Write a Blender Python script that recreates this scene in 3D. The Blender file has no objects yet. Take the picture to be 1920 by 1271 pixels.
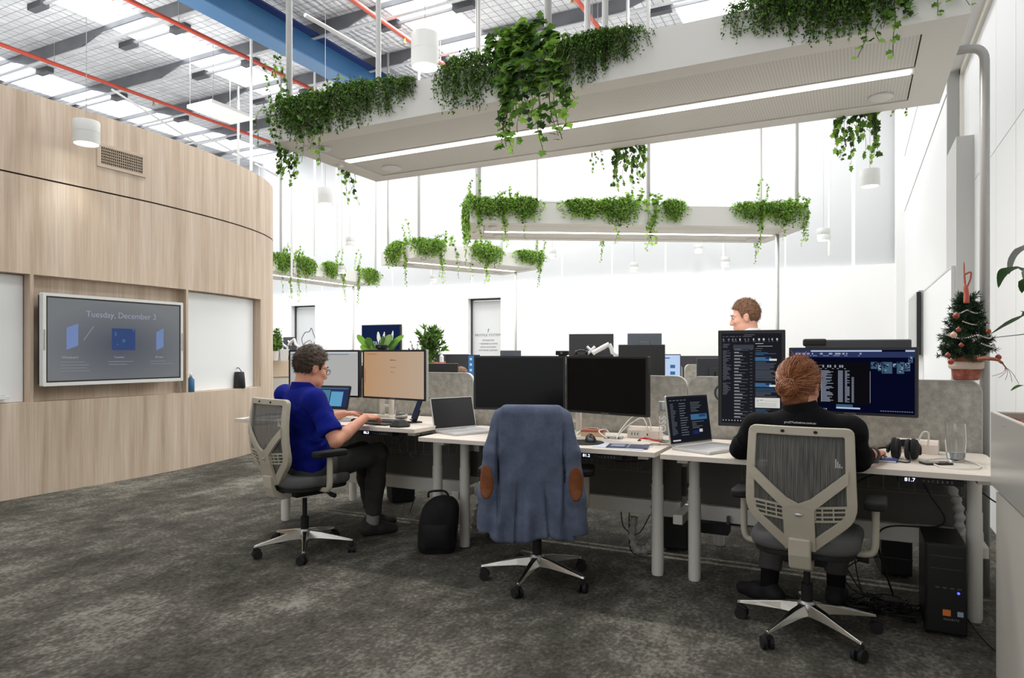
import bpy, math, random
import numpy as np
from mathutils import Vector, Matrix, noise as mnoise
SC = bpy.context.scene
COL = SC.collection
PI = math.pi
random.seed(7)

# ---------------------------------------------------------------- survey: sight lines from the camera station
FPX, EYE, HZ = 1280.0, 1.38, 662.0
YAW = math.atan(0.5)
SN, CS = math.sin(YAW), math.cos(YAW)
def ray(px):
    t = (px-960)/FPX
    return (-SN+CS*t, CS+SN*t)
def atd(px, py, d):
    r = ray(px); return Vector((r[0]*d, r[1]*d, EYE-(py-HZ)/FPX*d))
def atz(px, py, z):
    return atd(px, py, (EYE-z)*FPX/(py-HZ))
def aty(px, py, Y):
    return atd(px, py, Y/ray(px)[1])
def atx(px, py, X):
    return atd(px, py, X/ray(px)[0])

# ---------------------------------------------------------------- materials
def lin(c):
    out = []
    for v in c:
        v = v/255.0
        out.append(v/12.92 if v <= 0.04045 else ((v+0.055)/1.055)**2.4)
    return tuple(out)+(1.0,)
_M = {}
def mat(name, rgb, rough=0.5, metal=0.0, emit=None, es=0.0, spec=0.5, var=0.0, vscale=20.0, vstretch=(1,1,1), bump=0.0, bscale=200.0, alpha=1.0, trans=0.0, coat=0.0, sheen=0.0):
    if name in _M: return _M[name]
    m = bpy.data.materials.new(name); m.use_nodes = True
    nt = m.node_tree; N = nt.nodes; L = nt.links
    b = N['Principled BSDF']; col = lin(rgb)
    b.inputs['Base Color'].default_value = col
    b.inputs['Roughness'].default_value = rough
    b.inputs['Metallic'].default_value = metal
    b.inputs['Specular IOR Level'].default_value = spec
    b.inputs['Alpha'].default_value = alpha
    b.inputs['Transmission Weight'].default_value = trans
    b.inputs['Coat Weight'].default_value = coat
    b.inputs['Sheen Weight'].default_value = sheen
    if emit is not None:
        b.inputs['Emission Color'].default_value = lin(emit); b.inputs['Emission Strength'].default_value = es
    tc = mp = None
    if var or bump:
        tc = N.new('ShaderNodeTexCoord'); mp = N.new('ShaderNodeMapping'); mp.inputs['Scale'].default_value = vstretch
        L.new(tc.outputs['Object'], mp.inputs['Vector'])
    if var:
        nz = N.new('ShaderNodeTexNoise'); nz.inputs['Scale'].default_value = vscale; nz.inputs['Detail'].default_value = 5
        L.new(mp.outputs[0], nz.inputs['Vector'])
        rp = N.new('ShaderNodeValToRGB')
        rp.color_ramp.elements[0].position = 0.3; rp.color_ramp.elements[1].position = 0.7
        rp.color_ramp.elements[0].color = tuple(c*(1-var) for c in col[:3])+(1,)
        rp.color_ramp.elements[1].color = tuple(min(1, c*(1+var)) for c in col[:3])+(1,)
        L.new(nz.outputs['Fac'], rp.inputs[0]); L.new(rp.outputs[0], b.inputs['Base Color'])
    if bump:
        nb = N.new('ShaderNodeTexNoise'); nb.inputs['Scale'].default_value = bscale; nb.inputs['Detail'].default_value = 3
        L.new(mp.outputs[0], nb.inputs['Vector'])
        bp = N.new('ShaderNodeBump'); bp.inputs['Strength'].default_value = bump; bp.inputs['Distance'].default_value = 0.01
        L.new(nb.outputs['Fac'], bp.inputs['Height']); L.new(bp.outputs[0], b.inputs['Normal'])
    _M[name] = m
    return m
def ramp_mat(name, stops, scale, stretch=(1,1,1), detail=8, rough=0.6, rough2=None, fine=0.0, fscale=60, fstretch=(1,1,1), bump=0.0, spec=0.4, metal=0.0, dist=0.0):
    """noise -> colour ramp, times a finer noise"""
    if name in _M: return _M[name]
    m = bpy.data.materials.new(name); m.use_nodes = True
    nt = m.node_tree; N = nt.nodes; L = nt.links; b = N['Principled BSDF']
    b.inputs['Roughness'].default_value = rough; b.inputs['Specular IOR Level'].default_value = spec; b.inputs['Metallic'].default_value = metal
    tc = N.new('ShaderNodeTexCoord'); mp = N.new('ShaderNodeMapping'); mp.inputs['Scale'].default_value = stretch
    L.new(tc.outputs['Object'], mp.inputs['Vector'])
    nz = N.new('ShaderNodeTexNoise'); nz.inputs['Scale'].default_value = scale; nz.inputs['Detail'].default_value = detail; nz.inputs['Roughness'].default_value = 0.62; nz.inputs['Distortion'].default_value = dist
    L.new(mp.outputs[0], nz.inputs['Vector'])
    rp = N.new('ShaderNodeValToRGB'); cr = rp.color_ramp
    while len(cr.elements) < len(stops): cr.elements.new(0.5)
    for e, (p, c) in zip(cr.elements, stops): e.position = p; e.color = lin(c)
    L.new(nz.outputs['Fac'], rp.inputs[0])
    out = rp.outputs[0]
    m2 = N.new('ShaderNodeMapping'); m2.inputs['Scale'].default_value = fstretch
    L.new(tc.outputs['Object'], m2.inputs['Vector'])
    n2 = N.new('ShaderNodeTexNoise'); n2.inputs['Scale'].default_value = fscale; n2.inputs['Detail'].default_value = 4
    L.new(m2.outputs[0], n2.inputs['Vector'])
    if fine:
        mr = N.new('ShaderNodeMapRange'); mr.inputs['From Min'].default_value = 0.3; mr.inputs['From Max'].default_value = 0.7
        mr.inputs['To Min'].default_value = 1-fine; mr.inputs['To Max'].default_value = 1+fine
        L.new(n2.outputs['Fac'], mr.inputs['Value'])
        mx = N.new('ShaderNodeMix'); mx.data_type = 'RGBA'; mx.blend_type = 'MULTIPLY'; mx.inputs['Factor'].default_value = 1
        L.new(out, mx.inputs['A']); L.new(mr.outputs[0], mx.inputs['B']); out = mx.outputs['Result']
    L.new(out, b.inputs['Base Color'])
    if bump:
        bp = N.new('ShaderNodeBump'); bp.inputs['Strength'].default_value = bump; bp.inputs['Distance'].default_value = 0.01
        L.new(n2.outputs['Fac'], bp.inputs['Height']); L.new(bp.outputs[0], b.inputs['Normal'])
    _M[name] = m
    return m
def emis(name, rgb, s):
    if name in _M: return _M[name]
    m = bpy.data.materials.new(name); m.use_nodes = True
    nt = m.node_tree; nt.nodes.clear()
    e = nt.nodes.new('ShaderNodeEmission'); o = nt.nodes.new('ShaderNodeOutputMaterial')
    e.inputs[0].default_value = lin(rgb); e.inputs[1].default_value = s
    nt.links.new(e.outputs[0], o.inputs[0]); _M[name] = m
    return m
def glass(name, rgb=(255,255,255), rough=0.0, ior=1.45):
    if name in _M: return _M[name]
    m = bpy.data.materials.new(name); m.use_nodes = True
    b = m.node_tree.nodes['Principled BSDF']
    b.inputs['Base Color'].default_value = lin(rgb); b.inputs['Transmission Weight'].default_value = 1
    b.inputs['Roughness'].default_value = rough; b.inputs['IOR'].default_value = ior
    _M[name] = m
    return m

WHITE = mat('white_paint', (232,232,230), 0.55)
WMETAL = mat('white_powder_coat', (224,220,210), 0.45)
BLACK = mat('black_plastic', (22,22,23), 0.45)
SOFTBLK = mat('soft_black', (16,16,17), 0.75)
DGREY = mat('dark_grey_plastic', (58,60,64), 0.5)
CHROME = mat('polished_aluminium', (176,173,166), 0.25, 1.0)
ALU = mat('brushed_aluminium', (190,190,188), 0.38, 0.85)
TAUPE = mat('taupe_plastic', (184,177,159), 0.5)
DTOP = mat('desk_laminate', (222,212,200), 0.4, var=0.02, vscale=60)
FELT = ramp_mat('grey_felt', [(0.3,(150,147,139)),(0.5,(170,167,158)),(0.68,(190,187,179))], 22, detail=10, rough=0.95, fine=0.10, fscale=150, spec=0.1)
CABLE = mat('black_cable', (14,14,15), 0.5)
WCABLE = mat('white_cable', (225,222,215), 0.45)
SCROFF = mat('switched_off_screen', (8,8,9), 0.25, spec=0.18)
GLASS = glass('clear_glass')
WATER = glass('water', (235,245,250), 0, 1.33)

# ---------------------------------------------------------------- mesh builder
class MB:
    def __init__(s):
        s.v = []; s.f = []; s.mi = []; s.m = 0; s.X = None
    def add(s, vs, fs):
        b = len(s.v)
        for p in vs:
            p = Vector(p)
            s.v.append(tuple(s.X @ p) if s.X is not None else tuple(p))
        for f in fs:
            s.f.append(tuple(b+i for i in f)); s.mi.append(s.m)
        return s
    def box(s, x0, x1, y0, y1, z0, z1):
        return s.add([(x0,y0,z0),(x1,y0,z0),(x1,y1,z0),(x0,y1,z0),(x0,y0,z1),(x1,y0,z1),(x1,y1,z1),(x0,y1,z1)],
            [(3,2,1,0),(4,5,6,7),(0,1,5,4),(1,2,6,5),(2,3,7,6),(3,0,4,7)])
    def quad(s, a, b, c, d): return s.add([a,b,c,d], [(0,1,2,3)])
    def tube(s, pts, r, n=8, caps=True, flat=1.0):
        pts = [Vector(p) for p in pts]; k = len(pts)
        rs = r if isinstance(r, (list, tuple)) else [r]*k
        t0 = (pts[1]-pts[0]).normalized()
        up = Vector((0,0,1)) if abs(t0.z) < 0.9 else Vector((1,0,0))
        nx = t0.cross(up).normalized(); vs = []
        for i in range(k):
            t = (pts[min(i+1,k-1)]-pts[max(i-1,0)])
            if t.length < 1e-9: t = t0
            t.normalize()
            nx = (nx - t*nx.dot(t)).normalized(); ny = t.cross(nx)
            for j in range(n):
                a = 2*PI*j/n
                vs.append(pts[i] + nx*math.cos(a)*rs[i] + ny*math.sin(a)*rs[i]*flat)
        fs = [(i*n+j, i*n+(j+1)%n, (i+1)*n+(j+1)%n, (i+1)*n+j) for i in range(k-1) for j in range(n)]
        if caps: fs += [tuple(range(n-1,-1,-1)), tuple(range((k-1)*n, k*n))]
        return s.add(vs, fs)
    def cyl(s, a, b, r, r2=None, n=20, caps=True):
        return s.tube([a,b], [r, r if r2 is None else r2], n, caps)
    def lathe(s, prof, c=(0,0,0), n=28, cap0=True, cap1=True):
        vs = [(c[0]+r*math.cos(2*PI*j/n), c[1]+r*math.sin(2*PI*j/n), c[2]+z) for r, z in prof for j in range(n)]
        k = len(prof)
        fs = [(i*n+j, i*n+(j+1)%n, (i+1)*n+(j+1)%n, (i+1)*n+j) for i in range(k-1) for j in range(n)]
        if cap0: fs.append(tuple(range(n-1,-1,-1)))
        if cap1: fs.append(tuple(range((k-1)*n, k*n)))
        return s.add(vs, fs)
    def ball(s, c, r, n=12, m=8):
        if not isinstance(r, (tuple, list)): r = (r,r,r)
        vs = [(c[0],c[1],c[2]-r[2])]
        for i in range(1, m):
            a = -PI/2+PI*i/m
            for j in range(n):
                t = 2*PI*j/n
                vs.append((c[0]+r[0]*math.cos(a)*math.cos(t), c[1]+r[1]*math.cos(a)*math.sin(t), c[2]+r[2]*math.sin(a)))
        vs.append((c[0],c[1],c[2]+r[2]))
        fs = [(0, 1+(j+1)%n, 1+j) for j in range(n)]
        for i in range(m-2):
            for j in range(n):
                a = 1+i*n+j; b = 1+i*n+(j+1)%n
                fs.append((a, b, b+n, a+n))
        e = len(vs)-1; q = 1+(m-2)*n
        fs += [(q+j, q+(j+1)%n, e) for j in range(n)]
        return s.add(vs, fs)
    def prism(s, poly, d0, d1, ax='z'):
        """poly of 2-D points, extruded along ax (z: xy poly, y: xz poly, x: yz poly)"""
        n = len(poly)
        def P(p, d):
            return (p[0],p[1],d) if ax == 'z' else ((p[0],d,p[1]) if ax == 'y' else (d,p[0],p[1]))
        vs = [P(p,d0) for p in poly]+[P(p,d1) for p in poly]
        return s.add(vs, [tuple(range(n-1,-1,-1)), tuple(range(n,2*n))]+[(i,(i+1)%n,n+(i+1)%n,n+i) for i in range(n)])
    def ring(s, outer, inner, d0, d1, ax='y', fn=None):
        """frame between two loops of equal length"""
        n = len(outer)
        def P(p, d):
            q = (p[0],p[1],d) if ax == 'z' else ((p[0],d,p[1]) if ax == 'y' else (d,p[0],p[1]))
            return fn(q) if fn else q
        vs = [P(p,d0) for p in outer]+[P(p,d0) for p in inner]+[P(p,d1) for p in outer]+[P(p,d1) for p in inner]
        fs = []
        for i in range(n):
            j = (i+1)%n
            fs += [(i,j,n+j,n+i), (2*n+j,2*n+i,3*n+i,3*n+j), (j,i,2*n+i,2*n+j), (n+i,n+j,3*n+j,3*n+i)]
        return s.add(vs, fs)
    def grid(s, fn, nu, nv):
        vs = [fn(i/nu, j/nv) for i in range(nu+1) for j in range(nv+1)]
        return s.add(vs, [(i*(nv+1)+j, (i+1)*(nv+1)+j, (i+1)*(nv+1)+j+1, i*(nv+1)+j+1) for i in range(nu) for j in range(nv)])
    def mesh(s, name, mats):
        me = bpy.data.meshes.new(name)
        me.from_pydata(s.v, [], s.f)
        if not isinstance(mats, (list,tuple)): mats = [mats]
        for m in mats: me.materials.append(m)
        if len(mats) > 1: me.polygons.foreach_set('material_index', s.mi)
        me.update()
        return me
    def build(s, name, mats, parent=None, loc=None, rot=None, bevel=0.0, smooth=False, seg=2, fixn=True):
        me = s.mesh(name, mats)
        if fixn and len(s.f) < 20000:
            import bmesh
            bm = bmesh.new(); bm.from_mesh(me); bmesh.ops.recalc_face_normals(bm, faces=bm.faces); bm.to_mesh(me); bm.free()
        if smooth: me.polygons.foreach_set('use_smooth', [True]*len(me.polygons))
        o = bpy.data.objects.new(name, me); COL.objects.link(o)
        if loc is not None: o.location = loc
        if rot is not None: o.rotation_euler = rot
        if parent is not None: o.parent = parent
        if smooth == 'auto':
            me.set_sharp_from_angle(angle=math.radians(38))
        if bevel:
            b = o.modifiers.new('bevel','BEVEL'); b.width = bevel; b.segments = seg; b.limit_method = 'ANGLE'; b.angle_limit = math.radians(40)
        return o

def tag(o, label, cat, group=None):
    o['label'] = label; o['category'] = cat
    if group: o['group'] = group
    return o
def thing(name, label, cat, loc=(0,0,0), rz=0.0, group=None, rot=None):
    o = bpy.data.objects.new(name, None); COL.objects.link(o)
    o.empty_display_size = 0.05
    o.location = loc; o.rotation_euler = rot if rot is not None else (0,0,rz)
    return tag(o, label, cat, group)
def struct(o): o['kind'] = 'structure'; return o
def children(o): return [c for c in COL.objects if c.parent == o]
def copy_tree(o, parent=None):
    c = o.copy(); COL.objects.link(c)
    if parent is not None: c.parent = parent
    for ch in children(o): copy_tree(ch, c)
    return c
def rrect(x0, x1, y0, y1, r, n=5):
    """rounded rectangle loop, r one value or four (bl, br, tr, tl)"""
    rr = r if isinstance(r,(tuple,list)) else (r,)*4
    out = []
    for (cx,cy,a0,q) in ((x0+rr[0],y0+rr[0],PI,rr[0]),(x1-rr[1],y0+rr[1],1.5*PI,rr[1]),(x1-rr[2],y1-rr[2],0,rr[2]),(x0+rr[3],y1-rr[3],PI/2,rr[3])):
        for i in range(n+1):
            a = a0+PI/2*i/n; out.append((cx+q*math.cos(a), cy+q*math.sin(a)))
    return out
def catmull(pts, sub=6):
    pts = [Vector(p) for p in pts]; out = []
    for i in range(len(pts)-1):
        p0 = pts[max(i-1,0)]; p1 = pts[i]; p2 = pts[i+1]; p3 = pts[min(i+2,len(pts)-1)]
        for k in range(sub):
            t = k/sub
            out.append(0.5*((2*p1)+(p2-p0)*t+(2*p0-5*p1+4*p2-p3)*t*t+(3*p1-p0-3*p2+p3)*t**3))
    out.append(pts[-1]); return out
def text(name, s, size, m, parent=None, loc=(0,0,0), rot=(PI/2,0,0), align='CENTER', ext=0.0008, spacing=1.0, sx=1.0):
    cu = bpy.data.curves.new(name, 'FONT'); cu.body = s; cu.size = size; cu.align_x = align; cu.align_y = 'CENTER'; cu.extrude = ext; cu.space_character = spacing; cu.resolution_u = 3
    t = bpy.data.objects.new('tmp', cu); COL.objects.link(t)
    dg = bpy.context.evaluated_depsgraph_get()
    me = bpy.data.meshes.new_from_object(t.evaluated_get(dg))
    bpy.data.objects.remove(t); bpy.data.curves.remove(cu)
    me.materials.clear(); me.materials.append(m)
    o = bpy.data.objects.new(name, me); COL.objects.link(o)
    o.location = loc; o.rotation_euler = rot; o.scale = (sx,1,1)
    if parent is not None: o.parent = parent
    return o
# ================================================================ THE ROOM
YF = 14.8          # far wall
XR = 0.834         # right wall (upper, far part)
XN = 0.97          # right wall near part (recessed)
ZC = 7.0           # roof lining
# floor
CARPET = bpy.data.materials.new('carpet'); CARPET.use_nodes = True; N = CARPET.node_tree.nodes; L = CARPET.node_tree.links
b = N['Principled BSDF']; b.inputs['Roughness'].default_value = 0.97; b.inputs['Specular IOR Level'].default_value = 0.08
tc = N.new('ShaderNodeTexCoord')
def _noise(sc, det, st, off=(0,0,0), rg=0.6):
    mp = N.new('ShaderNodeMapping'); mp.inputs['Scale'].default_value = st; mp.inputs['Location'].default_value = off; L.new(tc.outputs['Object'],mp.inputs[0])
    n_ = N.new('ShaderNodeTexNoise'); n_.inputs['Scale'].default_value = sc; n_.inputs['Detail'].default_value = det; n_.inputs['Roughness'].default_value = rg; L.new(mp.outputs[0],n_.inputs['Vector']); return n_
def _mad(a_, k, c_):
    m_ = N.new('ShaderNodeMath'); m_.operation = 'MULTIPLY_ADD'; L.new(a_,m_.inputs[0]); m_.inputs[1].default_value = k
    if isinstance(c_,float): m_.inputs[2].default_value = c_
    else: L.new(c_,m_.inputs[2])
    return m_.outputs[0]
na = _noise(1.25,8,(1.2,0.62,1)); nb = _noise(7.5,6,(1.2,0.8,1),(3,1,0)); nc = _noise(48,3,(1.0,0.7,1),(1,5,0))
v = _mad(na.outputs['Fac'],0.58,_mad(nb.outputs['Fac'],0.34,_mad(nc.outputs['Fac'],0.40,-0.16)))
rp = N.new('ShaderNodeValToRGB'); cr = rp.color_ramp
for p_,c_ in ((0.39,(60,58,52)),(0.46,(76,74,67)),(0.52,(89,86,79)),(0.565,(110,107,98)),(0.66,(138,135,126))):
    e_ = cr.elements.new(p_); e_.color = lin(c_)
cr.elements.remove(cr.elements[0]); cr.elements.remove(cr.elements[-1])
L.new(v,rp.inputs[0]); L.new(rp.outputs[0],b.inputs['Base Color'])
bp = N.new('ShaderNodeBump'); bp.inputs['Strength'].default_value = 0.4; bp.inputs['Distance'].default_value = 0.008; L.new(nc.outputs['Fac'],bp.inputs['Height']); L.new(bp.outputs[0],b.inputs['Normal'])
struct(MB().box(-18,2.6,-9,YF+0.3,-0.1,0).build('floor', CARPET))
# far wall: lower office wall and the upper clad wall
mw = bpy.data.materials.new('clad_wall'); mw.use_nodes = True; _n = mw.node_tree.nodes; _l = mw.node_tree.links
_b = _n['Principled BSDF']; _b.inputs['Roughness'].default_value = 0.6
_tc = _n.new('ShaderNodeTexCoord'); _sx = _n.new('ShaderNodeSeparateXYZ'); _l.new(_tc.outputs['Object'], _sx.inputs[0])
_mm = _n.new('ShaderNodeMath'); _mm.operation = 'MODULO'; _mm.inputs[1].default_value = 1.22
_ab = _n.new('ShaderNodeMath'); _ab.operation = 'ABSOLUTE'; _l.new(_sx.outputs['X'], _ab.inputs[0]); _l.new(_ab.outputs[0], _mm.inputs[0])
_lt = _n.new('ShaderNodeMath'); _lt.operation = 'LESS_THAN'; _lt.inputs[1].default_value = 0.03; _l.new(_mm.outputs[0], _lt.inputs[0])
_mx = _n.new('ShaderNodeMix'); _mx.data_type = 'RGBA'; _mx.inputs['A'].default_value = lin((196,198,199)); _mx.inputs['B'].default_value = lin((238,238,236))
_l.new(_lt.outputs[0], _mx.inputs['Factor']); _l.new(_mx.outputs['Result'], _b.inputs['Base Color'])
OFFW = mat('office_wall_paint', (240,240,238), 0.6)
# lower wall with two door openings
D1 = (-8.62,-7.70); D2 = (-14.52,-13.62); ZD = 2.74
lw = MB()
for a,b in ((-18,D2[0]),(D2[1],D1[0]),(D1[1],XR)): lw.box(a,b,YF-0.02,YF+0.3,0,3.08)
for a,b in (D1,D2): lw.box(a,b,YF-0.02,YF+0.3,ZD,3.08)
struct(lw.build('wall_back', OFFW))
struct(MB().box(-18,XR+0.2,YF+0.06,YF+0.3,3.08,ZC+0.3).build('wall_back_upper', mw))
DOORM = mat('frosted_door', (214,216,216), 0.35)
def door(nm, x0, x1):
    d = struct(MB().box(x0+0.02,x1,YF+0.16,YF+0.2,0,ZD-0.05).build(nm, DOORM))
    d['label'] = 'frosted white door in the back wall'
    MB().box(x0,x0+0.035,YF+0.12,YF+0.2,0,ZD).box(x0,x1,YF+0.12,YF+0.2,ZD-0.04,ZD).build('door_frame', DGREY, d)
    MB().cyl((x1-0.1,YF+0.12,1.0),(x1-0.1,YF+0.12,1.3),0.012).box(x1-0.11,x1-0.09,YF+0.12,YF+0.16,1.02,1.04).build('door_handle', ALU, d)
    return d
d1 = door('door_1', *D1); d2 = door('door_2', *D2)
INK = mat('door_lettering', (120,122,124), 0.6)
cx = (D1[0]+D1[1])/2+0.02
text('door_lettering','PROTILE SYSTEMS',0.085,INK,d1,(cx,YF+0.155,1.83),spacing=1.15)
for k,(s_,z_) in enumerate((('INTEGRATED',1.70),('+ BUSINESS SYSTEMS',1.615),('DATA PLATFORM',1.53),('SOFTWARE SUPPORT',1.45))):
    text('door_lettering',s_,0.052,INK,d1,(cx,YF+0.155,z_),spacing=1.1)
MB().tube([(cx-0.02,YF+0.155,1.96),(cx+0.02,YF+0.155,1.99),(cx-0.01,YF+0.155,1.9)],0.006,6).build('door_emblem', INK, d1)
cx2 = -14.02
em = MB()
em.tube(catmull([(cx2-0.33,YF+0.155,1.62),(cx2-0.38,YF+0.155,1.8),(cx2-0.25,YF+0.155,1.98),(cx2-0.1,YF+0.155,2.0),(cx2-0.02,YF+0.155,2.1),(cx2+0.05,YF+0.155,1.95),(cx2+0.14,YF+0.155,1.75),(cx2+0.02,YF+0.155,1.6)]),0.009,6)
em.tube(catmull([(cx2+0.1,YF+0.155,1.8),(cx2+0.17,YF+0.155,1.88),(cx2+0.2,YF+0.155,1.74),(cx2+0.27,YF+0.155,1.92),(cx2+0.3,YF+0.155,1.78),(cx2+0.38,YF+0.155,1.95)]),0.009,6)
em.tube(catmull([(cx2-0.28,YF+0.155,1.66),(cx2-0.1,YF+0.155,1.75),(cx2+0.0,YF+0.155,1.68),(cx2-0.06,YF+0.155,1.58)]),0.007,6)
em.build('door_emblem', mat('emblem_ink',(90,92,94),0.6), d2, loc=(0.12,0,0))
# right wall
RW = mat('right_wall_paint', (226,227,226), 0.6)
struct(MB().box(XR,XR+0.4,8.05,YF+0.3,0,ZC).box(XR,XR+0.4,-9,8.05,4.18,ZC).build('wall_right', RW))
nw = MB()
ys = [-9.0,-3.0,0.5,2.1,3.5,4.22,4.9,5.58,6.28,6.95,7.67,8.05]
zs = [0,1.5,2.93,4.18]
for a,b in zip(ys,ys[1:]):
    for c,d in zip(zs,zs[1:]): nw.box(XN,XN+0.1,a+0.003,b-0.003,c+0.003,d-0.003)
nw.m = 1; nw.box(XN+0.02,XN+0.3,-9,8.05,0,4.18)
struct(nw.build('wall_right_panels', [mat('wall_panel_and_shade',(218,219,218),0.5), mat('panel_joint',(150,150,150),0.8)]))
struct(MB().box(XR+0.004,XN,8.03,8.05,3.34,4.18).build('trim_1', mat('reveal_grey',(166,166,162),0.6)))
struct(MB().box(XN-0.03,XN,7.97,8.03,3.34,4.18).box(XN-0.03,XN,-3,8.03,4.12,4.18).build('trim_2', WMETAL))
struct(MB().box(XR,XN,7.33,8.03,0,3.34).build('column_right', mat('column_grey',(188,188,184),0.6)))
struct(MB().box(0.70,XR,14.25,YF-0.02,0,6.2).build('column_corner', WHITE))
JG = mat('joint_grey',(170,170,170),0.8)
struct(MB().box(XR-0.006,XR,8.05,YF,4.95,4.965).build('trim_3', _M['joint_grey']))
struct(MB().box(XR-0.006,XR,8.05,YF,3.95,3.965).build('trim_4', _M['joint_grey']))
# roof lining: foil strips between skylights
mf = bpy.data.materials.new('foil_lining'); mf.use_nodes = True; N = mf.node_tree.nodes; L = mf.node_tree.links
b = N['Principled BSDF']; b.inputs['Metallic'].default_value = 0.15; b.inputs['Roughness'].default_value = 0.5
tc = N.new('ShaderNodeTexCoord')
n1 = N.new('ShaderNodeTexNoise'); n1.inputs['Scale'].default_value = 2.2; n1.inputs['Detail'].default_value = 6
wv = N.new('ShaderNodeTexWave'); wv.inputs['Scale'].default_value = 2.6; wv.inputs['Distortion'].default_value = 5; wv.inputs['Detail'].default_value = 3
br = N.new('ShaderNodeTexBrick'); br.offset = 0; br.inputs['Scale'].default_value = 1; br.inputs['Mortar Size'].default_value = 0.006; br.inputs['Brick Width'].default_value = 0.16; br.inputs['Row Height'].default_value = 0.16
br.inputs['Color1'].default_value = lin((216,218,221)); br.inputs['Color2'].default_value = lin((200,202,206)); br.inputs['Mortar'].default_value = lin((120,122,124))
for q in (n1,wv,br): L.new(tc.outputs['Object'], q.inputs['Vector'])
L.new(br.outputs['Color'], b.inputs['Base Color'])
ad = N.new('ShaderNodeMath'); ad.operation = 'ADD'; L.new(n1.outputs['Fac'], ad.inputs[0]); L.new(wv.outputs['Fac'], ad.inputs[1])
bp = N.new('ShaderNodeBump'); bp.inputs['Strength'].default_value = 0.55; bp.inputs['Distance'].default_value = 0.04
L.new(ad.outputs[0], bp.inputs['Height']); L.new(bp.outputs[0], b.inputs['Normal'])
SKY = emis('skylight_sheet', (250,252,255), 4.2)
SKX = [(-15.7,-14.5),(-11.5,-10.55),(-6.85,-5.8),(-2.6,-1.5)]
xs = [-18]+[v for p in SKX for v in p]+[XR+0.3]
cm = MB()
for a,b_ in zip(xs[0::2],xs[1::2]): cm.box(a,b_,-3,YF+0.3,ZC,ZC+0.05)
cm.box(-18,XR+0.3,-9,-3,ZC,ZC+0.05)
struct(cm.build('ceiling', mf))
for i,(a,b_) in enumerate(SKX):
    struct(MB().quad((a,-3,ZC+0.02),(b_,-3,ZC+0.02),(b_,YF+0.06,ZC+0.02),(a,YF+0.06,ZC+0.02)).build('window_%d'%(i+1), SKY))
# purlins (one thing each) and the light battens that show under the skylights
PURL = mat('galvanised_purlin', (112,114,118), 0.5, 0.5, var=0.15, vscale=3)
pl = None
for k in range(8):
    y = 4.3+1.53*k
    m = MB(); xx = [-18]
    for a,b_ in SKX: xx += [a-0.75,a-0.1,b_+0.1,b_+0.75]
    xx.append(XR); dp = lambda i: 0.07 if (i-1)%4 in (1,2) and 0 < i < len(xx)-1 else 0.24
    for i in range(len(xx)-1):
        x0,x1,h0,h1 = xx[i],xx[i+1],dp(i),dp(i+1)
        m.add([(x0,y,ZC-h0),(x1,y,ZC-h1),(x1,y,ZC+0.02),(x0,y,ZC+0.02),(x0,y+0.03,ZC-h0),(x1,y+0.03,ZC-h1),(x1,y+0.03,ZC+0.02),(x0,y+0.03,ZC+0.02)],[(0,1,2,3),(7,6,5,4),(0,4,5,1)])
    m.m = 1; m.box(-18,XR,y-0.02,y+0.05,ZC-0.262,ZC-0.244)
    o = m.build('roof_purlin', [PURL, mat('purlin_flange',(176,178,180),0.45,0.3)])
    tag(o, 'grey steel purlin across the roof, '+['nearest','second','third','fourth','fifth','sixth','seventh','last'][k]+' one counted from the camera', 'purlin', 'roof purlins')
BATT = mat('dark_batten', (70,72,76), 0.6)
for j,(a,b_) in enumerate(SKX):
    for k in range(6):
        y = 4.84+1.53*k
        m_ = MB().box(a-0.4,a-0.02,y-0.03,y+0.1,ZC-0.10,ZC+0.01).box(b_+0.02,b_+0.4,y-0.03,y+0.1,ZC-0.10,ZC+0.01); m_.m = 1; m_.box(a-0.02,b_+0.02,y,y+0.045,ZC-0.07,ZC-0.03); o = m_.build('ceiling_batten', [BATT, mat('batten_pale',(150,152,154),0.5)])
        tag(o, 'short dark batten crossing the %s skylight, number %s from the near end'%(['leftmost','second from left','third from left','rightmost'][j], ['one','two','three','four','five','six'][k]), 'batten', 'skylight battens')
# red sprinkler pipes along the roof
RED = mat('red_pipe', (176,62,40), 0.5)
for x,lab in ((-12.95,'red sprinkler pipe under the roof, farthest left'),(-9.62,'red sprinkler pipe beside the blue beam, left of it'),(-6.65,'red sprinkler pipe over the first pendant, right of the blue beam'),(-3.67,'red sprinkler pipe farthest right, over the near hanging planter')):
    t = thing('sprinkler_pipe', lab, 'pipe', (x,0,6.62), 0, 'red sprinkler pipes')
    MB().cyl((0,0,0),(0,YF+0.05,0),0.035,n=10).build('pipe', RED, t, smooth=True)
    m = MB()
    for y in np.arange(3.2,YF,3.06): m.cyl((0,y,-0.1),(0,y,0),0.016,n=8); m.cyl((0,y,-0.115),(0,y,-0.1),0.03,n=8)
    m.build('sprinkler_head', mat('brass',(160,130,80),0.4,0.8), t)
    m = MB()
    for y in np.arange(4.3,YF,3.06): m.cyl((0,y,0),(0,y,ZC-6.62),0.008,n=6)
    m.build('hanger_rod', ALU, t)
# blue beam
BLUE = mat('blue_steel', (38,92,135), 0.45); BLUE_SHADED = mat('blue_steel_shaded', (24,44,96), 0.5)
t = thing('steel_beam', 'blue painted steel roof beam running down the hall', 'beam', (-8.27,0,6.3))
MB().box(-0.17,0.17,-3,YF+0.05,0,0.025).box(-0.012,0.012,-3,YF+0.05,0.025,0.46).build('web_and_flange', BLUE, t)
MB().box(-0.17,0.17,-3,YF+0.05,0.46,0.49).build('top_flange', BLUE_SHADED, t)  # darker blue paints the shaded top edge into the colour
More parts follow.
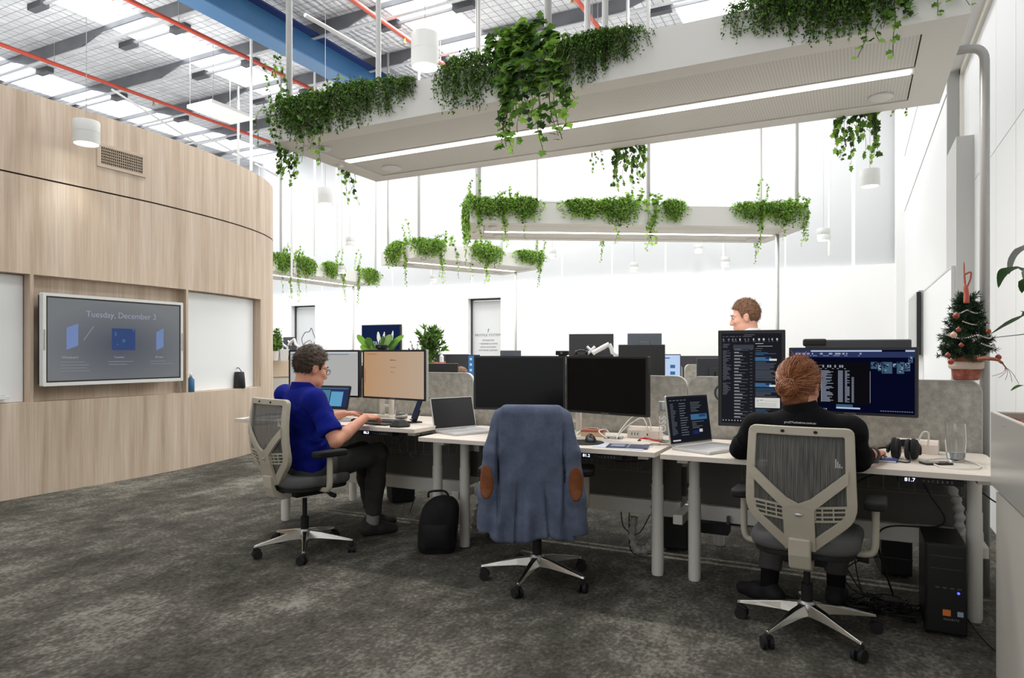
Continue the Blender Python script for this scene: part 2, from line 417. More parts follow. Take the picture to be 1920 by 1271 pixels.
# thin rails and a white panel light hanging far left
def rail(p, q, lab, r=0.02):
    tag(MB().cyl(p,q,r,n=8).build('suspended_rail', mat('rail_grey',(178,178,176),0.5)), lab, 'rail', 'suspended rails')
rail(atz(210,168,6.2), atz(382,277,6.2), 'thin grey rail slanting above the timber wall, nearer one')
rail(atz(376,250,6.2), atz(520,330,6.2), 'thin grey rail slanting above the end of the timber wall')
rail(atz(572,28,6.0), atz(712,108,6.0), 'white rail crossing beside the blue beam', 0.03)
a = atz(416,210,5.9)
t = thing('light_panel', 'white flat panel hanging below the roof left of the near planter', 'panel', a)
MB().box(-0.33,0.33,-0.5,0.5,-0.04,0.03).build('panel', WHITE, t, bevel=0.01)
m = MB()
for sx in (-0.3,0.3):
    for sy in (-0.45,0.45): m.cyl((sx,sy,0.03),(sx,sy,ZC-5.9),0.006,n=6)
m.build('hanger_rod', ALU, t)
# drop rods in the far left
for px,y0,y1,d,lab in ((547,288,520,13.5,'white drop rod left of the far planters'),(590,303,480,13.5,'white drop rod right of the far left pendant'),(1292,235,395,13,'white drop rod behind the second planter'),(1555,250,480,12,'white drop rod beside the right far pendants'),(471,203,320,11.5,'white drop rod near the end of the timber wall')):
    p = atd(px,y1,d)
    tag(MB().cyl((p.x,p.y,p.z),(p.x,p.y,ZC+0.015),0.022,n=8).build('hanging_rod', WHITE), lab, 'rod', 'white drop rods')
# wall screen on the far wall
t = thing('wall_screen', 'dark blue wall screen with white lettering on the back wall behind the peace lily', 'screen', (-11.27,YF-0.02,1.77))
MB().box(-0.64,0.64,-0.07,0,-0.37,0.37).build('housing', BLACK, t, bevel=0.01)
MB().box(-0.62,0.62,-0.075,-0.07,-0.35,0.35).build('screen', emis('navy_screen',(24,36,72),0.9), t)
text('screen_lettering','PROTILE SYSTEMS',0.11,emis('screen_ink',(190,205,225),1.2),t,(0,-0.08,-0.12),spacing=1.1)
# ---------------------------------------------------------------- curved timber wall on the left
WOOD = ramp_mat('pale_oak_laminate', [(0.28,(176,156,135)),(0.45,(197,177,156)),(0.58,(206,188,168)),(0.75,(218,203,186))], 5.5, stretch=(1.6,1.6,0.09), detail=10, rough=0.55, fine=0.10, fscale=42, fstretch=(1.5,1.5,0.035), spec=0.25)
_wp = catmull([(-7.08,-9.0,0),(-7.08,-6.0,0),(-7.08,-3.0,0),(-7.08,0,0),(-7.08,2.5,0),(-7.08,3.8,0),(-7.08,4.9,0),(-7.10,5.25,0),(-7.14,5.6,0),(-7.20,6.0,0),(-7.31,6.5,0),(-7.475,6.98,0),(-7.655,7.34,0),(-7.84,7.60,0),(-8.13,7.86,0),(-8.6,8.12,0),(-9.3,8.32,0),(-10.2,8.42,0)], 8)
def wall_at(y):      # point and outward normal (towards the room) where the wall crosses depth y
    for p,q in zip(_wp,_wp[1:]):
        if p.y-1e-4 <= y <= q.y+1e-4:
            t = (y-p.y)/max(q.y-p.y,1e-9); tg = (q-p).normalized()
            return p.lerp(q,t), Vector((tg.y,-tg.x,0))
NI = [(1.5,3.80),(3.83,5.56),(5.59,7.06)]       # niches along y
ZN0, ZN1, ZW, ZG = 0.907, 2.14, 3.88, 3.08; ND = 0.12
ysamp = sorted(set([round(p.y,4) for p in _wp]+[v for n in NI for v in n]))
def in_n(y): return any(a-1e-6 <= y <= b+1e-6 for a,b in NI)
def strip(m, y0, y1, z0, z1, off=0.0):
    (p,n),(q,k) = wall_at(y0), wall_at(y1)
    p = p+n*off; q = q+k*off
    m.quad((p.x,p.y,z0),(p.x,p.y,z1),(q.x,q.y,z1),(q.x,q.y,z0))
wm = MB()
for a,b_ in zip(ysamp,ysamp[1:]):
    if b_-a < 1e-5: continue
    mid = (a+b_)/2
    strip(wm,a,b_,0.004,ZN0); strip(wm,a,b_,ZN1,ZG-0.008); strip(wm,a,b_,ZG+0.008,ZW)
    (p,n),(q,k) = wall_at(a), wall_at(b_)
    p2 = p-n*0.3; q2 = q-k*0.3
    wm.quad((p.x,p.y,ZW),(p2.x,p2.y,ZW),(q2.x,q2.y,ZW),(q.x,q.y,ZW))
    if not in_n(mid): strip(wm,a,b_,ZN0,ZN1)
    else:
        strip(wm,a,b_,ZN0,ZN1,-ND)
        pi = p-n*ND; qi = q-k*ND
        for z in (ZN0,ZN1): wm.quad((p.x,p.y,z),(pi.x,pi.y,z),(qi.x,qi.y,z),(q.x,q.y,z))
    wm.m = 1; strip(wm,a,b_,ZG-0.05,ZG+0.07,-0.015); wm.m = 0
for a,b_ in NI:
    for y in (a,b_):
        p,n = wall_at(y); pi = p-n*ND
        wm.quad((p.x,p.y,ZN0),(pi.x,pi.y,ZN0),(pi.x,pi.y,ZN1),(p.x,p.y,ZN1))
struct(wm.build('wall_left', [WOOD, mat('groove_brown',(70,58,48),0.8)]))
# white boards in the first and third niches
WBD = mat('whiteboard_enamel', (238,240,240), 0.28)
def niche_board(y0, y1, lab):
    m = MB(); yy = [y for y in ysamp if y0 < y < y1]; yy = [y0]+yy+[y1]
    for a,b_ in zip(yy,yy[1:]): strip(m,a,b_,ZN0+0.004,ZN1-0.012,-ND+0.012)
    o = m.build('whiteboard', WBD)
    return tag(o, lab, 'whiteboard', 'whiteboards in the timber wall')
niche_board(NI[0][0]+0.01, NI[0][1]-0.008, 'whiteboard in the timber wall cut off by the left picture edge')
niche_board(NI[2][0]+0.008, NI[2][1]-0.008, 'whiteboard in the timber wall niche right of the big display')
t = thing('marker_tray', 'small white marker tray below the left whiteboard', 'tray', (-7.08-ND+0.02,3.55,0.96))
MB().box(0,0.09,-0.5,0.08,-0.012,0.0).box(0.08,0.09,-0.5,0.08,0,0.02).build('ledge', WHITE, t, bevel=0.003)
MB().cyl((0.045,-0.05,0.012),(0.045,0.06,0.012),0.01,n=10).build('marker', DGREY, t, smooth=True)
# big display
t = thing('display_screen', 'large wall display with white frame showing the date in the timber wall', 'display', (-7.0,4.6225,1.512), PI/2)
W2, H2 = 0.768, 0.4535
# local: x along +Y of the room, -y towards the room
MB().ring(rrect(-W2,W2,-H2,H2,0.012), rrect(-W2+0.03,W2-0.03,-H2+0.035,H2-0.03,0.004), -0.03, 0.03).build('frame', mat('display_frame',(222,222,218),0.4), t)
MB().box(-W2+0.02,W2-0.02,0.0,0.09,-H2+0.02,H2-0.02).build('housing', DGREY, t)
ms = bpy.data.materials.new('display_glass'); ms.use_nodes = True; N = ms.node_tree.nodes; L = ms.node_tree.links
b = N['Principled BSDF']; b.inputs['Base Color'].default_value = lin((40,42,46)); b.inputs['Roughness'].default_value = 0.25
tc = N.new('ShaderNodeTexCoord'); gr = N.new('ShaderNodeTexGradient'); gr.gradient_type = 'SPHERICAL'; mp = N.new('ShaderNodeMapping'); mp.inputs['Scale'].default_value = (1.25,1,2.2); mp.inputs['Location'].default_value = (0,0,0.1)
L.new(tc.outputs['Object'], mp.inputs[0]); L.new(mp.outputs[0], gr.inputs[0])
rp = N.new('ShaderNodeValToRGB'); rp.color_ramp.elements[0].color = lin((106,109,112)); rp.color_ramp.elements[1].color = lin((50,56,74))
L.new(gr.outputs['Fac'], rp.inputs[0]); L.new(rp.outputs[0], b.inputs['Emission Color']); b.inputs['Emission Strength'].default_value = 0.85
scr = MB().box(-W2+0.036,W2-0.036,-0.022,-0.012,-H2+0.041,H2-0.036).build('screen', ms, t)
MB().ring(rrect(-W2+0.03,W2-0.03,-H2+0.035,H2-0.03,0.004), rrect(-W2+0.045,W2-0.045,-H2+0.05,H2-0.045,0.004), -0.024, -0.012).build('bezel', BLACK, t)
TXT = emis('display_text', (148,153,168), 0.95)
text('date_lettering','Tuesday, December 3',0.088,TXT,scr,(0.04,-0.0235,0.265))
PB = emis('display_blue', (118,138,184), 0.9); PD = emis('display_darkblue', (58,76,122), 0.9); PT = emis('display_teal', (66,110,140), 0.9)
def pic(mm, mt_): mm.build('screen_picture', mt_, scr)
m = MB(); m.add([(-0.545,-0.0235,-0.10),(-0.43,-0.0235,-0.055),(-0.43,-0.0235,0.165),(-0.545,-0.0235,0.12)],[(0,1,2,3)]); pic(m,PB)
m = MB(); m.add([(0.43,-0.0235,-0.10),(0.52,-0.0235,-0.06),(0.52,-0.0235,0.15),(0.43,-0.0235,0.10)],[(0,1,2,3)]); pic(m,PB)
m = MB(); m.box(-0.08,0.18,-0.0235,-0.022,-0.10,0.13); m.m = 1
m.ball((0.05,-0.023,0.0),(0.022,0.001,0.022)); m.ball((-0.04,-0.023,0.07),(0.012,0.001,0.03)); m.ball((0.16,-0.023,0.12),(0.015,0.001,0.018)); m.ball((-0.02,-0.023,-0.04),(0.008,0.001,0.014)); pic(m,[PD,PT])
m = MB(); m.add([(-0.38,-0.0235,0.0),(-0.372,-0.0235,-0.004),(-0.27,-0.0235,0.14),(-0.278,-0.0235,0.144)],[(0,1,2,3)]); pic(m,emis('display_pale',(140,142,150),0.9))
text('screen_caption','Whiteboard',0.032,TXT,scr,(-0.51,-0.0235,-0.175))
text('screen_caption','Connect',0.032,TXT,scr,(-0.0,-0.0235,-0.175))
text('screen_caption','Browse',0.032,TXT,scr,(0.47,-0.0235,-0.175))
m = MB(); rnd = random.Random(3)
for x0,w_,n_ in ((-0.6,0.34,4),(-0.12,0.33,2),(0.36,0.3,2)):
    for i in range(n_): m.box(x0,x0+w_*rnd.uniform(0.6,1),-0.0235,-0.0225,-0.225-0.03*i,-0.217-0.03*i)
m.build('screen_body_text', emis('display_dim',(126,130,138),0.9), scr)
for sx in (-1,1): MB().box(sx*(W2-0.014)-0.006,sx*(W2-0.014)+0.006,-0.04,-0.03,-0.1,0.1).build('side_handle', ALU, t, bevel=0.003)
# things in the niches
def on_ledge(y, off=-0.06):
    p,n = wall_at(y); q = p+n*off; return (q.x,q.y,ZN0)
t = thing('spray_bottle', 'clear spray bottle with green trigger on the timber ledge under the display', 'bottle', on_ledge(5.50,-0.05))
MB().lathe([(0.03,0),(0.032,0.01),(0.032,0.11),(0.014,0.14),(0.013,0.15)],n=18).build('bottle', GLASS, t, smooth=True)
MB().lathe([(0.016,0.148),(0.016,0.17),(0.01,0.175)],n=12).box(-0.012,0.055,-0.01,0.01,0.172,0.2).box(0.03,0.04,-0.005,0.005,0.13,0.175).build('trigger_head', mat('green_plastic',(88,150,62),0.4), t)
t = thing('cleaner_bottle', 'blue liquid cleaner bottle on the ledge below the right whiteboard', 'bottle', on_ledge(5.68,-0.05))
MB().lathe([(0.04,0),(0.042,0.01),(0.042,0.15),(0.018,0.18),(0.016,0.19)],n=18).build('bottle', mat('blue_liquid',(38,98,140),0.25), t, smooth=True)
MB().lathe([(0.018,0.188),(0.018,0.21),(0.012,0.24)],n=12).build('cap', WHITE, t, smooth=True)
t = thing('smart_speaker', 'black portable speaker with carry loop on the timber ledge', 'speaker', on_ledge(6.6,-0.06))
MB().lathe([(0.07,0),(0.078,0.02),(0.07,0.14),(0.062,0.21),(0.056,0.222)],n=24).build('body', BLACK, t, smooth='auto')
MB().tube(catmull([(-0.05,0.0,0.2),(-0.075,0,0.25),(-0.02,0,0.275),(0.04,0,0.225)]),0.006,8).build('carry_loop', DGREY, t, smooth=True)
# air grille
t = thing('air_grille', 'rectangular air grille let into the upper timber wall', 'vent', (-7.08,4.72,3.465), PI/2)
MB().ring(rrect(-0.275,0.275,-0.125,0.125,0.004), rrect(-0.235,0.235,-0.088,0.088,0.002), -0.012, 0.01).build('frame', mat('grille_frame',(196,178,158),0.5), t)
m = MB()
for i in range(23): x = -0.235+0.47*i/22; m.box(x-0.0035,x+0.0035,-0.010,-0.004,-0.088,0.088)
for i in range(7): z = -0.088+0.176*i/6; m.box(-0.235,0.235,-0.012,-0.006,z-0.003,z+0.003)
m.build('louvre_grid', mat('grille_bars',(190,172,150),0.5), t)
MB().box(-0.237,0.237,-0.003,0.0,-0.09,0.09).build('opening_shade', mat('shade_dark',(26,22,20),0.9), t)  # near-black sheet on the wall face paints the shade between the bars
# ---------------------------------------------------------------- pendant lights
PEND = mat('pendant_white', (214,214,210), 0.45)
PGLOW = emis('pendant_glow', (255,250,238), 7.0)
def pendant(px, yt, yb, wpx, d, lab):
    p = atd(px, (yt+yb)/2, d)
    D = wpx/FPX*d; H = (yb-yt-0.25*wpx*abs(1))/FPX*d
    H = max(H, 0.75*D)
    t = thing('pendant_light', lab, 'light', (p.x,p.y,p.z), 0, 'white drum pendant lights')
    R = D/2
    MB().lathe([(R*0.2,H/2),(R*0.97,H/2),(R,H/2-0.01),(R,0.0),(R*0.985,-0.002),(R,-0.004),(R,-H/2),(R*0.93,-H/2),(R*0.9,-H/2+0.05*H)],n=32,cap0=True,cap1=False).build('shade', PEND, t, smooth='auto')
    MB().lathe([(R*0.92,-H/2+0.03*H),(0.001,-H/2+0.03*H)],n=28,cap0=False,cap1=False).build('diffuser', PGLOW, t)
    MB().cyl((0,0,H/2),(0,0,ZC-p.z),0.004,n=6).build('cord', mat('cord_grey',(170,170,168),0.6), t)
    t['drop'] = H/2; return t,p
PENDS = [pendant(162,222,276,45,6.75,'white drum pendant in front of the timber wall beside the air grille'),
 pendant(797,58,133,52,6.2,'large white drum pendant hanging just behind the near planter, nearest of all'),
 pendant(610,350,386,27,10.6,'white drum pendant above the far left planters'),
 pendant(1110,331,365,27,10.4,'white drum pendant between the near and second planters'),
 pendant(1631,314,354,34,8.6,'white drum pendant at right under the end of the near planter'),
 pendant(656,443,464,16,14.2,'tiny white pendant between the two farthest planters'),
 pendant(641,497,514,14,14.6,'tiny white pendant in front of the leftmost far planter'),
 pendant(812,514,531,13,14.6,'tiny white pendant low beneath the third planter'),
 pendant(1036,466,486,14,14.6,'tiny white pendant below the left part of the second planter'),
 pendant(1189,490,511,15,14.6,'tiny white pendant below the middle of the second planter'),
 pendant(1310,457,476,16,14.2,'tiny white pendant tucked under the second planter right of its middle'),
 pendant(1360,480,502,16,14.0,'tiny white pendant below the right part of the second planter'),
 pendant(1544,426,454,22,12.0,'small white pendant right of the second planter, upper of two'),
 pendant(1556,467,490,18,13.6,'small white pendant right of the second planter, lower of two')]
# security sensor on the far wall, small
# ================================================================ HANGING PLANTERS
ZB, PH = 3.03, 0.25
PLW = mat('planter_white', (234,232,226), 0.5)
GRO = mat('planter_groove', (70,68,64), 0.8)
GLOW = emis('light_strip', (255,252,246), 6.0)
mpf = bpy.data.materials.new('perforated_panel'); mpf.use_nodes = True; N = mpf.node_tree.nodes; L = mpf.node_tree.links
b = N['Principled BSDF']; b.inputs['Roughness'].default_value = 0.5
tc = N.new('ShaderNodeTexCoord'); sep = N.new('ShaderNodeSeparateXYZ'); L.new(tc.outputs['Object'], sep.inputs[0])
outs = []
for ax in 'XY':
    a = N.new('ShaderNodeMath'); a.operation = 'MULTIPLY'; a.inputs[1].default_value = 55
    f = N.new('ShaderNodeMath'); f.operation = 'FRACT'; s_ = N.new('ShaderNodeMath'); s_.operation = 'SUBTRACT'; s_.inputs[1].default_value = 0.5
    q = N.new('ShaderNodeMath'); q.operation = 'POWER'; q.inputs[1].default_value = 2
    L.new(sep.outputs[ax], a.inputs[0]); L.new(a.outputs[0], f.inputs[0]); L.new(f.outputs[0], s_.inputs[0]); L.new(s_.outputs[0], q.inputs[0]); outs.append(q)
ad = N.new('ShaderNodeMath'); ad.operation = 'ADD'; L.new(outs[0].outputs[0], ad.inputs[0]); L.new(outs[1].outputs[0], ad.inputs[1])
lt = N.new('ShaderNodeMath'); lt.operation = 'LESS_THAN'; lt.inputs[1].default_value = 0.05; L.new(ad.outputs[0], lt.inputs[0])
mx = N.new('ShaderNodeMix'); mx.data_type = 'RGBA'; mx.inputs['A'].default_value = lin((226,224,218)); mx.inputs['B'].default_value = lin((186,184,179))
L.new(lt.outputs[0], mx.inputs['Factor']); L.new(mx.outputs['Result'], b.inputs['Base Color'])
POLE = mat('pole_grey', (176,175,172), 0.4, 0.3)

class Pl: pass
def planter(cx, cy, ang, Lh, Wd, lab, poles):
    P = Pl(); P.c = Vector((cx,cy,0)); P.a = ang; P.L = Lh; P.W = Wd
    t = thing('hanging_planter', lab, 'planter', (cx,cy,ZB), ang, 'hanging planters with light strips'); P.t = t
    l, w = Lh/2, Wd/2
    m = MB()
    m.ring(rrect(-l,l,-w,w,0.004,1), rrect(-l+0.03,l-0.03,-w+0.03,w-0.03,0.002,1), 0.012, PH, 'z')
    m.box(-l+0.03,l-0.03,-w+0.03,w-0.03,0.06,PH-0.07)
    m.build('trough', PLW, t)
    m = MB(); m.ring(rrect(-l,l,-w,w,0.002,1), rrect(-l+0.19,l-0.19,-w+0.15,w-0.15,0.002,1), 0.0, 0.012, 'z')
    m.box(-l+0.19,l-0.19,-0.055,0.055,0.002,0.02)
    m.build('underside_frame', PLW, t)
    for s in (-1,1):
        y0, y1 = (0.062,w-0.157) if s > 0 else (-w+0.157,-0.062)
        MB().box(-l+0.197,l-0.197,y0,y1,0.006,0.03).build('perforated_panel', mpf, t)
    MB().box(-l+0.185,l-0.185,-w+0.145,w-0.145,0.022,0.05).build('shadow_gap', GRO, t)
    MB().box(-l+0.21,l-0.21,-0.032,0.032,-0.004,0.004).build('light_strip', GLOW, t)
    for (x,y,r) in ((-l+0.42,w-0.33,0.085),(l-0.35,w-0.3,0.07)):
        MB().lathe([(r,0.004),(r,-0.006),(r*0.8,-0.014),(0.001,-0.016)],c=(x,y,0),n=24,cap0=False,cap1=False).build('ceiling_speaker', WHITE, t, smooth='auto')
    for (x,y,r) in ((-l+0.3,-w+0.28,0.05),(-l+0.08,0.05,0.035)):
        MB().lathe([(r,0.004),(r,-0.012),(r*0.7,-0.02),(0.001,-0.02)],c=(x,y,0),n=20,cap0=False,cap1=False).build('sensor', WHITE, t, smooth='auto')
    for (x,y) in poles:
        MB().cyl((x,y,0.1),(x,y,ZC-ZB),0.025,n=14).build('suspension_pole', POLE, t, smooth='auto')
    P.w2l = Matrix.Rotation(-ang,3,'Z')
    return P
def edge_x(P, px, side=-1):
    """local x on the long rim where a sight line meets it"""
    r = Vector((ray(px)[0], ray(px)[1], 0)); o = P.w2l @ (-P.c); d = P.w2l @ r
    k = (side*P.W/2 - o.y)/d.y
    return o.x+d.x*k
l1 = 4.62/2
P1 = planter(-1.80,4.63,0,4.62,1.34,'nearest white hanging planter with long light strip over the front desks',
    [(-l1+0.1,-0.57),(-l1+0.1,0.57),(0.03,-0.57),(-0.12,0.57),(0.02,0.6),(l1-0.1,-0.57),(l1-0.1,0.57)])
c30,s30 = math.cos(math.radians(30.8)), math.sin(math.radians(30.8))
P2 = planter(-4.33+2.22*c30-0.65*s30, 7.47+2.22*s30+0.65*c30, math.radians(30.8), 4.44, 1.3,'second white hanging planter, middle of the hall, turned away at an angle',
    [(-2.1,-0.55),(-2.1,0.5),(0.1,-0.55),(0.1,0.55),(2.1,-0.55),(2.1,0.55)])
dx,dy = 0.46,0.888
P3 = planter(-5.41-1.4*dx-0.7*dy, 12.22-1.4*dy+0.7*dx, math.atan2(dy,dx), 2.8, 1.4,'third hanging planter, small in the distance left of the middle',
    [(-1.3,-0.6),(-1.3,0.6),(1.3,-0.6),(1.3,0.6)])
P4 = planter(-10.95,11.75,PI/2,3.3,1.36,'farthest left hanging planter beside the end of the timber wall',
    [(-1.5,-0.6),(-1.5,0.6),(1.55,-0.6),(1.55,0.6)])
# feed pipes lying over the planters and down the right ends
def pipe_run(name, pts, r, lab, grp=None):
    return tag(MB().tube(pts, r, 12).build(name, POLE, smooth=True), lab, 'pipe', grp)
def elbow(p, c, q, n=6):
    p,c,q = Vector(p),Vector(c),Vector(q); return [p*(1-t)**2+c*2*t*(1-t)+q*t*t for t in [i/n for i in range(n+1)]]
z_ = ZB+PH+0.13
pipe_run('water_pipe', [(-3.2,4.95,ZB+PH-0.06)]+elbow((-3.2,4.95,z_-0.07),(-3.2,4.95,z_),(-3.12,4.95,z_))+[(-1.5,4.95,z_+0.02)], 0.03, 'white feed pipe lying along the top of the nearest planter')
a_ = P2.a; R2 = Matrix.Rotation(a_,3,'Z')
def on2(x,y,z): v = R2@Vector((x,y,0)); return (P2.c.x+v.x, P2.c.y+v.y, z)
pipe_run('water_pipe', [on2(-1.75,0.1,ZB+PH-0.06)]+elbow(on2(-1.75,0.1,z_-0.02),on2(-1.75,0.1,z_+0.05),on2(-1.66,0.1,z_+0.05))+[on2(0.4,0.1,z_+0.05)], 0.03, 'white feed pipe lying along the top of the second planter')
px_ = (0.672,4.70)
pipe_run('drop_pipe', [(0.44,px_[1],3.135)]+elbow((0.59,px_[1],3.135),(px_[0],px_[1],3.135),(px_[0],px_[1],3.05))+[(px_[0],px_[1],0.0)], 0.025, 'grey bent pipe running down from the near planter to the right desk', 'planter drop pipes')
for P,lx,ly,lab in ((P2,2.05,-0.1,'thin grey pipe dropping from the right end of the second planter'),(P3,1.3,0.1,'thin grey pipe dropping from the right end of the third planter'),(P4,1.58,0.1,'thin grey pipe dropping from the right end of the farthest planter')):
    v = Matrix.Rotation(P.a,3,'Z')@Vector((lx,ly,0))
    pipe_run('drop_pipe', [(P.c.x+v.x,P.c.y+v.y,ZB+0.03),(P.c.x+v.x,P.c.y+v.y,0.0)], 0.025, lab, 'planter drop pipes')

# ---------------------------------------------------------------- foliage
def leafmat(name, rgb, tr=0.35):
    m = bpy.data.materials.new(name); m.use_nodes = True; N = m.node_tree.nodes; L = m.node_tree.links
    b = N['Principled BSDF']; b.inputs['Base Color'].default_value = lin(rgb); b.inputs['Roughness'].default_value = 0.5; b.inputs['Specular IOR Level'].default_value = 0.3
    t = N.new('ShaderNodeBsdfTranslucent'); t.inputs[0].default_value = tuple(min(1,c*1.3) for c in lin(rgb)[:3])+(1,)
    x = N.new('ShaderNodeMixShader'); x.inputs[0].default_value = tr
    L.new(b.outputs[0], x.inputs[1]); L.new(t.outputs[0], x.inputs[2]); L.new(x.outputs[0], N['Material Output'].inputs[0])
    return m
LEAF = [leafmat('leaf_dark',(52,84,30)), leafmat('leaf_mid',(90,130,48)), leafmat('leaf_light',(132,170,72)), leafmat('leaf_deep',(36,62,28),0.2)]
LEAF_LIT = [leafmat('far_lit_leaf_dark',(74,112,40),0.4), leafmat('far_lit_leaf_mid',(122,164,62),0.45), leafmat('far_lit_leaf_light',(166,200,96),0.45), leafmat('far_lit_leaf_deep',(54,84,36),0.3)]  # brighter copies of the leaf greens, strong far light painted into the colour
STEM = mat('plant_stem', (84,78,46), 0.7)
def leaf2(m, p, d, n, ln, wd):
    s = d.cross(n)
    if s.length < 1e-6: s = Vector((1,0,0))
    s.normalize()
    m.add([p, p+d*ln*0.45+s*wd*0.5-n*0.1*ln, p+d*ln, p+d*ln*0.45-s*wd*0.5-n*0.1*ln], [(0,1,2),(0,2,3)])
def ivy_leaf(m, p, d, n, ln):
    s = d.cross(n)
    if s.length < 1e-6: s = Vector((1,0,0))
    s.normalize(); n = s.cross(d)
    pr = [(0,0.05,0),(-0.05,0.5,-.05),(0.28,0.34,-.06),(0.4,0.62,-.12),(0.66,0.3,-.05),(1.0,0.0,-.14),(0.66,-0.3,-.05),(0.4,-0.62,-.12),(0.28,-0.34,-.06),(-0.05,-0.5,-.05)]
    vs = [p+d*a*ln+s*b_*ln*0.85+n*c*ln for a,b_,c in pr]+[p+d*ln*0.3+n*0.04*ln]
    m.add(vs, [(10,i,(i+1)%10) for i in range(10)])
def rvec(r): return Vector((r.gauss(0,1), r.gauss(0,1), r.gauss(0,1)))
def fern(seed, width, drop, nstr, lsize, bright, rise=0.10):
    """clump rooted behind a rim at the origin; the rim runs along x, the outside is -y"""
    r = random.Random(seed); m = MB(); st = MB()
    for i in range(nstr):
        x0 = r.uniform(-0.5,0.5)*width; edge = 1-abs(2*x0/width)**2.2
        y0 = r.uniform(-0.01,0.09); L_ = drop*(0.25+0.75*r.random())*(0.35+0.65*edge)
        up = rise*(0.3+0.7*r.random())*(0.4+0.6*edge); outw = r.uniform(0.015,0.10); dx_ = r.uniform(-0.08,0.08)
        pts = catmull([(x0,y0,-0.04),(x0+dx_*0.2,y0-0.03,up*0.8),(x0+dx_*0.6,-outw*0.7,up*0.55),(x0+dx_,-outw-0.01,-L_*0.4),(x0+dx_*1.2,-outw*0.8,-L_)], 4)
        if i%3 == 0: st.tube(pts, 0.0013, 3, False)
        n_ = max(8, int((L_+up)*130))
        for k in range(n_):
            f = (k+r.random())/n_*(len(pts)-1.001); j = int(f); p = pts[j].lerp(pts[j+1], f-j); tg = (pts[j+1]-pts[j]).normalized()
            d = (tg*0.6+rvec(r)*0.55+Vector((0,-0.35,0.05))).normalized()
            u = f/(len(pts)-1)
            q = r.random()
            m.m = (2 if q < bright*(0.5+u*0.4) else (1 if q < 0.45+bright*0.5 else (0 if q < 0.85 else 3)))
            leaf2(m, p+rvec(r)*0.006, d, rvec(r).normalized(), lsize*r.uniform(0.7,1.3), lsize*r.uniform(0.4,0.6))
    return m, st
def ivy(seed, width, drop, nstr, lsize, bright, climb=0.2, nup=3, spread=0.12):
    r = random.Random(seed); m = MB(); st = MB()
    def run(pts, dens):
        st.tube(pts, 0.0018, 4, False)
        for i in range(len(pts)-1):
            for k in range(dens):
                p = pts[i].lerp(pts[i+1], r.random())
                d = (rvec(r)*0.6+Vector((0,-0.45,-0.5))).normalized(); nn = (Vector((0,-1,0.5))+rvec(r)*0.5).normalized()
                q = r.random(); m.m = 2 if q < bright else (1 if q < 0.55+bright*0.4 else (0 if q < 0.9 else 3))
                tip = 1-0.45*i/len(pts)
                ivy_leaf(m, p+d*0.012, d, nn, lsize*r.uniform(0.65,1.15)*tip)
    for i in range(nstr):
        x0 = r.uniform(-0.5,0.5)*width; L_ = drop*r.uniform(0.45,1.0); sx = r.uniform(-1,1)*spread; o = r.uniform(0.02,0.07)
        pts = [(x0,0.06,-0.03),(x0+sx*0.1,0.0,r.uniform(0.03,0.1)),(x0+sx*0.3,-o-0.02,-0.05)]
        k = 4
        for j in range(1,k+1): pts.append((x0+sx*(0.3+0.7*j/k)+r.uniform(-0.02,0.02), -o+r.uniform(-0.02,0.02), -0.05-L_*j/k))
        run(catmull(pts,4), 2 if lsize < 0.05 else 1)
    for i in range(nup):
        x0 = r.uniform(-0.5,0.5)*width; h = climb*r.uniform(0.5,1)
        pts = [(x0,0.06,-0.03),(x0+r.uniform(-.03,.03),0.03,h*0.4),(x0+r.uniform(-.06,.06),0.0,h*0.75),(x0+r.uniform(-.08,.08),-0.03,h)]
        run(catmull(pts,4), 3)
    return m, st
_F = {}
def plant_mesh(kind):
    if kind not in _F:
        spec = {'fern_a':('f',11,0.5,0.28,230,0.021,0.16),'fern_b':('f',12,0.38,0.23,170,0.020,0.2),'fern_c':('f',13,0.3,0.25,100,0.019,0.2),
                'ivy_a':('i',21,0.36,0.62,16,0.075,0.35,0.24,14),'ivy_b':('i',22,0.22,0.48,5,0.055,0.35,0.2,3),'ivy_c':('i',23,0.5,0.3,6,0.05,0.4,0.55,3),
                'ffern_a':('f',31,0.5,0.27,120,0.032,0.55),'ffern_b':('f',32,0.38,0.26,90,0.034,0.6),
                'fivy_a':('i',33,0.3,0.5,6,0.05,0.5,0.25,3),'fivy_b':('i',34,0.18,0.6,4,0.045,0.4,0.45,2)}[kind]
        m,s = fern(*spec[1:]) if spec[0] == 'f' else ivy(*spec[1:])
        _F[kind] = (m.mesh('foliage', LEAF_LIT if kind[:2] in ('ff','fi') else LEAF), s.mesh('stems', STEM))
    return _F[kind]
def plant(kind, P, lx, side, lab, sc=(1,1,1), flip=False, grp='trailing plants in the hanging planters'):
    """side: -1 near long rim, +1 far long rim, 'l' left end, 'r' right end"""
    w = P.W/2; l = P.L/2
    if side == 'l': loc = Vector((-l+0.02,lx,0)); rz = -PI/2
    elif side == 'r': loc = Vector((l-0.02,lx,0)); rz = PI/2
    elif side > 0: loc = Vector((lx,w-0.02,0)); rz = PI
    else: loc = Vector((lx,-w+0.02,0)); rz = 0
    v = Matrix.Rotation(P.a,3,'Z')@loc
    fl, sm = plant_mesh(kind)
    nm = 'trailing_ivy' if 'ivy' in kind else 'trailing_fern'
    t = thing(nm, lab, 'plant', (P.c.x+v.x, P.c.y+v.y, ZB+PH), P.a+rz, grp)
    t.scale = (-sc[0] if flip else sc[0], sc[1], sc[2])
    for n_,me in (('foliage',fl),('stems',sm)):
        o = bpy.data.objects.new(n_, me); COL.objects.link(o); o.parent = t
    return t
NP = 'nearest planter'
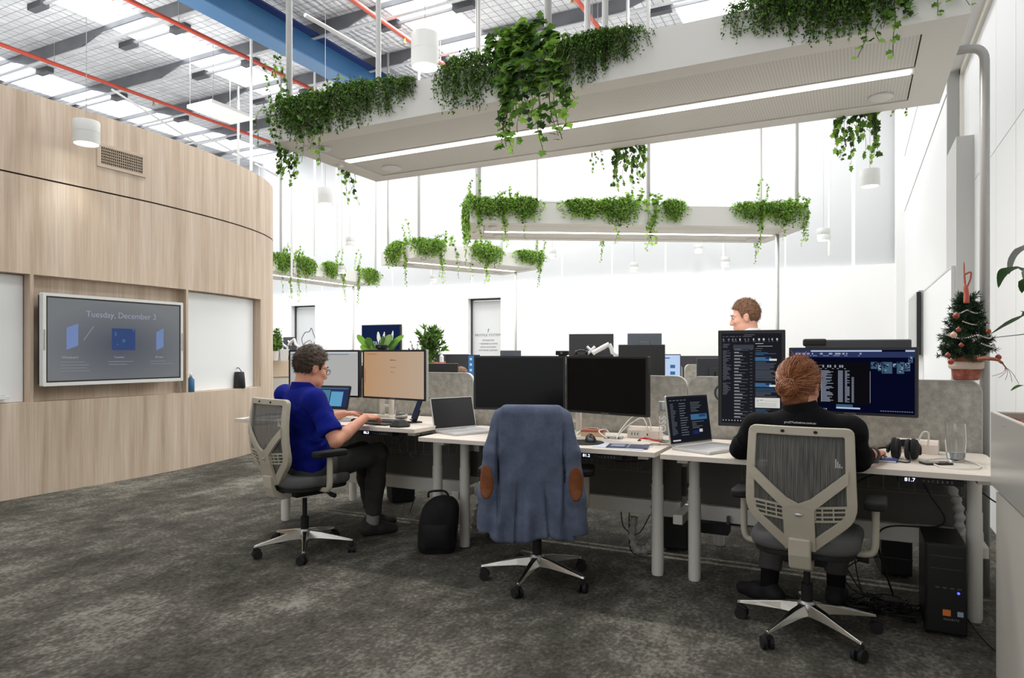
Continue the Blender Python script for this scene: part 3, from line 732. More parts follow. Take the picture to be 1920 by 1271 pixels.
for kind,px,sc,fl,lab in (
  ('ivy_c',520,(0.7,1,0.9),0,'light green ivy climbing the pole at the left corner of the nearest planter'),
  ('fern_a',572,(1.05,1,1.05),0,'dark fern clump at the left end of the nearest planter front'),
  ('ivy_b',600,(1.2,1,1.0),0,'ivy strands hanging below the left dark fern of the nearest planter'),
  ('fern_b',655,(1.1,1,1.25),1,'dark fern clump, second from the left on the nearest planter front'),
  ('fern_c',720,(1.25,1,0.95),0,'fern clump, third from the left on the nearest planter front'),
  ('fern_c',762,(0.5,0.8,0.55),1,'thin wisp of fern right of the left fern group on the nearest planter'),
  ('fern_b',880,(1.15,1,1.35),0,'dark fern clump just left of the big ivy on the nearest planter'),
  ('ivy_a',985,(1.35,1,1.0),0,'big-leaved ivy spilling over the middle of the nearest planter'),
  ('ivy_b',1040,(1.2,1,0.75),1,'ivy strands hanging right of the big ivy on the nearest planter'),
  ('fern_a',1105,(0.75,1,0.95),1,'dark fern clump just right of the big ivy on the nearest planter'),
  ('fern_c',1165,(0.9,1,0.75),0,'light fern tip at the right edge of the middle plant group on the nearest planter'),
  ('fern_c',1425,(1.1,1,0.8),0,'thin fern wisps left of the dense fern at top right'),
  ('fern_a',1535,(1.0,1,1.0),0,'dense dark fern at the top right, left half'),
  ('fern_a',1610,(0.8,1,1.0),1,'dense dark fern at the top right, right half'),
  ('ivy_b',1665,(1.1,1,0.85),0,'ivy hanging right of the dense fern at top right'),
  ('ivy_b',1765,(0.9,1,0.5),1,'short ivy at the far right corner of the nearest planter')):
    plant(kind, P1, max(-2.22,min(2.25,edge_x(P1,px))), -1, lab, sc, fl)
plant('ivy_b', P1, 0.30, 'l', 'ivy hanging under the left end of the nearest planter, right of the far left pendant', (1.2,1,1.1))
plant('ivy_a', P1, -0.48, 'l', 'ivy hanging outside the left front corner of the nearest planter', (0.6,1,0.8), True)
for kind,px,sc,fl,lab in (('ivy_b',1110,(0.6,1,0.85),0,'thin ivy strand behind the nearest planter left of its middle'),
  ('ivy_a',1168,(0.7,1,0.95),1,'bright ivy hanging behind the middle of the nearest planter'),
  ('fern_c',1538,(0.5,1,0.6),0,'small dark wisp behind the nearest planter, right of the middle'),
  ('ivy_a',1618,(0.75,1,0.95),0,'bright ivy hanging behind the right part of the nearest planter'),
  ('ivy_b',1698,(0.6,1,0.6),1,'small ivy sprig behind the far right end of the nearest planter')):
    plant(kind, P1, min(2.2,edge_x(P1,px,1)), 1, lab, sc, fl)
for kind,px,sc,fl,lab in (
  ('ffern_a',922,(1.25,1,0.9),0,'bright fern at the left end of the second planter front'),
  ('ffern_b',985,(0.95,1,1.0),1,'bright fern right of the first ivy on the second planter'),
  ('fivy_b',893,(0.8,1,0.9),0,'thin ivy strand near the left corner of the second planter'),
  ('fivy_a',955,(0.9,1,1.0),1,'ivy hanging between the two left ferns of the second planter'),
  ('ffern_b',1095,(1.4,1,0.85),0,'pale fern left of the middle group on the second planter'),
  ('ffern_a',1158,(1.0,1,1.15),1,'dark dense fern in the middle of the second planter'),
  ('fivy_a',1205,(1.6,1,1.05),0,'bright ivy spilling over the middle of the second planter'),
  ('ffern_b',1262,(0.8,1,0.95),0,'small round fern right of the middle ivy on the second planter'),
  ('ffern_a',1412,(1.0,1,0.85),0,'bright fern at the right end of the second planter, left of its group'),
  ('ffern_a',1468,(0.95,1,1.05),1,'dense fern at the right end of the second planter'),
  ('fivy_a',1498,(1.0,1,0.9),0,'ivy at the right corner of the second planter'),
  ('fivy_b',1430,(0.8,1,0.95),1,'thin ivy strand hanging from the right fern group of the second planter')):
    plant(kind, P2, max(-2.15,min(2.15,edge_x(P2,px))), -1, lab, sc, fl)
plant('ffern_a', P2, -0.25, 'l', 'bright fern draped over the left end of the second planter', (1.3,1,1.9))
plant('fivy_b', P2, 0.3, 'l', 'ivy hanging from the back left end of the second planter', (1.2,1,1.1))
for px,lab in ((1135,'thin ivy sprig below the back of the second planter, left one'),(1425,'thin ivy sprig below the back of the second planter, right one')):
    plant('fivy_b', P2, edge_x(P2,px,1), 1, lab, (0.7,1,0.9))
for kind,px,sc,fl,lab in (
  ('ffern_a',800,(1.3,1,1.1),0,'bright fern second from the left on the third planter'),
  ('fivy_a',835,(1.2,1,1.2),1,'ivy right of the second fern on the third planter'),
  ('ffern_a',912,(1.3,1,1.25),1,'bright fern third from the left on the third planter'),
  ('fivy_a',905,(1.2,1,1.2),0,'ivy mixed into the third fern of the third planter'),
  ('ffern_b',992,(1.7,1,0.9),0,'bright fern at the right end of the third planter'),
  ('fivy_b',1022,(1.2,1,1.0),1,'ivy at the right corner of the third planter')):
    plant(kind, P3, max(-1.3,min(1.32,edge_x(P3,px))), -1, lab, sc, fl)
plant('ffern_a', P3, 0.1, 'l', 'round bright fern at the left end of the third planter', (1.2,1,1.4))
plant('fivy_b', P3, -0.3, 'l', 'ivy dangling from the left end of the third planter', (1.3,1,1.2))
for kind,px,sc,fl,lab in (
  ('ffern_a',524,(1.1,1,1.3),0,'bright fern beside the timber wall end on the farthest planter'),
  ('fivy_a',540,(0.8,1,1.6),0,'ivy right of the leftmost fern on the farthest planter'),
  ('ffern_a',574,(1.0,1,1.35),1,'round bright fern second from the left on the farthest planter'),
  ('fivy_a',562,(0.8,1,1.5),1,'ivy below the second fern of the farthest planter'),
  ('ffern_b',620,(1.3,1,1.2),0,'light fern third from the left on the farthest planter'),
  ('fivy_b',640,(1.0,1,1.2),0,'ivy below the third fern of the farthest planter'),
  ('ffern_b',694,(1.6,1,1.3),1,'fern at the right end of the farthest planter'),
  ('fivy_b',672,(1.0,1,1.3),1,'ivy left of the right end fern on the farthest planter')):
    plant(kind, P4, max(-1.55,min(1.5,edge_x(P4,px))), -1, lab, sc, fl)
# ================================================================ DESKS
YC = 4.64
MOD = [(-4.30,-2.615,0.873),(-2.585,-0.992,0.823),(-0.965,0.658,0.817)]
DLAB = ['left','middle','right']
DISPL = emis('led_digits', (205,215,255), 2.5)
def desk(x0, x1, z, side, lab, disp, full=True):
    """side -1: user sits at low y; desk in local coordinates, origin at the floor under the desk centre"""
    y_in, y_out = YC+side*0.045, YC+side*0.866
    cx, cy = (x0+x1)/2, (y_in+y_out)/2
    t = thing('desk', lab, 'desk', (cx,cy,0), 0 if side < 0 else PI, 'sit-stand desks of the front bench')
    w = (x1-x0)/2; h = 0.41          # local: front edge at y=-h, back at +h
    poly = rrect(-w,w,-h,h,(0.004,0.004,0.04,0.04),4)
    MB().prism(poly, z-0.028, z).build('desktop', DTOP, t, bevel=0.0015)
    for sx in (-1,1):
        lx = sx*(w-0.10); ly = 0.03
        m = MB(); m.cyl((lx,ly,0.012),(lx,ly,0.56),0.037,n=24); m.cyl((lx,ly,0.0),(lx,ly,0.012),0.034,n=24); m.cyl((lx,ly,0.56),(lx,ly,z-0.05),0.033,n=24)
        m.build('leg', WMETAL, t, smooth='auto')
        MB().box(lx-0.03,lx+0.03,-0.30,0.36,z-0.06,z-0.028).build('top_bracket', WMETAL, t)
    MB().box(-w+0.1,w-0.1,0.0,0.06,z-0.075,z-0.03).build('top_rail', WMETAL, t)
    MB().box(-w+0.02,w-0.02,0.30,0.345,0.30,0.40).build('cross_beam', WMETAL, t, bevel=0.006)
    MB().box(-w+0.03,w-0.03,0.365,0.385,0.40,z-0.07).build('modesty_panel', mat('modesty_felt_shaded',(92,90,85),0.9), t)  # felt coloured darker to paint in the shade under the desk
    if full:
        cpx = w-0.33
        cp = MB().box(cpx-0.135,cpx+0.135,-h+0.02,-h+0.10,z-0.062,z-0.028).build('control_panel', SOFTBLK, t, bevel=0.004)
        text('height_display', disp, 0.024, DISPL, cp, (cpx-0.085,-h+0.0185,z-0.046), sx=1.1)
        text('button_marks', '^ v 1 2 3 4 S', 0.015, mat('button_print',(150,148,142),0.6), cp, (cpx+0.03,-h+0.0185,z-0.047), spacing=1.5)
        m = MB(); bx0,bx1 = -w+0.35,w-0.12; by,bz = 0.22,0.60
        for zz in (bz,bz+0.11): m.cyl((bx0,by,zz),(bx1,by,zz),0.0018,n=6); m.cyl((bx0,by+0.11,zz),(bx1,by+0.11,zz),0.0018,n=6)
        k = int((bx1-bx0)/0.075)
        for i in range(k+1):
            x = bx0+(bx1-bx0)*i/k
            m.tube([(x,by,bz+0.11),(x,by,bz),(x,by+0.11,bz),(x,by+0.11,bz+0.11)],0.0016,6)
        m.build('wire_basket', mat('basket_wire',(120,118,112),0.5), t)
    return t
for i,(x0,x1,z) in enumerate(MOD):
    desk(x0,x1,z,-1,['white sit-stand desk at left where the man in the blue shirt works','white sit-stand desk in the middle in front of the empty chair','white sit-stand desk at right where the person in black sits'][i],['86.3','81.2','81.7'][i])
for i,(x0,x1,z) in enumerate(MOD):
    desk(x0,x1,[0.74,0.74,0.78][i],1,['white desk back to back with the left desk','white desk back to back with the middle desk','white desk back to back with the right desk, before the standing man'][i],'',False)
# rails joining front and back legs, low under the bench
for x,lab in ((-4.2,'low white floor rail at the left end of the bench'),(-2.60,'low white floor rail between the left and middle desks'),(-0.98,'low white floor rail between the middle and right desks'),(0.6,'low white floor rail at the right end of the bench')):
    tag(MB().box(x-0.03,x+0.03,4.27,5.02,0.31,0.37).build('bench_rail', WMETAL, bevel=0.004), lab, 'rail', 'bench rails')
# felt screens
SCRX = [(-4.29,-2.655,'grey felt desk screen behind the left desk'),(-2.640,-1.002,'grey felt desk screen behind the black middle monitors'),(-0.990,0.648,'grey felt desk screen behind the right desk, small tree on its corner')]
EDGE = mat('screen_edge_trim',(190,188,182),0.5)
for x0,x1,lab in SCRX:
    cx = (x0+x1)/2; w = (x1-x0)/2
    t = thing('desk_screen', lab, 'partition', (cx,YC,0.0), 0, 'felt desk screens')
    r = (0.01,0.01,0.07,0.07)
    MB().prism(rrect(-w,w,0.62,1.222,r,6), -0.014, 0.014, 'y').build('felt_panel', FELT, t)
    MB().ring(rrect(-w-0.004,w+0.004,0.616,1.226,r,6), rrect(-w+0.001,w-0.001,0.621,1.221,r,6), -0.016, 0.016).build('edge_trim', EDGE, t)
    MB().box(-w+0.2,-w+0.25,-0.02,0.02,0.55,0.66).box(w-0.25,w-0.2,-0.02,0.02,0.55,0.66).build('clamp', WMETAL, t)
# ---------------------------------------------------------------- monitors
def monitor(name, lab, w, h, loc, rz, tilt=0.0, front=None, draw=None, back=False, vesa=True, group=None, bez=0.014, sidecol=None, chin=0.0):
    """local: screen faces -y, origin at the centre"""
    t = thing(name, lab, 'monitor', loc, 0, group, rot=(tilt,0,rz))
    MB().box(-w/2,w/2,0.0,0.028,-h/2,h/2).build('housing', sidecol or BLACK, t, bevel=0.004)
    MB().box(-w*0.3,w*0.3,0.028,0.05,-h*0.32,h*0.32).build('back_bulge', BLACK, t, bevel=0.01)
    MB().ring(rrect(-w/2,w/2,-h/2,h/2,0.005), rrect(-w/2+bez,w/2-bez,-h/2+bez+chin,h/2-bez,0.001), -0.008, 0.002).build('bezel', BLACK, t)
    s = MB().box(-w/2+bez,w/2-bez,-0.004,0.001,-h/2+bez+chin,h/2-bez).build('screen', front or SCROFF, t)
    MB().box(-0.03,0.03,-0.0095,-0.008,-h/2+0.004,-h/2+0.010).build('badge', mat('badge_grey',(110,112,115),0.4,0.6), t)
    if draw: draw(s, w-2*bez, h-2*bez-chin, chin/2)
    return t
def webcam(loc, rz, lab, w=0.09):
    t = thing('webcam', lab, 'webcam', loc, rz, 'webcams on monitors')
    MB().box(-w/2,w/2,-0.015,0.015,0.0,0.03).build('body', SOFTBLK, t, bevel=0.005)
    MB().cyl((0,-0.018,0.015),(0,-0.014,0.015),0.009,n=14).build('lens', mat('lens_grey',(90,92,96),0.15), t)
    MB().box(-w*0.25,w*0.25,-0.012,0.03,-0.012,0.0).build('clip', SOFTBLK, t)
    return t
def between(pl, pr, z):   # centre and rotation of a panel whose bottom runs pl->pr
    c = ((pl[0]+pr[0])/2,(pl[1]+pr[1])/2,z); return c, math.atan2(pr[1]-pl[1],pr[0]-pl[0])
E_GREY = emis('screen_pale_grey', (176,176,174), 0.95)
E_TAN = ramp_mat('screen_tan_base', [(0.3,(172,142,108)),(0.7,(172,142,108))], 1)
mt = bpy.data.materials.new('screen_tan'); mt.use_nodes = True; nt = mt.node_tree; nt.nodes.clear()
e = nt.nodes.new('ShaderNodeEmission'); o = nt.nodes.new('ShaderNodeOutputMaterial'); tcx = nt.nodes.new('ShaderNodeTexCoord'); g = nt.nodes.new('ShaderNodeSeparateXYZ'); rp = nt.nodes.new('ShaderNodeValToRGB'); mr = nt.nodes.new('ShaderNodeMapRange')
mr.inputs['From Min'].default_value = -0.3; mr.inputs['From Max'].default_value = 0.3
rp.color_ramp.elements[0].color = lin((180,143,108)); rp.color_ramp.elements[1].color = lin((182,160,140)); e.inputs[1].default_value = 1.0
nt.links.new(tcx.outputs['Object'], g.inputs[0]); nt.links.new(g.outputs['X'], mr.inputs[0]); nt.links.new(mr.outputs[0], rp.inputs[0]); nt.links.new(rp.outputs[0], e.inputs[0]); nt.links.new(e.outputs[0], o.inputs[0])
def rects(s, name, items, mats, rank=None):
    m = MB()
    for mi,x0,x1,z0,z1 in items: m.m = mi; m.box(min(x0,x1),max(x0,x1),-0.0055-0.0003*(rank[mi] if rank else mi),-0.004,min(z0,z1),max(z0,z1))
    return m.build(name, mats, s)
E_BAR = emis('ui_bar', (196,202,210), 0.9); E_LINE = emis('ui_line', (110,118,140), 0.8); E_RED = emis('ui_red', (176,96,84), 0.8); E_DOT = emis('ui_dark', (120,104,92), 0.8)
def draw_l(s, w, h, c): rects(s,'window_bars',[(0,-w/2+0.005,w/2-0.01,h/2-0.012,h/2-0.003),(1,-w/2+0.005,w/2-0.09,h/2-0.024,h/2-0.019)],[E_BAR,E_LINE])
def draw_t(s, w, h, c):
    it = [(0,-w/2+0.04+0.012*i,-w/2+0.047+0.012*i,h/2-0.022,h/2-0.016) for i in range(9)]+[(0,-w/2+0.012,-w/2+0.016,-0.07,0.04)]
    it += [(1,-0.03,0.0,0.105,0.112),(1,0.005,0.03,0.105,0.110),(1,-0.02,-0.014,0.05,0.058),(1,0.0,0.006,0.05,0.058),(1,0.02,0.026,0.05,0.058),(1,0.0,0.006,0.015,0.022),(1,-0.02,-0.014,0.015,0.022)]
    rects(s,'window_marks',it,[E_RED,E_DOT])
# left pair
pm = (-3.42,4.24)
c,a = between(pm,(-2.745,4.117),1.219); MB_TOP = 1.406
monitor('monitor','monitor with tan screen right of the man in blue',0.675,0.372,c,a,0,mt,draw_t,group='front bench monitors',sidecol=mat('monitor_side_grey',(170,170,168),0.5))
c2,a2 = between((-4.17,4.20),(pm[0]-0.005,pm[1]),1.219)
monitor('monitor','monitor with pale grey screen behind the head of the man in blue',0.70,0.372,c2,a2,0,E_GREY,draw_l,group='front bench monitors')
webcam((-3.23,4.225,MB_TOP+0.008),a,'small black webcam clipped on the tan monitor',0.11)
# middle pair
c,a = between((-2.365,4.135),(-1.742,4.30),1.175)
monitor('monitor','switched-off black monitor, left of the middle pair',0.64,0.372,c,a,0,group='front bench monitors')
c,a = between((-1.735,4.30),(-1.125,4.12),1.172)
monitor('monitor','switched-off black monitor, right of the middle pair',0.635,0.374,c,a,0,group='front bench monitors')
webcam((-1.77,4.305,1.366),0,'black webcam on top of the middle pair of monitors')
# portrait monitor of the right desk
UIW = emis('ui_white',(205,208,212),0.85); UID = emis('ui_dimtext',(120,124,134),0.7); UIB = emis('ui_blue',(62,104,140),0.9); UIN = emis('ui_navy',(30,38,96),0.9); UIP = emis('ui_panel',(44,46,56),0.8); UIC = emis('ui_card',(214,214,208),0.9); UIS = emis('ui_selected',(66,70,80),0.8)
E_PORT = emis('portrait_screen',(31,31,38),0.85); E_DARKN = emis('navy_desktop',(6,9,34),0.9); E_XL = emis('spread_bg',(13,13,17),0.9)
_RK = None
def draw_mail(s, w, h, c):
    r = random.Random(5); it = []
    X = lambda u: -w/2+u*w
    Zt = lambda v: h/2-v*h
    def line(mi,u,v,l,t_=0.0028): it.append((mi,X(u),X(u+l),Zt(v)-t_,Zt(v)))
    for u,l in ((0.02,0.03),(0.07,0.05),(0.14,0.09),(0.25,0.03),(0.3,0.03),(0.36,0.15)): line(1,u,0.03,l)
    line(1,0.38,0.012,0.18)
    u = 0.02
    while u < 0.95: line(0 if r.random()<0.4 else 1,u,0.055,r.uniform(0.015,0.03),0.012); line(1,u,0.085,r.uniform(0.02,0.045)); u += r.uniform(0.05,0.09)
    for k in range(46): 
        if k in (4,5,33,34): continue
        line(1,0.02+0.01*(k%3==1),0.115+0.0125*k,r.uniform(0.05,0.14),0.0022)
    it.append((5,X(0.20),X(0.54),Zt(0.175),Zt(0.125)))
    for k in range(23):
        v = 0.135+0.036*k
        if v > 0.955: break
        line(0,0.215,v,r.uniform(0.07,0.14),0.003); line(1,0.215,v+0.013,r.uniform(0.14,0.24),0.0022); line(1,0.48,v+0.006,0.04,0.0022)
    line(0,0.57,0.11,0.13); line(0,0.60,0.14,0.25,0.002); line(1,0.57,0.165,0.12); line(1,0.57,0.19,0.1)
    for k,(a_,b_) in enumerate(((0.21,0.2),(0.222,0.34),(0.234,0.14))): line(2,0.57,a_,b_)
    for v in (0.262,0.548): it.append((2,X(0.565),X(0.83),Zt(v+0.042),Zt(v))); it.append((3,X(0.74),X(0.80),Zt(v+0.02),Zt(v+0.002))); it.append((4,X(0.80),X(0.92),Zt(v+0.04),Zt(v+0.018)))
    for k in range(17):
        v = 0.315+0.0125*k
        if 0.54 < v < 0.6: continue
        line(1 if r.random()<0.7 else 2,0.57,v,r.uniform(0.1,0.38),0.0022)
    for k in range(8): line(2 if k<4 else 1,0.57,0.605+0.0125*k,r.uniform(0.1,0.4),0.0022)
    it.append((4,X(0.565),X(0.97),Zt(0.82),Zt(0.71)))
    for k in range(4): line(2,0.57,0.835+0.012*k,r.uniform(0.1,0.25),0.0022)
    for k in range(10): line(0,0.02+0.05*k,0.965,0.014,0.006)
    rects(s,'mail_window',it,[UIW,UID,UIB,UIN,UIC,UIS])
    it2 = [(0,X(0.59+0.02*i),X(0.60+0.02*i),Zt(0.742+0.012*j),Zt(0.735+0.012*j)) for i in range(2) for j in range(2)]+[(0,X(0.64),X(0.70),Zt(0.74),Zt(0.735))]+[(1,X(0.72),X(0.94),Zt(0.747),Zt(0.744))]+[(1,X(0.59),X(0.92),Zt(0.77+0.012*i),Zt(0.767+0.012*i)) for i in range(4)]
    m = MB()
    for mi,x0,x1,z0,z1 in it2: m.m = mi; m.box(x0,x1,-0.0075,-0.0068,z0,z1)
    m.build('message_card_text',[emis('ui_ink',(60,62,70),0.7),emis('ui_ink2',(150,152,150),0.8)],s)
pc = (-0.553,4.345)
monitor('monitor','portrait monitor showing a dark mail window at the right desk',0.384,0.585,(pc[0],pc[1],1.2265),math.radians(3),0,E_PORT,draw_mail,group='front bench monitors',bez=0.020,sidecol=mat('monitor_side_white',(196,196,192),0.5))
def draw_sheet(s, w, h, c):
    r = random.Random(9); it = []
    X = lambda u: -w/2+u*w
    Zt = lambda v: h/2-v*h
    it.append((0,X(0.0),X(0.6),Zt(0.0),Zt(0.03))); it.append((1,X(0.17),X(0.75),Zt(0.004),Zt(0.028))); it.append((1,X(0.93),X(1.0),Zt(0.004),Zt(0.03))); it.append((0,X(0.0),X(1.0),Zt(0.03),Zt(0.12)))
    for k in range(34):
        u = r.uniform(0.01,0.64); it.append((2,X(u),X(u+r.uniform(0.008,0.025)),Zt(0.045),Zt(0.075))) if k%2 else it.append((2,X(u),X(u+r.uniform(0.01,0.04)),Zt(0.088),Zt(0.096)))
    it.append((3,X(0.13),X(0.66),Zt(0.20),Zt(0.87)))
    for k in range(16): u = 0.15+0.02*k; it.append((2,X(u),X(u+0.013),Zt(0.245),Zt(0.285)) if r.random()<0.6 else (2,X(u),X(u+0.016),Zt(0.30),Zt(0.308)))
    for k in range(30):
        v = 0.335+0.0172*k; t_ = 0.008
        it.append((2,X(0.145),X(0.145+r.uniform(0.02,0.10)),Zt(v),Zt(v+t_)))
        it.append((2,X(0.265),X(0.265+r.uniform(0.03,0.10)),Zt(v),Zt(v+t_)))
        it.append((2,X(0.40),X(0.44),Zt(v),Zt(v+t_))); it.append((2,X(0.457),X(0.475+r.choice((0,0.02))),Zt(v),Zt(v+t_)))
        if k > 5: it.append((2,X(0.512),X(0.53),Zt(v),Zt(v+t_)))
    it.append((2,X(0.258),X(0.263),Zt(0.335),Zt(0.85))); it.append((2,X(0.658),X(0.661),Zt(0.34),Zt(0.84)))
    it.append((4,X(0.385),X(0.52),Zt(0.88),Zt(0.93))); it.append((1,X(0.385),X(0.58),Zt(0.925),Zt(0.95)))
    for k in range(8): it.append((2,X(0.17+0.018*k),X(0.18+0.018*k),Zt(0.955),Zt(0.975)))
    for k in range(14): it.append((2,X(0.74+0.018*k),X(0.752+0.018*k),Zt(0.955),Zt(0.962)))
    for a_,b_,c_,d_ in ((0.665,0.715,0.19,0.30),(0.72,0.745,0.20,0.33),(0.75,0.83,0.19,0.37),(0.835,0.86,0.21,0.27),(0.865,0.92,0.19,0.37),(0.925,0.965,0.20,0.33),(0.95,0.985,0.10,0.20)):
        it.append((4,X(a_),X(b_),Zt(c_),Zt(d_)))
        for k in range(9): u = r.uniform(a_,b_-0.012); v = r.uniform(c_,d_-0.02); it.append((2 if r.random()<0.5 else 5,X(u),X(u+0.012),Zt(v),Zt(v+0.018)))
    rects(s,'spreadsheet_window',it,[emis('ui_ribbon',(44,54,92),0.9),emis('ui_lightbar',(176,190,220),0.95),emis('ui_celltext',(150,158,178),0.85),E_XL,emis('ui_teal',(62,92,116),0.9),emis('ui_navy2',(10,16,50),0.8)],rank=(0,2,3,0,1,4))
c,a = between((-0.332,4.262),(0.303,4.138),1.2265)
monitor('monitor','wide monitor showing a dark spreadsheet in front of the person in black',0.647,0.370,c,a,0,E_DARKN,draw_sheet,group='front bench monitors')
t = thing('monitor','dark monitor back with rounded webcam bar behind the spreadsheet monitor','monitor',(0.02,5.0,1.30),PI+math.radians(6))
MB().box(-0.31,0.31,0,0.03,-0.19,0.168).build('housing', DGREY, t, bevel=0.008)
MB().box(-0.29,0.29,-0.005,0.0,-0.17,0.15).build('screen', SCROFF, t)
MB().cyl((0,0.05,-0.505),(0,0.05,0.0),0.02,n=12).box(-0.11,0.11,-0.06,0.14,-0.519,-0.505).box(-0.03,0.03,0.03,0.06,-0.05,0.05).build('stand', SOFTBLK, t)
m = MB(); m.box(0.18,0.325,-0.02,0.035,0.125,0.175); m.build('webcam_bar', SOFTBLK, t, bevel=0.014, seg=3)
# desk arms holding the monitors
def dual_arm(x, y, z0, zt, lab, dx=0.16):
    t = thing('monitor_stand', lab, 'monitor arm', (x,y,z0), 0, 'white monitor arms')
    MB().box(-0.06,0.06,-0.05,0.05,0,0.02).build('clamp_base', WMETAL, t, bevel=0.004)
    for sx in (-1,1):
        m = MB(); m.cyl((sx*0.045,0,0.02),(sx*0.045,0,zt-z0-0.08),0.021,n=16)
        m.tube(catmull([(sx*0.045,0,zt-z0-0.10),(sx*0.07,-0.01,zt-z0-0.02),(sx*dx,-0.02,zt-z0+0.03)]),0.024,10)
        m.build('arm_post', WMETAL, t, smooth=True)
        MB().box(sx*dx-0.05,sx*dx+0.05,-0.05,-0.02,zt-z0-0.02,zt-z0+0.08).build('mount_plate', DGREY, t, bevel=0.004)
    MB().cyl((-0.045,0,0.09),(0.045,0,0.09),0.012,n=10).build('cross_tie', WMETAL, t)
    return t
dual_arm(-3.31,4.40,0.873,1.20,'white twin-post monitor arm under the tan screen',0.2)
dual_arm(-1.74,4.42,0.823,1.17,'white twin-post monitor arm behind the black middle monitors',0.2)
dual_arm(-0.33,4.44,0.817,1.22,'white twin-post monitor arm behind the right desk monitors',0.2)
# ---------------------------------------------------------------- laptops
def laptop(lab, hl, hr, z, depth, hgt, lean, scr, base, draw=None, lid=None):
    """hl, hr: hinge ends (left, right as the user sees them)"""
    hl, hr = Vector((hl[0],hl[1],0)), Vector((hr[0],hr[1],0)); w = (hr-hl).length; c = (hl+hr)/2
    t = thing('laptop', lab, 'laptop', (c.x,c.y,z), math.atan2(hr.y-hl.y,hr.x-hl.x), 'laptops on the front bench')
    MB().prism(rrect(-w/2,w/2,-depth,0.0,0.012),0.001,0.016).build('base', base, t, bevel=0.002)
    m = MB()
    nx,ny = 13,5
    for i in range(nx):
        for j in range(ny):
            x0 = -w*0.44+w*0.88*i/nx; y0 = -0.03-j*depth*0.1; m.box(x0+0.001,x0+w*0.88/nx-0.002,y0-depth*0.09,y0,0.0162,0.0178)
    m.build('keyboard', mat('laptop_keys',(178,178,178),0.5) if base is not BLACK else DGREY, t)
    MB().box(-w*0.16,w*0.16,-depth+0.015,-depth*0.6,0.0160,0.0166).build('trackpad', mat('trackpad_grey',(196,196,196),0.35), t)
    ld = bpy.data.objects.new('lid_pivot', None)
    bpy.data.objects.remove(ld)
    A = lean
    m = MB(); m.X = Matrix.Rotation(-A,4,'X')@Matrix.Identity(4)
    m.prism(rrect(-w/2,w/2,0.004,hgt,0.012),0.0,0.007,'y')
    lidm = m.build('lid', lid or base, t, loc=(0,0.003,0.014))
    m = MB(); m.X = Matrix.Rotation(-A,4,'X'); m.box(-w/2+0.006,w/2-0.006,-0.0015,0.0005,0.016,hgt-0.006); m.build('screen_bezel', BLACK, lidm)
    m = MB(); m.X = Matrix.Rotation(-A,4,'X'); m.box(-w/2+0.014,w/2-0.014,-0.0025,-0.001,0.024,hgt-0.016)
    sc = m.build('screen', scr, lidm)
    if draw:
        m = MB(); m.X = Matrix.Rotation(-A,4,'X'); mats = draw(m, w-0.028, hgt-0.04, 0.024)
        m.build('screen_windows', mats, lidm)
    return t
SILV = mat('silver_laptop',(205,205,203),0.35,0.4)
laptop('open silver laptop with black screen on the middle desk',(-2.612,4.02),(-2.47,4.36),0.823,0.25,0.232,math.radians(14),mat('dark_laptop_screen',(40,40,42),0.3),SILV,lid=SILV)
def draw_lmail(m, w, h, z0):
    r = random.Random(4)
    def R(mi,u0,u1,v0,v1): m.m = mi; m.box(-w/2+u0*w,-w/2+u1*w,-0.0032,-0.0024,z0+h*(1-v1),z0+h*(1-v0))
    for k in range(5): R(0,0.03+0.09*k,0.09+0.09*k,0.05,0.065)
    for k in range(26): R(0,0.04,0.04+r.uniform(0.06,0.14),0.13+0.028*k,0.138+0.028*k)
    for k in range(14): R(0,0.26,0.26+r.uniform(0.1,0.2),0.13+0.055*k,0.145+0.055*k)
    for k in range(6): R(0,0.55,0.55+r.uniform(0.1,0.4),0.12+0.04*k,0.132+0.04*k)
    R(1,0.53,0.95,0.40,0.53); R(2,0.74,0.92,0.41,0.47)
    for k in range(5): R(0,0.55,0.55+r.uniform(0.1,0.36),0.57+0.035*k,0.58+0.035*k)
    R(2,0.55,0.7,0.78,0.86); R(3,0.72,0.80,0.75,0.82); R(3,0.03,0.22,0.95,0.98)
    return [UID,UIB,UIN,UIW]
laptop('open silver laptop showing dark mail at the left end of the right desk',(-0.951,3.978),(-0.775,4.326),0.817,0.27,0.30,math.radians(8),emis('laptop_dark_ui',(26,28,36),0.8),SILV,draw_lmail,SILV)
def draw_lblue(m, w, h, z0):
    def R(mi,u0,u1,v0,v1): m.m = mi; m.box(-w/2+u0*w,-w/2+u1*w,-0.0032,-0.0024,z0+h*(1-v1),z0+h*(1-v0))
    R(0,0.02,0.98,0.02,0.08); R(1,0.08,0.45,0.14,0.95); R(2,0.48,0.85,0.2,0.98); R(3,0.48,0.85,0.2,0.23); R(0,0.5,0.6,0.42,0.43)
    return [emis('lb_bar',(84,110,150),0.8),emis('lb_teal',(78,128,150),0.9),emis('lb_blue',(98,160,200),0.95),emis('lb_dark',(40,56,90),0.8)]
laptop('open laptop with blue windows in front of the man in blue',(-3.80,4.085),(-3.465,4.105),0.93,0.19,0.19,math.radians(16),emis('laptop_navy',(44,56,96),0.8),DGREY,draw_lblue,BLACK)
t = thing('laptop_stand','low grey stand under the laptop of the man in blue','stand',(-3.637,4.00,0.873),math.atan2(0.06,0.4))
MB().box(-0.14,0.14,-0.08,0.08,0.0,0.006).box(-0.13,-0.11,-0.08,0.08,0.006,0.056).box(0.11,0.13,-0.08,0.08,0.006,0.056).build('stand_frame', ALU, t)
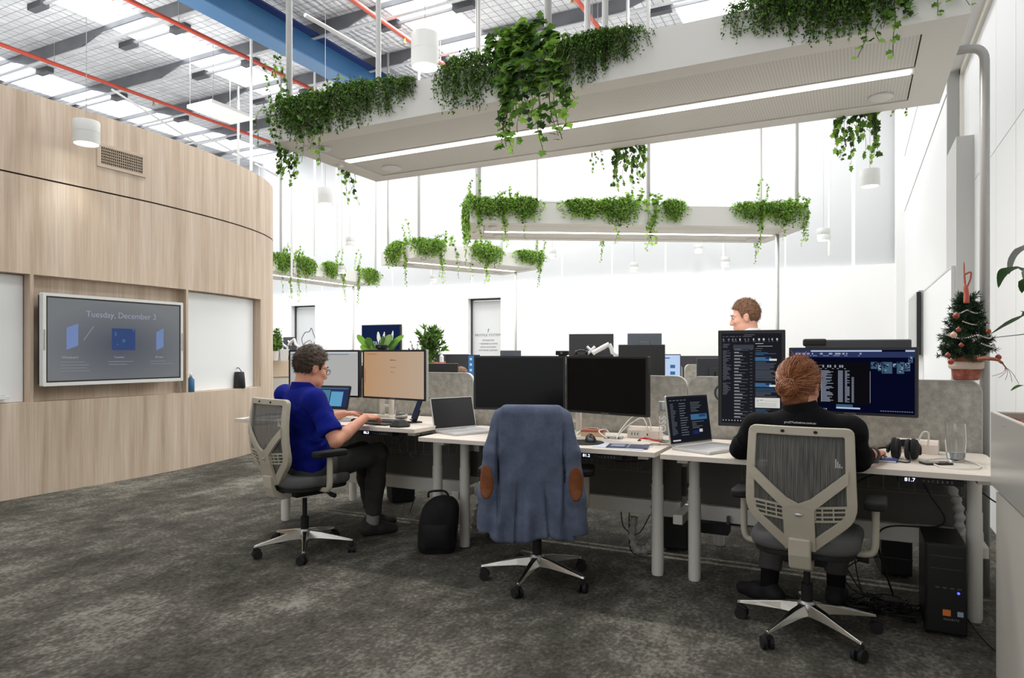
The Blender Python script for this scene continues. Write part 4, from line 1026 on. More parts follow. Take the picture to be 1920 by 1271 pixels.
# ---------------------------------------------------------------- small things on the left desk
def keyboard(lab, loc, rz, w=0.43, d=0.14):
    t = thing('keyboard', lab, 'keyboard', loc, rz, 'black keyboards')
    MB().prism(rrect(-w/2,w/2,-d/2,d/2,0.012),0.0,0.014).build('case', SOFTBLK, t, bevel=0.003)
    m = MB()
    for i in range(15):
        for j in range(5):
            x = -w/2+0.012+(w-0.024)*i/15; y = -d/2+0.012+(d-0.024)*j/5
            m.box(x,x+(w-0.024)/15-0.003,y,y+(d-0.024)/5-0.003,0.014,0.019)
    m.build('keys', DGREY, t); return t
def mouse(lab, loc, rz, s=1.0, m_=None):
    t = thing('computer_mouse', lab, 'mouse', loc, rz, 'computer mice')
    def fn(u,v):
        a = 2*PI*u; e = v*PI/2; return (0.032*s*math.cos(a)*math.cos(e)**0.7, 0.056*s*math.sin(a)*math.cos(e)**0.7, 0.036*s*math.sin(e)*(1+0.25*math.sin(a)))
    MB().grid(fn,24,8).build('shell', m_ or BLACK, t, smooth=True)
    MB().cyl((-0.004*s,0.032*s,0.030*s),(0.004*s,0.032*s,0.030*s),0.008*s,n=10).build('scroll_wheel', DGREY, t); return t
keyboard('black keyboard under the hands of the man in blue',(-3.12,4.06,0.873),math.radians(-8),0.46,0.15)
t = thing('graphics_tablet','flat dark trackpad in front of the left keyboard','trackpad',(-3.03,3.92,0.873),math.radians(-8))
MB().prism(rrect(-0.16,0.13,-0.05,0.06,0.008),0,0.008).build('pad', SOFTBLK, t, bevel=0.002)
MB().prism(rrect(0.0,0.115,-0.04,0.05,0.004),0.008,0.0095).build('touch_area', mat('touch_grey',(70,68,64),0.4), t)
t = thing('conference_phone','black wedge-shaped conference puck on the left desk','speakerphone',(-2.795,3.865,0.873),0)
MB().lathe([(0.075,0.0),(0.08,0.008),(0.045,0.042),(0.03,0.048),(0.001,0.049)],n=6,cap1=False).build('puck', SOFTBLK, t, bevel=0.006)
t = thing('phone_stand','black charging stand on the left desk beside the glass','stand',(-2.87,4.13,0.873),math.radians(-30))
MB().prism(rrect(-0.045,0.045,-0.07,0.06,0.02),0,0.008).build('base', SOFTBLK, t, bevel=0.002)
m = MB(); m.X = Matrix.Rotation(math.radians(-22),4,'X'); m.box(-0.035,0.035,-0.002,0.008,0.01,0.10); m.box(-0.035,0.035,-0.022,0.0,0.012,0.02); m.build('cradle', SOFTBLK, t, bevel=0.003)
t = thing('smartphone','smartphone leaning upright in the black stand','phone',(-2.87,4.13,0.875),0,rot=(math.radians(-22),0,math.radians(-30)))
MB().prism(rrect(-0.037,0.037,0.022,0.172,0.012),-0.012,-0.003,'y').build('body', BLACK, t, bevel=0.002)
MB().prism(rrect(-0.033,0.033,0.028,0.166,0.009),-0.0132,-0.0118,'y').build('screen', emis('phone_screen',(52,60,84),0.6), t)
def tumbler(lab, loc, r, h, fill, taper=1.0):
    t = thing('drinking_glass', lab, 'glass', loc, 0)
    MB().lathe([(r*0.8*taper,0.0),(r*taper,0.012),(r*1.0,h*0.5),(r*0.92,h),(r*0.88,h),(r*0.95,h*0.5),(r*0.93*taper,0.016),(0.001,0.010)],n=32,cap0=True,cap1=False).build('glass_wall', GLASS, t, smooth='auto')
    if fill: MB().lathe([(0.001,0.012),(r*0.90*taper,0.0175),(r*0.925,fill),(0.001,fill)],n=28,cap0=False,cap1=False).build('water', WATER, t, smooth='auto')
    return t
tumbler('stemless glass of water on the left desk behind the conference puck',(-3.12,4.33,0.873),0.05,0.10,0.045)
t = thing('papers','small stack of papers on the far left end of the left desk','papers',(-4.13,3.95,0.873),math.radians(20))
for i in range(4): MB().box(-0.11+0.01*i,0.11+0.004*i,-0.15,0.15-0.012*i,0.003*i,0.003*i+0.0028).build('sheet', [mat('paper',(222,222,220),0.7),mat('paper_grey',(176,176,178),0.7)][i%2], t)
MB().tube(catmull([(-0.06,-0.1,0.02),(0.02,0.0,0.03),(0.07,0.1,0.02)]),0.012,8).build('rolled_sheet', mat('paper_dark',(140,142,146),0.6), t, smooth=True)
t = thing('hand_cream_tube','small white bottle beside the black laptop screen','bottle',(-2.72,4.42,0.873),0)
MB().lathe([(0.03,0),(0.032,0.01),(0.032,0.05),(0.02,0.065),(0.014,0.068)],n=18).build('bottle', WHITE, t, smooth='auto')
MB().lathe([(0.015,0.066),(0.015,0.085),(0.01,0.09)],n=14).build('cap', WHITE, t, smooth='auto')
# ---------------------------------------------------------------- middle desk
Z2 = 0.823
t = thing('mouse_pad','round black mouse mat on the middle desk','mouse mat',(-1.50,4.0,Z2),0)
MB().lathe([(0.125,0),(0.125,0.004),(0.0,0.0041)],n=40,cap1=False).build('mat', SOFTBLK, t)
mouse('black mouse on the round mat',(-1.47,4.04,Z2+0.004),math.radians(30),1.1)
keyboard('black keyboard behind the chair with the jacket',(-1.82,4.07,Z2),0.05,0.42,0.13)
def power_box(lab, a, b_, z, mt_):
    c,ang = between(a,b_,z); L_ = math.hypot(b_[0]-a[0],b_[1]-a[1])
    t = thing('power_box', lab, 'power outlet', c, ang, 'desktop power boxes')
    MB().prism([(-0.035,0),(0.03,0),(0.03,0.075),(-0.018,0.075),(-0.032,0.05)], -L_/2, L_/2, 'x').build('case', mt_, t, bevel=0.003)
    MB().box(-L_*0.42,-L_*0.1,-0.0365,-0.033,0.01,0.045).build('socket_panel', mat('socket_white',(214,212,206),0.4), t)
    m = MB()
    for k in range(3): m.box(-L_*0.36+k*L_*0.09,-L_*0.335+k*L_*0.09,-0.037,-0.0362,0.02,0.036)
    m.box(L_*0.1,L_*0.14,-0.0365,-0.0345,0.02,0.034); m.build('socket_slots', DGREY, t); return t
power_box('white power box with cables at the back of the middle desk',(-1.335,4.40),(-1.115,4.40),Z2,mat('warm_white_plastic',(232,220,208),0.45))
def wire(name, pts, r, m_, lab, grp=None):
    return tag(MB().tube(catmull(pts,6), r, 6).build(name, m_, smooth=True), lab, 'cable', grp)
wire('white_cable',[(-1.17,4.36,Z2+0.06),(-1.2,4.38,Z2+0.14),(-1.28,4.36,Z2+0.15),(-1.35,4.28,Z2+0.06),(-1.36,4.22,Z2+0.006)],0.004,WCABLE,'white cable looping over the middle power box','white cables on the desks')
wire('white_cable',[(-1.19,4.36,Z2+0.05),(-1.24,4.40,Z2+0.13),(-1.33,4.38,Z2+0.08),(-1.40,4.30,Z2+0.008),(-1.47,4.33,Z2+0.05),(-1.5,4.28,Z2+0.04),(-1.43,4.24,Z2+0.006)],0.004,WCABLE,'white cable curled left of the middle power box','white cables on the desks')
wire('white_cable',[(-1.45,4.30,Z2+0.006),(-1.55,4.38,Z2+0.05),(-1.64,4.36,Z2+0.04),(-1.67,4.30,Z2+0.006)],0.004,WCABLE,'white cable lying over the orange box on the middle desk','white cables on the desks')
t = thing('cardboard_box','small orange and tan carton behind the mouse on the middle desk','box',(-1.56,4.34,Z2),0.1)
MB().box(-0.075,0.075,-0.04,0.04,0,0.035).build('carton', mat('carton_tan',(206,176,140),0.7), t, bevel=0.002)
MB().box(-0.076,0.076,-0.041,0.041,0.03,0.045).build('carton_lid', mat('carton_red',(168,88,70),0.6), t, bevel=0.002)
t = thing('usb_hub','flat grey hub beside the middle power box','hub',(-1.40,4.28,Z2),0.1)
MB().box(-0.06,0.06,-0.03,0.03,0,0.018).build('case', mat('hub_grey',(178,178,176),0.4), t, bevel=0.004)
MB().box(-0.045,-0.02,-0.0308,-0.029,0.005,0.012).box(0.02,0.045,-0.0308,-0.029,0.005,0.012).build('ports', DGREY, t)
t = thing('lanyard','folded red lanyard in front of the middle power box','lanyard',(-1.145,4.27,Z2),0)
MB().tube(catmull([(-0.07,-0.03,0.006),(-0.065,0.0,0.012),(0.0,0.005,0.008),(0.07,0.0,0.01),(0.04,-0.015,0.006),(-0.05,0.0,0.018)]),0.007,6,True,0.5).build('strap', mat('lanyard_red',(170,40,36),0.7), t, smooth=True)
MB().box(-0.078,-0.06,-0.045,-0.028,0.001,0.006).build('clip', mat('clip_dark',(80,40,36),0.5), t)
t = thing('water_bottle','tall clear water bottle with grey cap on the middle desk','bottle',(-1.055,4.24,Z2),0)
MB().lathe([(0.03,0),(0.036,0.006),(0.036,0.175),(0.034,0.19),(0.026,0.20),(0.024,0.20),(0.031,0.188),(0.033,0.17),(0.033,0.012),(0.001,0.008)],n=32,cap0=True,cap1=False).build('glass_body', GLASS, t, smooth='auto')
MB().lathe([(0.036,0.205),(0.0365,0.21),(0.0365,0.252),(0.034,0.256)],n=32).lathe([(0.026,0.196),(0.026,0.206)],n=20).build('cap', mat('cap_grey',(168,167,164),0.4,0.5), t, smooth='auto')
text('bottle_lettering','VOSS',0.062,mat('bottle_print',(228,228,226),0.5),t,(0.0,-0.0372,0.10),rot=(PI/2,-PI/2,0),spacing=0.95)
t = thing('brochures','two dark blue brochures lying on the middle desk','brochures',(-1.215,3.93,Z2),math.radians(-4))
MB().box(-0.16,0.14,-0.11,0.10,0.0,0.004).build('lower_brochure', mat('brochure_white',(206,210,220),0.4), t)
m = MB(); m.X = Matrix.Rotation(math.radians(14),4,'Z'); m.box(-0.10,0.14,-0.09,0.075,0.004,0.008); o = m.build('upper_brochure', mat('brochure_navy',(52,62,92),0.35), t)
m = MB(); m.X = Matrix.Rotation(math.radians(14),4,'Z'); m.box(0.02,0.028,-0.09,0.075,0.008,0.0084); m.box(-0.08,0.0,-0.05,0.05,0.008,0.0083); m.build('brochure_print', mat('brochure_light',(132,140,160),0.4), o)
t = thing('keys','bunch of keys and lens cap at the right corner of the middle desk','keys',(-1.07,4.08,Z2),0.4)
m = MB(); m.tube([(0.03*math.cos(a),0.03*math.sin(a),0.006) for a in np.linspace(0,2*PI,17)],0.003,6,False); m.box(0.02,0.09,-0.008,0.008,0.003,0.007); m.box(-0.07,-0.02,-0.02,-0.004,0.003,0.007); m.build('key_ring', mat('key_metal',(150,140,122),0.35,0.9), t)
# ---------------------------------------------------------------- right desk
Z3 = 0.817
power_box('white power box behind the headphones on the right desk',(0.205,4.50),(0.425,4.46),Z3,mat('warm_white_plastic',(232,220,208),0.45))
t = thing('headphones','black over-ear headphones lying on the right desk','headphones',(0.235,4.17,Z3),math.radians(-12))
for sx,x in ((-1,-0.045),(1,0.045)):
    m = MB(); m.X = Matrix.Translation((x,0,0.058))@Matrix.Rotation(PI/2,4,'Y')
    m.lathe([(0.028,-sx*0.03),(0.05,-sx*0.022),(0.056,-sx*0.006),(0.054,sx*0.004)] if sx<0 else [(0.054,-0.004),(0.056,0.006),(0.05,0.022),(0.028,0.03)],n=26); m.build('ear_cup', SOFTBLK, t, smooth='auto')
    m = MB(); m.X = Matrix.Translation((x*0.55,0,0.056))@Matrix.Rotation(PI/2,4,'Y')
    m.lathe([(0.046,-0.012),(0.054,-0.006),(0.054,0.006),(0.046,0.012)],n=26); m.build('ear_pad', mat('pad_black',(26,26,27),0.65), t, smooth=True)
m = MB()
for o_ in (-0.012,0.0,0.012): m.tube([(0.075*math.cos(a)*1.0,0.02+0.09*math.sin(a)+0.0,0.045+o_+0.03*math.sin(a)) for a in np.linspace(0.0,PI,18)],0.009,8)
m.build('headband', BLACK, t, smooth=True)
m = MB().tube(catmull([(-0.06,-0.01,0.06),(-0.11,-0.02,0.05),(-0.14,0.0,0.03),(-0.155,0.02,0.035)]),0.005,8).ball((-0.16,0.022,0.036),(0.014,0.014,0.01)); m.build('boom_microphone', SOFTBLK, t, smooth=True)
wire('black_cable',[(0.10,4.21,Z3+0.006),(0.14,4.12,Z3+0.006),(0.21,4.03,Z3+0.006),(0.26,4.05,Z3+0.006),(0.26,4.12,Z3+0.05)],0.0035,CABLE,'thin black headphone cable curling on the right desk','black cables on the desks')
wire('black_cable',[(-0.05,4.40,Z3+0.006),(0.05,4.33,Z3+0.006),(0.12,4.22,Z3+0.008),(0.16,4.16,Z3+0.01)],0.0035,CABLE,'thin black cable running left of the headphones','black cables on the desks')
wire('white_cable',[(0.37,4.43,Z3+0.045),(0.37,4.38,Z3+0.12),(0.345,4.39,Z3+0.125),(0.33,4.45,Z3+0.078)],0.005,WCABLE,'short white cable looped into the right power box','white cables on the desks')
wire('white_cable',[(0.36,4.02,Z3+0.006),(0.39,3.93,Z3+0.006),(0.46,3.91,Z3+0.006),(0.54,3.96,Z3+0.006),(0.56,4.1,Z3+0.006),(0.50,4.25,Z3+0.006),(0.42,4.25,Z3+0.006),(0.33,4.14,Z3+0.006),(0.31,4.1,Z3+0.006)],0.0035,WCABLE,'white charging cable around the phone on the right desk','white cables on the desks')
t = thing('smartphone','dark smartphone lying at the right end of the right desk','phone',(0.375,4.06,Z3),math.radians(-62))
MB().prism(rrect(-0.036,0.036,-0.072,0.072,0.012),0.001,0.010).build('body', BLACK, t, bevel=0.002)
MB().prism(rrect(-0.032,0.032,-0.068,0.068,0.009),0.0099,0.0106).build('screen', mat('phone_glass',(70,72,76),0.12), t)
t = thing('notebook','blue pocket notebook beside the right hand of the person in black','notebook',(0.135,4.06,Z3),math.radians(-10))
MB().prism(rrect(-0.07,0.07,-0.05,0.05,0.006),0,0.012).build('cover', mat('notebook_blue',(48,66,128),0.5), t, bevel=0.001)
MB().box(-0.068,0.069,-0.0505,-0.046,0.002,0.010).build('pages', mat('paper',(222,222,220),0.7), t)
tumbler('tall clear tumbler half full of water at the right end of the right desk',(0.475,4.20,Z3),0.048,0.20,0.05,0.85)
t = thing('computer_mouse','black mouse half hidden under the right hand of the person in black','mouse',(0.085,4.0,Z3),0.2,'computer mice')
MB().grid(lambda u,v:(0.032*math.cos(2*PI*u)*math.cos(v*PI/2)**.7,0.055*math.sin(2*PI*u)*math.cos(v*PI/2)**.7,0.034*math.sin(v*PI/2)),24,8).build('shell', DGREY, t, smooth=True)
keyboard('black keyboard hidden behind the person in black',(-0.22,4.1,Z3),0,0.40,0.12)
t = thing('webcam','small black device beside the laptop on the right desk','webcam',(-0.62,4.33,Z3),0.3)
MB().lathe([(0.03,0),(0.032,0.006),(0.01,0.012),(0.008,0.03)],n=18).build('foot', SOFTBLK, t, smooth='auto')
MB().ball((0,0,0.045),(0.035,0.022,0.022),16,10).build('head', SOFTBLK, t, smooth=True)
wire('black_cable',[(-0.72,4.12,Z3+0.006),(-0.68,4.2,Z3+0.006),(-0.60,4.22,Z3+0.006),(-0.5,4.16,Z3+0.006)],0.0035,CABLE,'short black cable behind the laptop on the right desk','black cables on the desks')
t = thing('cable_hook','dark round cable grommet on the right felt screen beside the portrait monitor','hook',(-0.785,YC-0.018,1.12),0)
MB().tube([(0.03*math.cos(a),0.0,0.045*math.sin(a)) for a in np.linspace(PI*0.6,PI*1.4,12)],0.006,8).box(-0.034,-0.026,-0.002,0.008,-0.01,0.01).build('hook', DGREY, t)
# ---------------------------------------------------------------- under the desks
BAG = ramp_mat('black_nylon', [(0.3,(12,12,13)),(0.7,(24,24,26))], 8, rough=0.8, fine=0.2, fscale=30, bump=0.3)
def blob(fn, nu=28, nv=16): return MB().grid(fn, nu, nv)
def backpack(lab, loc, rz, w, d, h):
    t = thing('backpack', lab, 'bag', loc, rz)
    r = random.Random(2)
    def fn(u,v):
        a = 2*PI*u; c_,s_ = math.cos(a),math.sin(a)
        k = (abs(c_)**3.2+abs(s_)**3.2)**(-1/3.2)
        tp = 1.0 if v < 0.55 else math.sqrt(max(0.0,1-((v-0.55)/0.45)**2.4))
        bt = min(1,0.86+v*1.6)
        wob = 1+0.035*math.sin(7*u*2*PI+3*v)*math.sin(5*v)
        return (w/2*k*c_*tp*bt*wob+0.05*v*v, d/2*k*s_*(0.35+0.65*tp)*bt*wob*tp**0.3-0.04*v, h*v)
    blob(fn,40,20).build('body', BAG, t, smooth=True)
    MB().grid(lambda u,v:(w*0.36*(2*u-1), -d/2-0.035*math.sin(PI*u)**0.5*math.sin(PI*v)**0.5-0.02*v, h*(0.08+0.45*v)),14,10).build('front_pocket', BAG, t, smooth=True)
    MB().tube(catmull([(-0.06,0.0,h*0.93),(-0.05,0,h*1.03),(0.05,0,h*1.04),(0.08,0,h*0.95)]),0.008,8).build('grab_handle', SOFTBLK, t, smooth=True)
    MB().tube(catmull([(w*0.3,-d*0.3,h*0.85),(w*0.52,-d*0.3,h*0.6),(w*0.5,-d*0.35,h*0.25)]),0.012,6,True,0.4).build('strap', SOFTBLK, t, smooth=True)
    return t
backpack('black backpack slumped against the front leg of the middle desk',(-2.60,4.03,0.0),math.radians(30),0.27,0.2,0.40)
backpack('black bag on the floor behind the left leg of the middle desk',(-2.38,4.62,0.0),math.radians(-20),0.30,0.18,0.36)
t = thing('waste_bin','black bin liner bag standing on the floor behind the left desk','bag',(-3.79,5.25,0.0),0.1)
MB().lathe([(0.13,0),(0.15,0.02),(0.165,0.3),(0.16,0.31),(0.14,0.05),(0.001,0.04)],n=4,cap0=True,cap1=False).build('bin', BAG, t, bevel=0.02)
def tower(lab, loc, rz, w, d, h, leds=True):
    t = thing('computer_tower', lab, 'computer', loc, rz, 'black computer towers')
    MB().box(-w/2,w/2,-d/2,d/2,0.012,h).build('case', mat('tower_black',(12,12,13),0.4), t, bevel=0.004)
    MB().box(-w/2+0.004,w/2-0.004,-d/2-0.012,-d/2,0.02,h-0.004).build('front_panel', mat('tower_front',(17,17,18),0.35), t, bevel=0.004)
    m = MB()
    for sx in (-1,1):
        for sy in (-1,1): m.cyl((sx*(w/2-0.03),sy*(d/2-0.04),0),(sx*(w/2-0.03),sy*(d/2-0.04),0.014),0.014,n=10)
    m.build('foot', SOFTBLK, t)
    if leds:
        MB().cyl((0.05,-d/2-0.0135,h*0.49),(0.05,-d/2-0.011,h*0.49),0.006,n=12).build('power_light', emis('blue_led',(60,70,255),4.0), t)
        MB().box(-0.015,0.018,-d/2-0.0135,-d/2-0.0115,0.105,0.135).build('orange_sticker', mat('sticker_orange',(214,118,48),0.5), t)
        MB().box(0.045,0.07,-d/2-0.0135,-d/2-0.0115,0.108,0.132).build('pale_sticker', mat('sticker_pale',(150,168,190),0.5), t)
        text('case_lettering','GIGABYTE',0.014,mat('case_print',(120,118,112),0.5),t,(0.02,-d/2-0.013,0.088))
        MB().box(-w/2+0.02,w/2-0.02,-d/2-0.0135,-d/2-0.0118,h-0.12,h-0.117).box(-w/2+0.02,w/2-0.02,-d/2-0.0135,-d/2-0.0118,h-0.06,h-0.057).build('drive_bay_lines', mat('bay_line',(60,60,58),0.4), t)
        m = MB()
        for k in range(4): m.box(-0.045+0.03*k,-0.028+0.03*k,-d/2-0.0135,-d/2-0.0115,h*0.525,h*0.54)
        m.build('front_ports', mat('port_grey',(74,74,72),0.4), t)
    return t
tower('black computer tower with blue power light under the right desk',(0.404,4.10,0.0),0.0,0.175,0.36,0.45)
tower('black computer tower under the far desk behind the right one',(0.22,5.0,0.0),0.1,0.17,0.38,0.42,False)
tower('black computer tower half hidden behind the leg pair of the middle and right desks',(-1.13,4.95,0.0),0.1,0.17,0.36,0.43,False)
t = thing('power_supply_box','black box slung under the beam of the right desk','box',(-0.80,4.44,0.245),0.0)
MB().box(-0.105,0.105,-0.05,0.06,0,0.062).build('case', SOFTBLK, t, bevel=0.003)
MB().box(0.09,0.104,-0.02,0.02,0.062,0.11).box(-0.104,-0.09,-0.02,0.02,0.062,0.11).build('hanger', DGREY, t)
# cable spines
def spine(lab, pts, r=0.032):
    t = thing('cable_spine', lab, 'cable chain', pts[0], 0, 'white cable spines')
    pp = catmull(pts,8); m = MB(); rs = []
    q = [pp[0]]; 
    for p in pp[1:]:
        while (p-q[-1]).length > 0.012: q.append(q[-1]+(p-q[-1]).normalized()*0.012)
    q = [v-Vector(pts[0]) for v in q]
    rs = [r if (i//2)%2 else r*0.72 for i in range(len(q))]
    m.tube(q, rs, 10); m.build('segments', mat('spine_plastic',(168,166,160),0.5), t, smooth='auto'); return t
spine('white segmented cable spine behind the left front leg of the middle desk',[(-2.52,4.5,0.78),(-2.45,4.52,0.68),(-2.42,4.53,0.5),(-2.50,4.52,0.3),(-2.56,4.5,0.1),(-2.56,4.5,0.02)])
spine('white segmented cable spine coiled on the floor by the middle pair of legs',[(-1.12,4.40,0.78),(-1.16,4.42,0.5),(-1.17,4.44,0.2),(-1.22,4.46,0.08),(-1.30,4.48,0.06),(-1.34,4.5,0.14),(-1.33,4.52,0.28)],0.03)
spine('white segmented cable spine beside the right leg of the right desk',[(0.40,4.5,0.76),(0.47,4.46,0.66),(0.52,4.45,0.5),(0.5,4.46,0.3),(0.46,4.47,0.2)],0.03)
# loose cables
KB = [
 ('cable loop hanging below the left desk control panel, left one',[(-2.98,3.93,0.83),(-2.97,3.93,0.76),(-2.90,3.93,0.73),(-2.83,3.93,0.77),(-2.80,3.93,0.83)]),
 ('cable loop hanging below the left desk control panel, middle one',[(-2.86,3.93,0.83),(-2.84,3.93,0.70),(-2.80,3.93,0.665),(-2.76,3.93,0.72),(-2.75,3.93,0.83)]),
 ('cable loop hanging below the left desk control panel, right one',[(-2.80,3.92,0.83),(-2.76,3.92,0.69),(-2.70,3.92,0.66),(-2.66,3.92,0.75),(-2.66,3.92,0.83)]),
 ('thin cables trailing on the floor under the left desk',[(-3.28,4.75,0.18),(-3.3,4.7,0.05),(-3.22,4.6,0.012),(-3.0,4.5,0.012),(-2.85,4.45,0.012)]),
 ('black cable slung in the wire basket under the middle desk',[(-1.6,4.42,0.70),(-1.45,4.42,0.66),(-1.3,4.42,0.66),(-1.17,4.42,0.69),(-1.15,4.42,0.66)]),
 ('black cable hanging to the floor under the middle desk',[(-1.42,4.5,0.35),(-1.40,4.5,0.2),(-1.3,4.5,0.16),(-1.22,4.52,0.3)]),
 ('black cable swinging below the beam of the middle desk',[(-1.36,4.5,0.32),(-1.36,4.52,0.05),(-1.28,4.55,0.012),(-1.15,4.5,0.06)]),
 ('thick black cable looping under the right end of the right desk',[(-0.02,4.35,0.62),(0.12,4.38,0.70),(0.26,4.38,0.72),(0.35,4.38,0.70),(0.43,4.38,0.66)]),
 ('thick black cable dropping from the basket of the right desk to the floor',[(0.33,4.36,0.70),(0.38,4.34,0.60),(0.44,4.33,0.50),(0.40,4.33,0.44),(0.18,4.32,0.42),(0.12,4.32,0.34),(0.16,4.36,0.16),(0.2,4.4,0.02)]),
 ('black cable hanging behind the chair of the person in black',[(-0.02,4.38,0.6),(-0.01,4.38,0.35),(0.02,4.36,0.12),(0.05,4.34,0.012)]),
 ('black cable looping from the floor to the tower under the right desk',[(0.29,4.3,0.25),(0.1,4.32,0.24),(-0.04,4.33,0.15),(-0.02,4.34,0.05),(0.1,4.3,0.014),(0.28,4.25,0.02)]),
 ('black cable snaking on the floor left of the tower',[(-0.55,4.25,0.012),(-0.4,4.18,0.012),(-0.22,4.1,0.012),(0.0,4.14,0.014),(0.15,4.08,0.014),(0.3,4.05,0.03)]),
 ('black cable on the floor behind the right shoe of the person in black',[(-0.12,4.42,0.3),(-0.03,4.36,0.14),(0.06,4.3,0.03),(0.2,4.2,0.016),(0.3,4.2,0.02)]),
 ('black power cable running to the floor right of the tower',[(0.5,3.98,0.08),(0.56,3.86,0.02),(0.62,3.72,0.012),(0.68,3.6,0.012)]),
 ('black cable crossing behind the right leg of the right desk',[(0.5,4.45,0.68),(0.58,4.42,0.66),(0.66,4.38,0.6),(0.7,4.36,0.58)])]
for i,(lab,pts) in enumerate(KB): wire('power_cable',pts,0.0055 if 'thick' in lab else 0.004,CABLE,'black '*('black' not in lab)+lab,'loose cables under the bench')
r = random.Random(8); m = MB()
for k in range(16):
    c = Vector((0.10+r.uniform(-0.1,0.1),4.16+r.uniform(-0.07,0.07),0)); pts = []
    for j in range(7): a = j*1.1+r.random()*3; pts.append((c.x+r.uniform(0.05,0.19)*math.cos(a),c.y+r.uniform(0.04,0.12)*math.sin(a),0.008+r.uniform(0,0.05)*(j not in (0,6))))
    m.tube(catmull(pts,5),0.004,5)
o = m.build('cable_tangle', CABLE, smooth=True); tag(o,'tangle of black cables on the floor left of the computer tower','cables'); o['kind'] = 'stuff'
# ================================================================ IMPLICIT SURFACES (numpy) for soft shapes
def _np(v): return np.array(v, dtype=np.float32)
def vnoise(P, seed=0):
    """smooth value noise in -1..1 at points P (N,3)"""
    I = np.floor(P).astype(np.int64); f = (P-I).astype(np.float32); f = f*f*(3-2*f)
    def hsh(i,j,k):
        h = (i*374761393+j*668265263+k*2147483647+seed*1274126177) & 0xffffffff
        h = ((h ^ (h >> 13))*1274126177) & 0xffffffff; h = h ^ (h >> 16); return (h & 0xffff).astype(np.float32)/32767.5-1
    out = 0
    for a in (0,1):
        for b in (0,1):
            for c in (0,1):
                w = (f[:,0] if a else 1-f[:,0])*(f[:,1] if b else 1-f[:,1])*(f[:,2] if c else 1-f[:,2])
                out = out+w*hsh(I[:,0]+a,I[:,1]+b,I[:,2]+c)
    return out
def smin(a, b, k):
    h = np.clip(0.5+0.5*(b-a)/k, 0, 1); return b+(a-b)*h-k*h*(1-h)
class SD:
    def __init__(s): s.ops = []; s.lo = np.full(3,1e9); s.hi = np.full(3,-1e9)
    def _bb(s, c, r):
        c = np.array(c,float); s.lo = np.minimum(s.lo,c-r); s.hi = np.maximum(s.hi,c+r)
    def cap(s, a, b, r1, r2=None, k=0.02, flat=False, flat0=False):
        r2 = r1 if r2 is None else r2; s._bb(a,r1); s._bb(b,r2); s.ops.append(('c',_np(a),_np(b),r1,r2,k,flat,flat0)); return s
    def chain(s, pts, rs, k=0.02, flat=False):
        for i in range(len(pts)-1): s.cap(pts[i],pts[i+1],rs[i],rs[i+1],k,flat and i == len(pts)-2)
        return s
    def ell(s, c, r, R=None, k=0.02):
        s._bb(c,max(r)); s.ops.append(('e',_np(c),_np(r),None if R is None else _np(R),k)); return s
    def sub(s, c, r, k=0.01, R=None): s.ops.append(('s',_np(c),_np(r),None if R is None else _np(R),k)); return s
    def cut(s, p, n): s.ops.append(('x',_np(p),_np(n))); return s
    def fn(s, f, mode='u', k=0.02): s.ops.append(('f',f,mode,k)); return s
    def eval(s, P):
        d = None
        def ell(P, c, r, R):
            q = P-c
            if R is not None: q = q@R          # R columns: local axes in world
            k0 = np.sqrt(((q/r)**2).sum(1)); k1 = np.sqrt(((q/(r*r))**2).sum(1))+1e-9
            return k0*(k0-1)/k1
        for o in s.ops:
            if o[0] == 'c':
                _,a,b,r1,r2,k,fl,fl0 = o; ab = b-a; L2 = float(ab@ab)+1e-12
                t = np.clip(((P-a)@ab)/L2,0,1); q = P-a-t[:,None]*ab
                e = np.sqrt((q*q).sum(1))-(r1+(r2-r1)*t)
                if fl: e = np.maximum(e,((P-b)@ab)/math.sqrt(L2))
                if fl0: e = np.maximum(e,-((P-a)@ab)/math.sqrt(L2))
            elif o[0] == 'e': e = ell(P,o[1],o[2],o[3]); k = o[4]
            elif o[0] == 's': d = -smin(-d, ell(P,o[1],o[2],o[3]), o[4]); continue
            elif o[0] == 'x': d = np.maximum(d,(P-o[1])@o[2]); continue
            else:
                if o[2] == 'd': d = d+o[1](P); continue
                e = o[1](P); k = o[3]
                if o[2] == 'i': d = np.maximum(d,e); continue
            d = e if d is None else smin(d,e,k)
        return d
    def mesh(s, h, pad=0.03):
        lo = s.lo-pad; hi = s.hi+pad; B = 8
        nb = np.ceil((hi-lo)/h/B).astype(int)+1; n = nb*B
        F = np.empty(n, np.float32)
        ax = [lo[i]+h*(np.arange(nb[i])*B+B/2-0.5) for i in range(3)]
        G = np.stack(np.meshgrid(*ax, indexing='ij'),-1).reshape(-1,3).astype(np.float32)
        dc = s.eval(G).reshape(nb)
        F[:] = np.repeat(np.repeat(np.repeat(dc,B,0),B,1),B,2)
        act = np.argwhere(np.abs(dc) < h*B*1.5+0.02)
        loc = np.stack(np.meshgrid(*[np.arange(B)]*3, indexing='ij'),-1).reshape(-1,3)
        for q in range(0,len(act),400):
            A = act[q:q+400]; idx = (A[:,None,:]*B+loc[None]).reshape(-1,3)
            F[idx[:,0],idx[:,1],idx[:,2]] = s.eval((lo+idx*h).astype(np.float32))
        return surface_nets(F, lo, h)
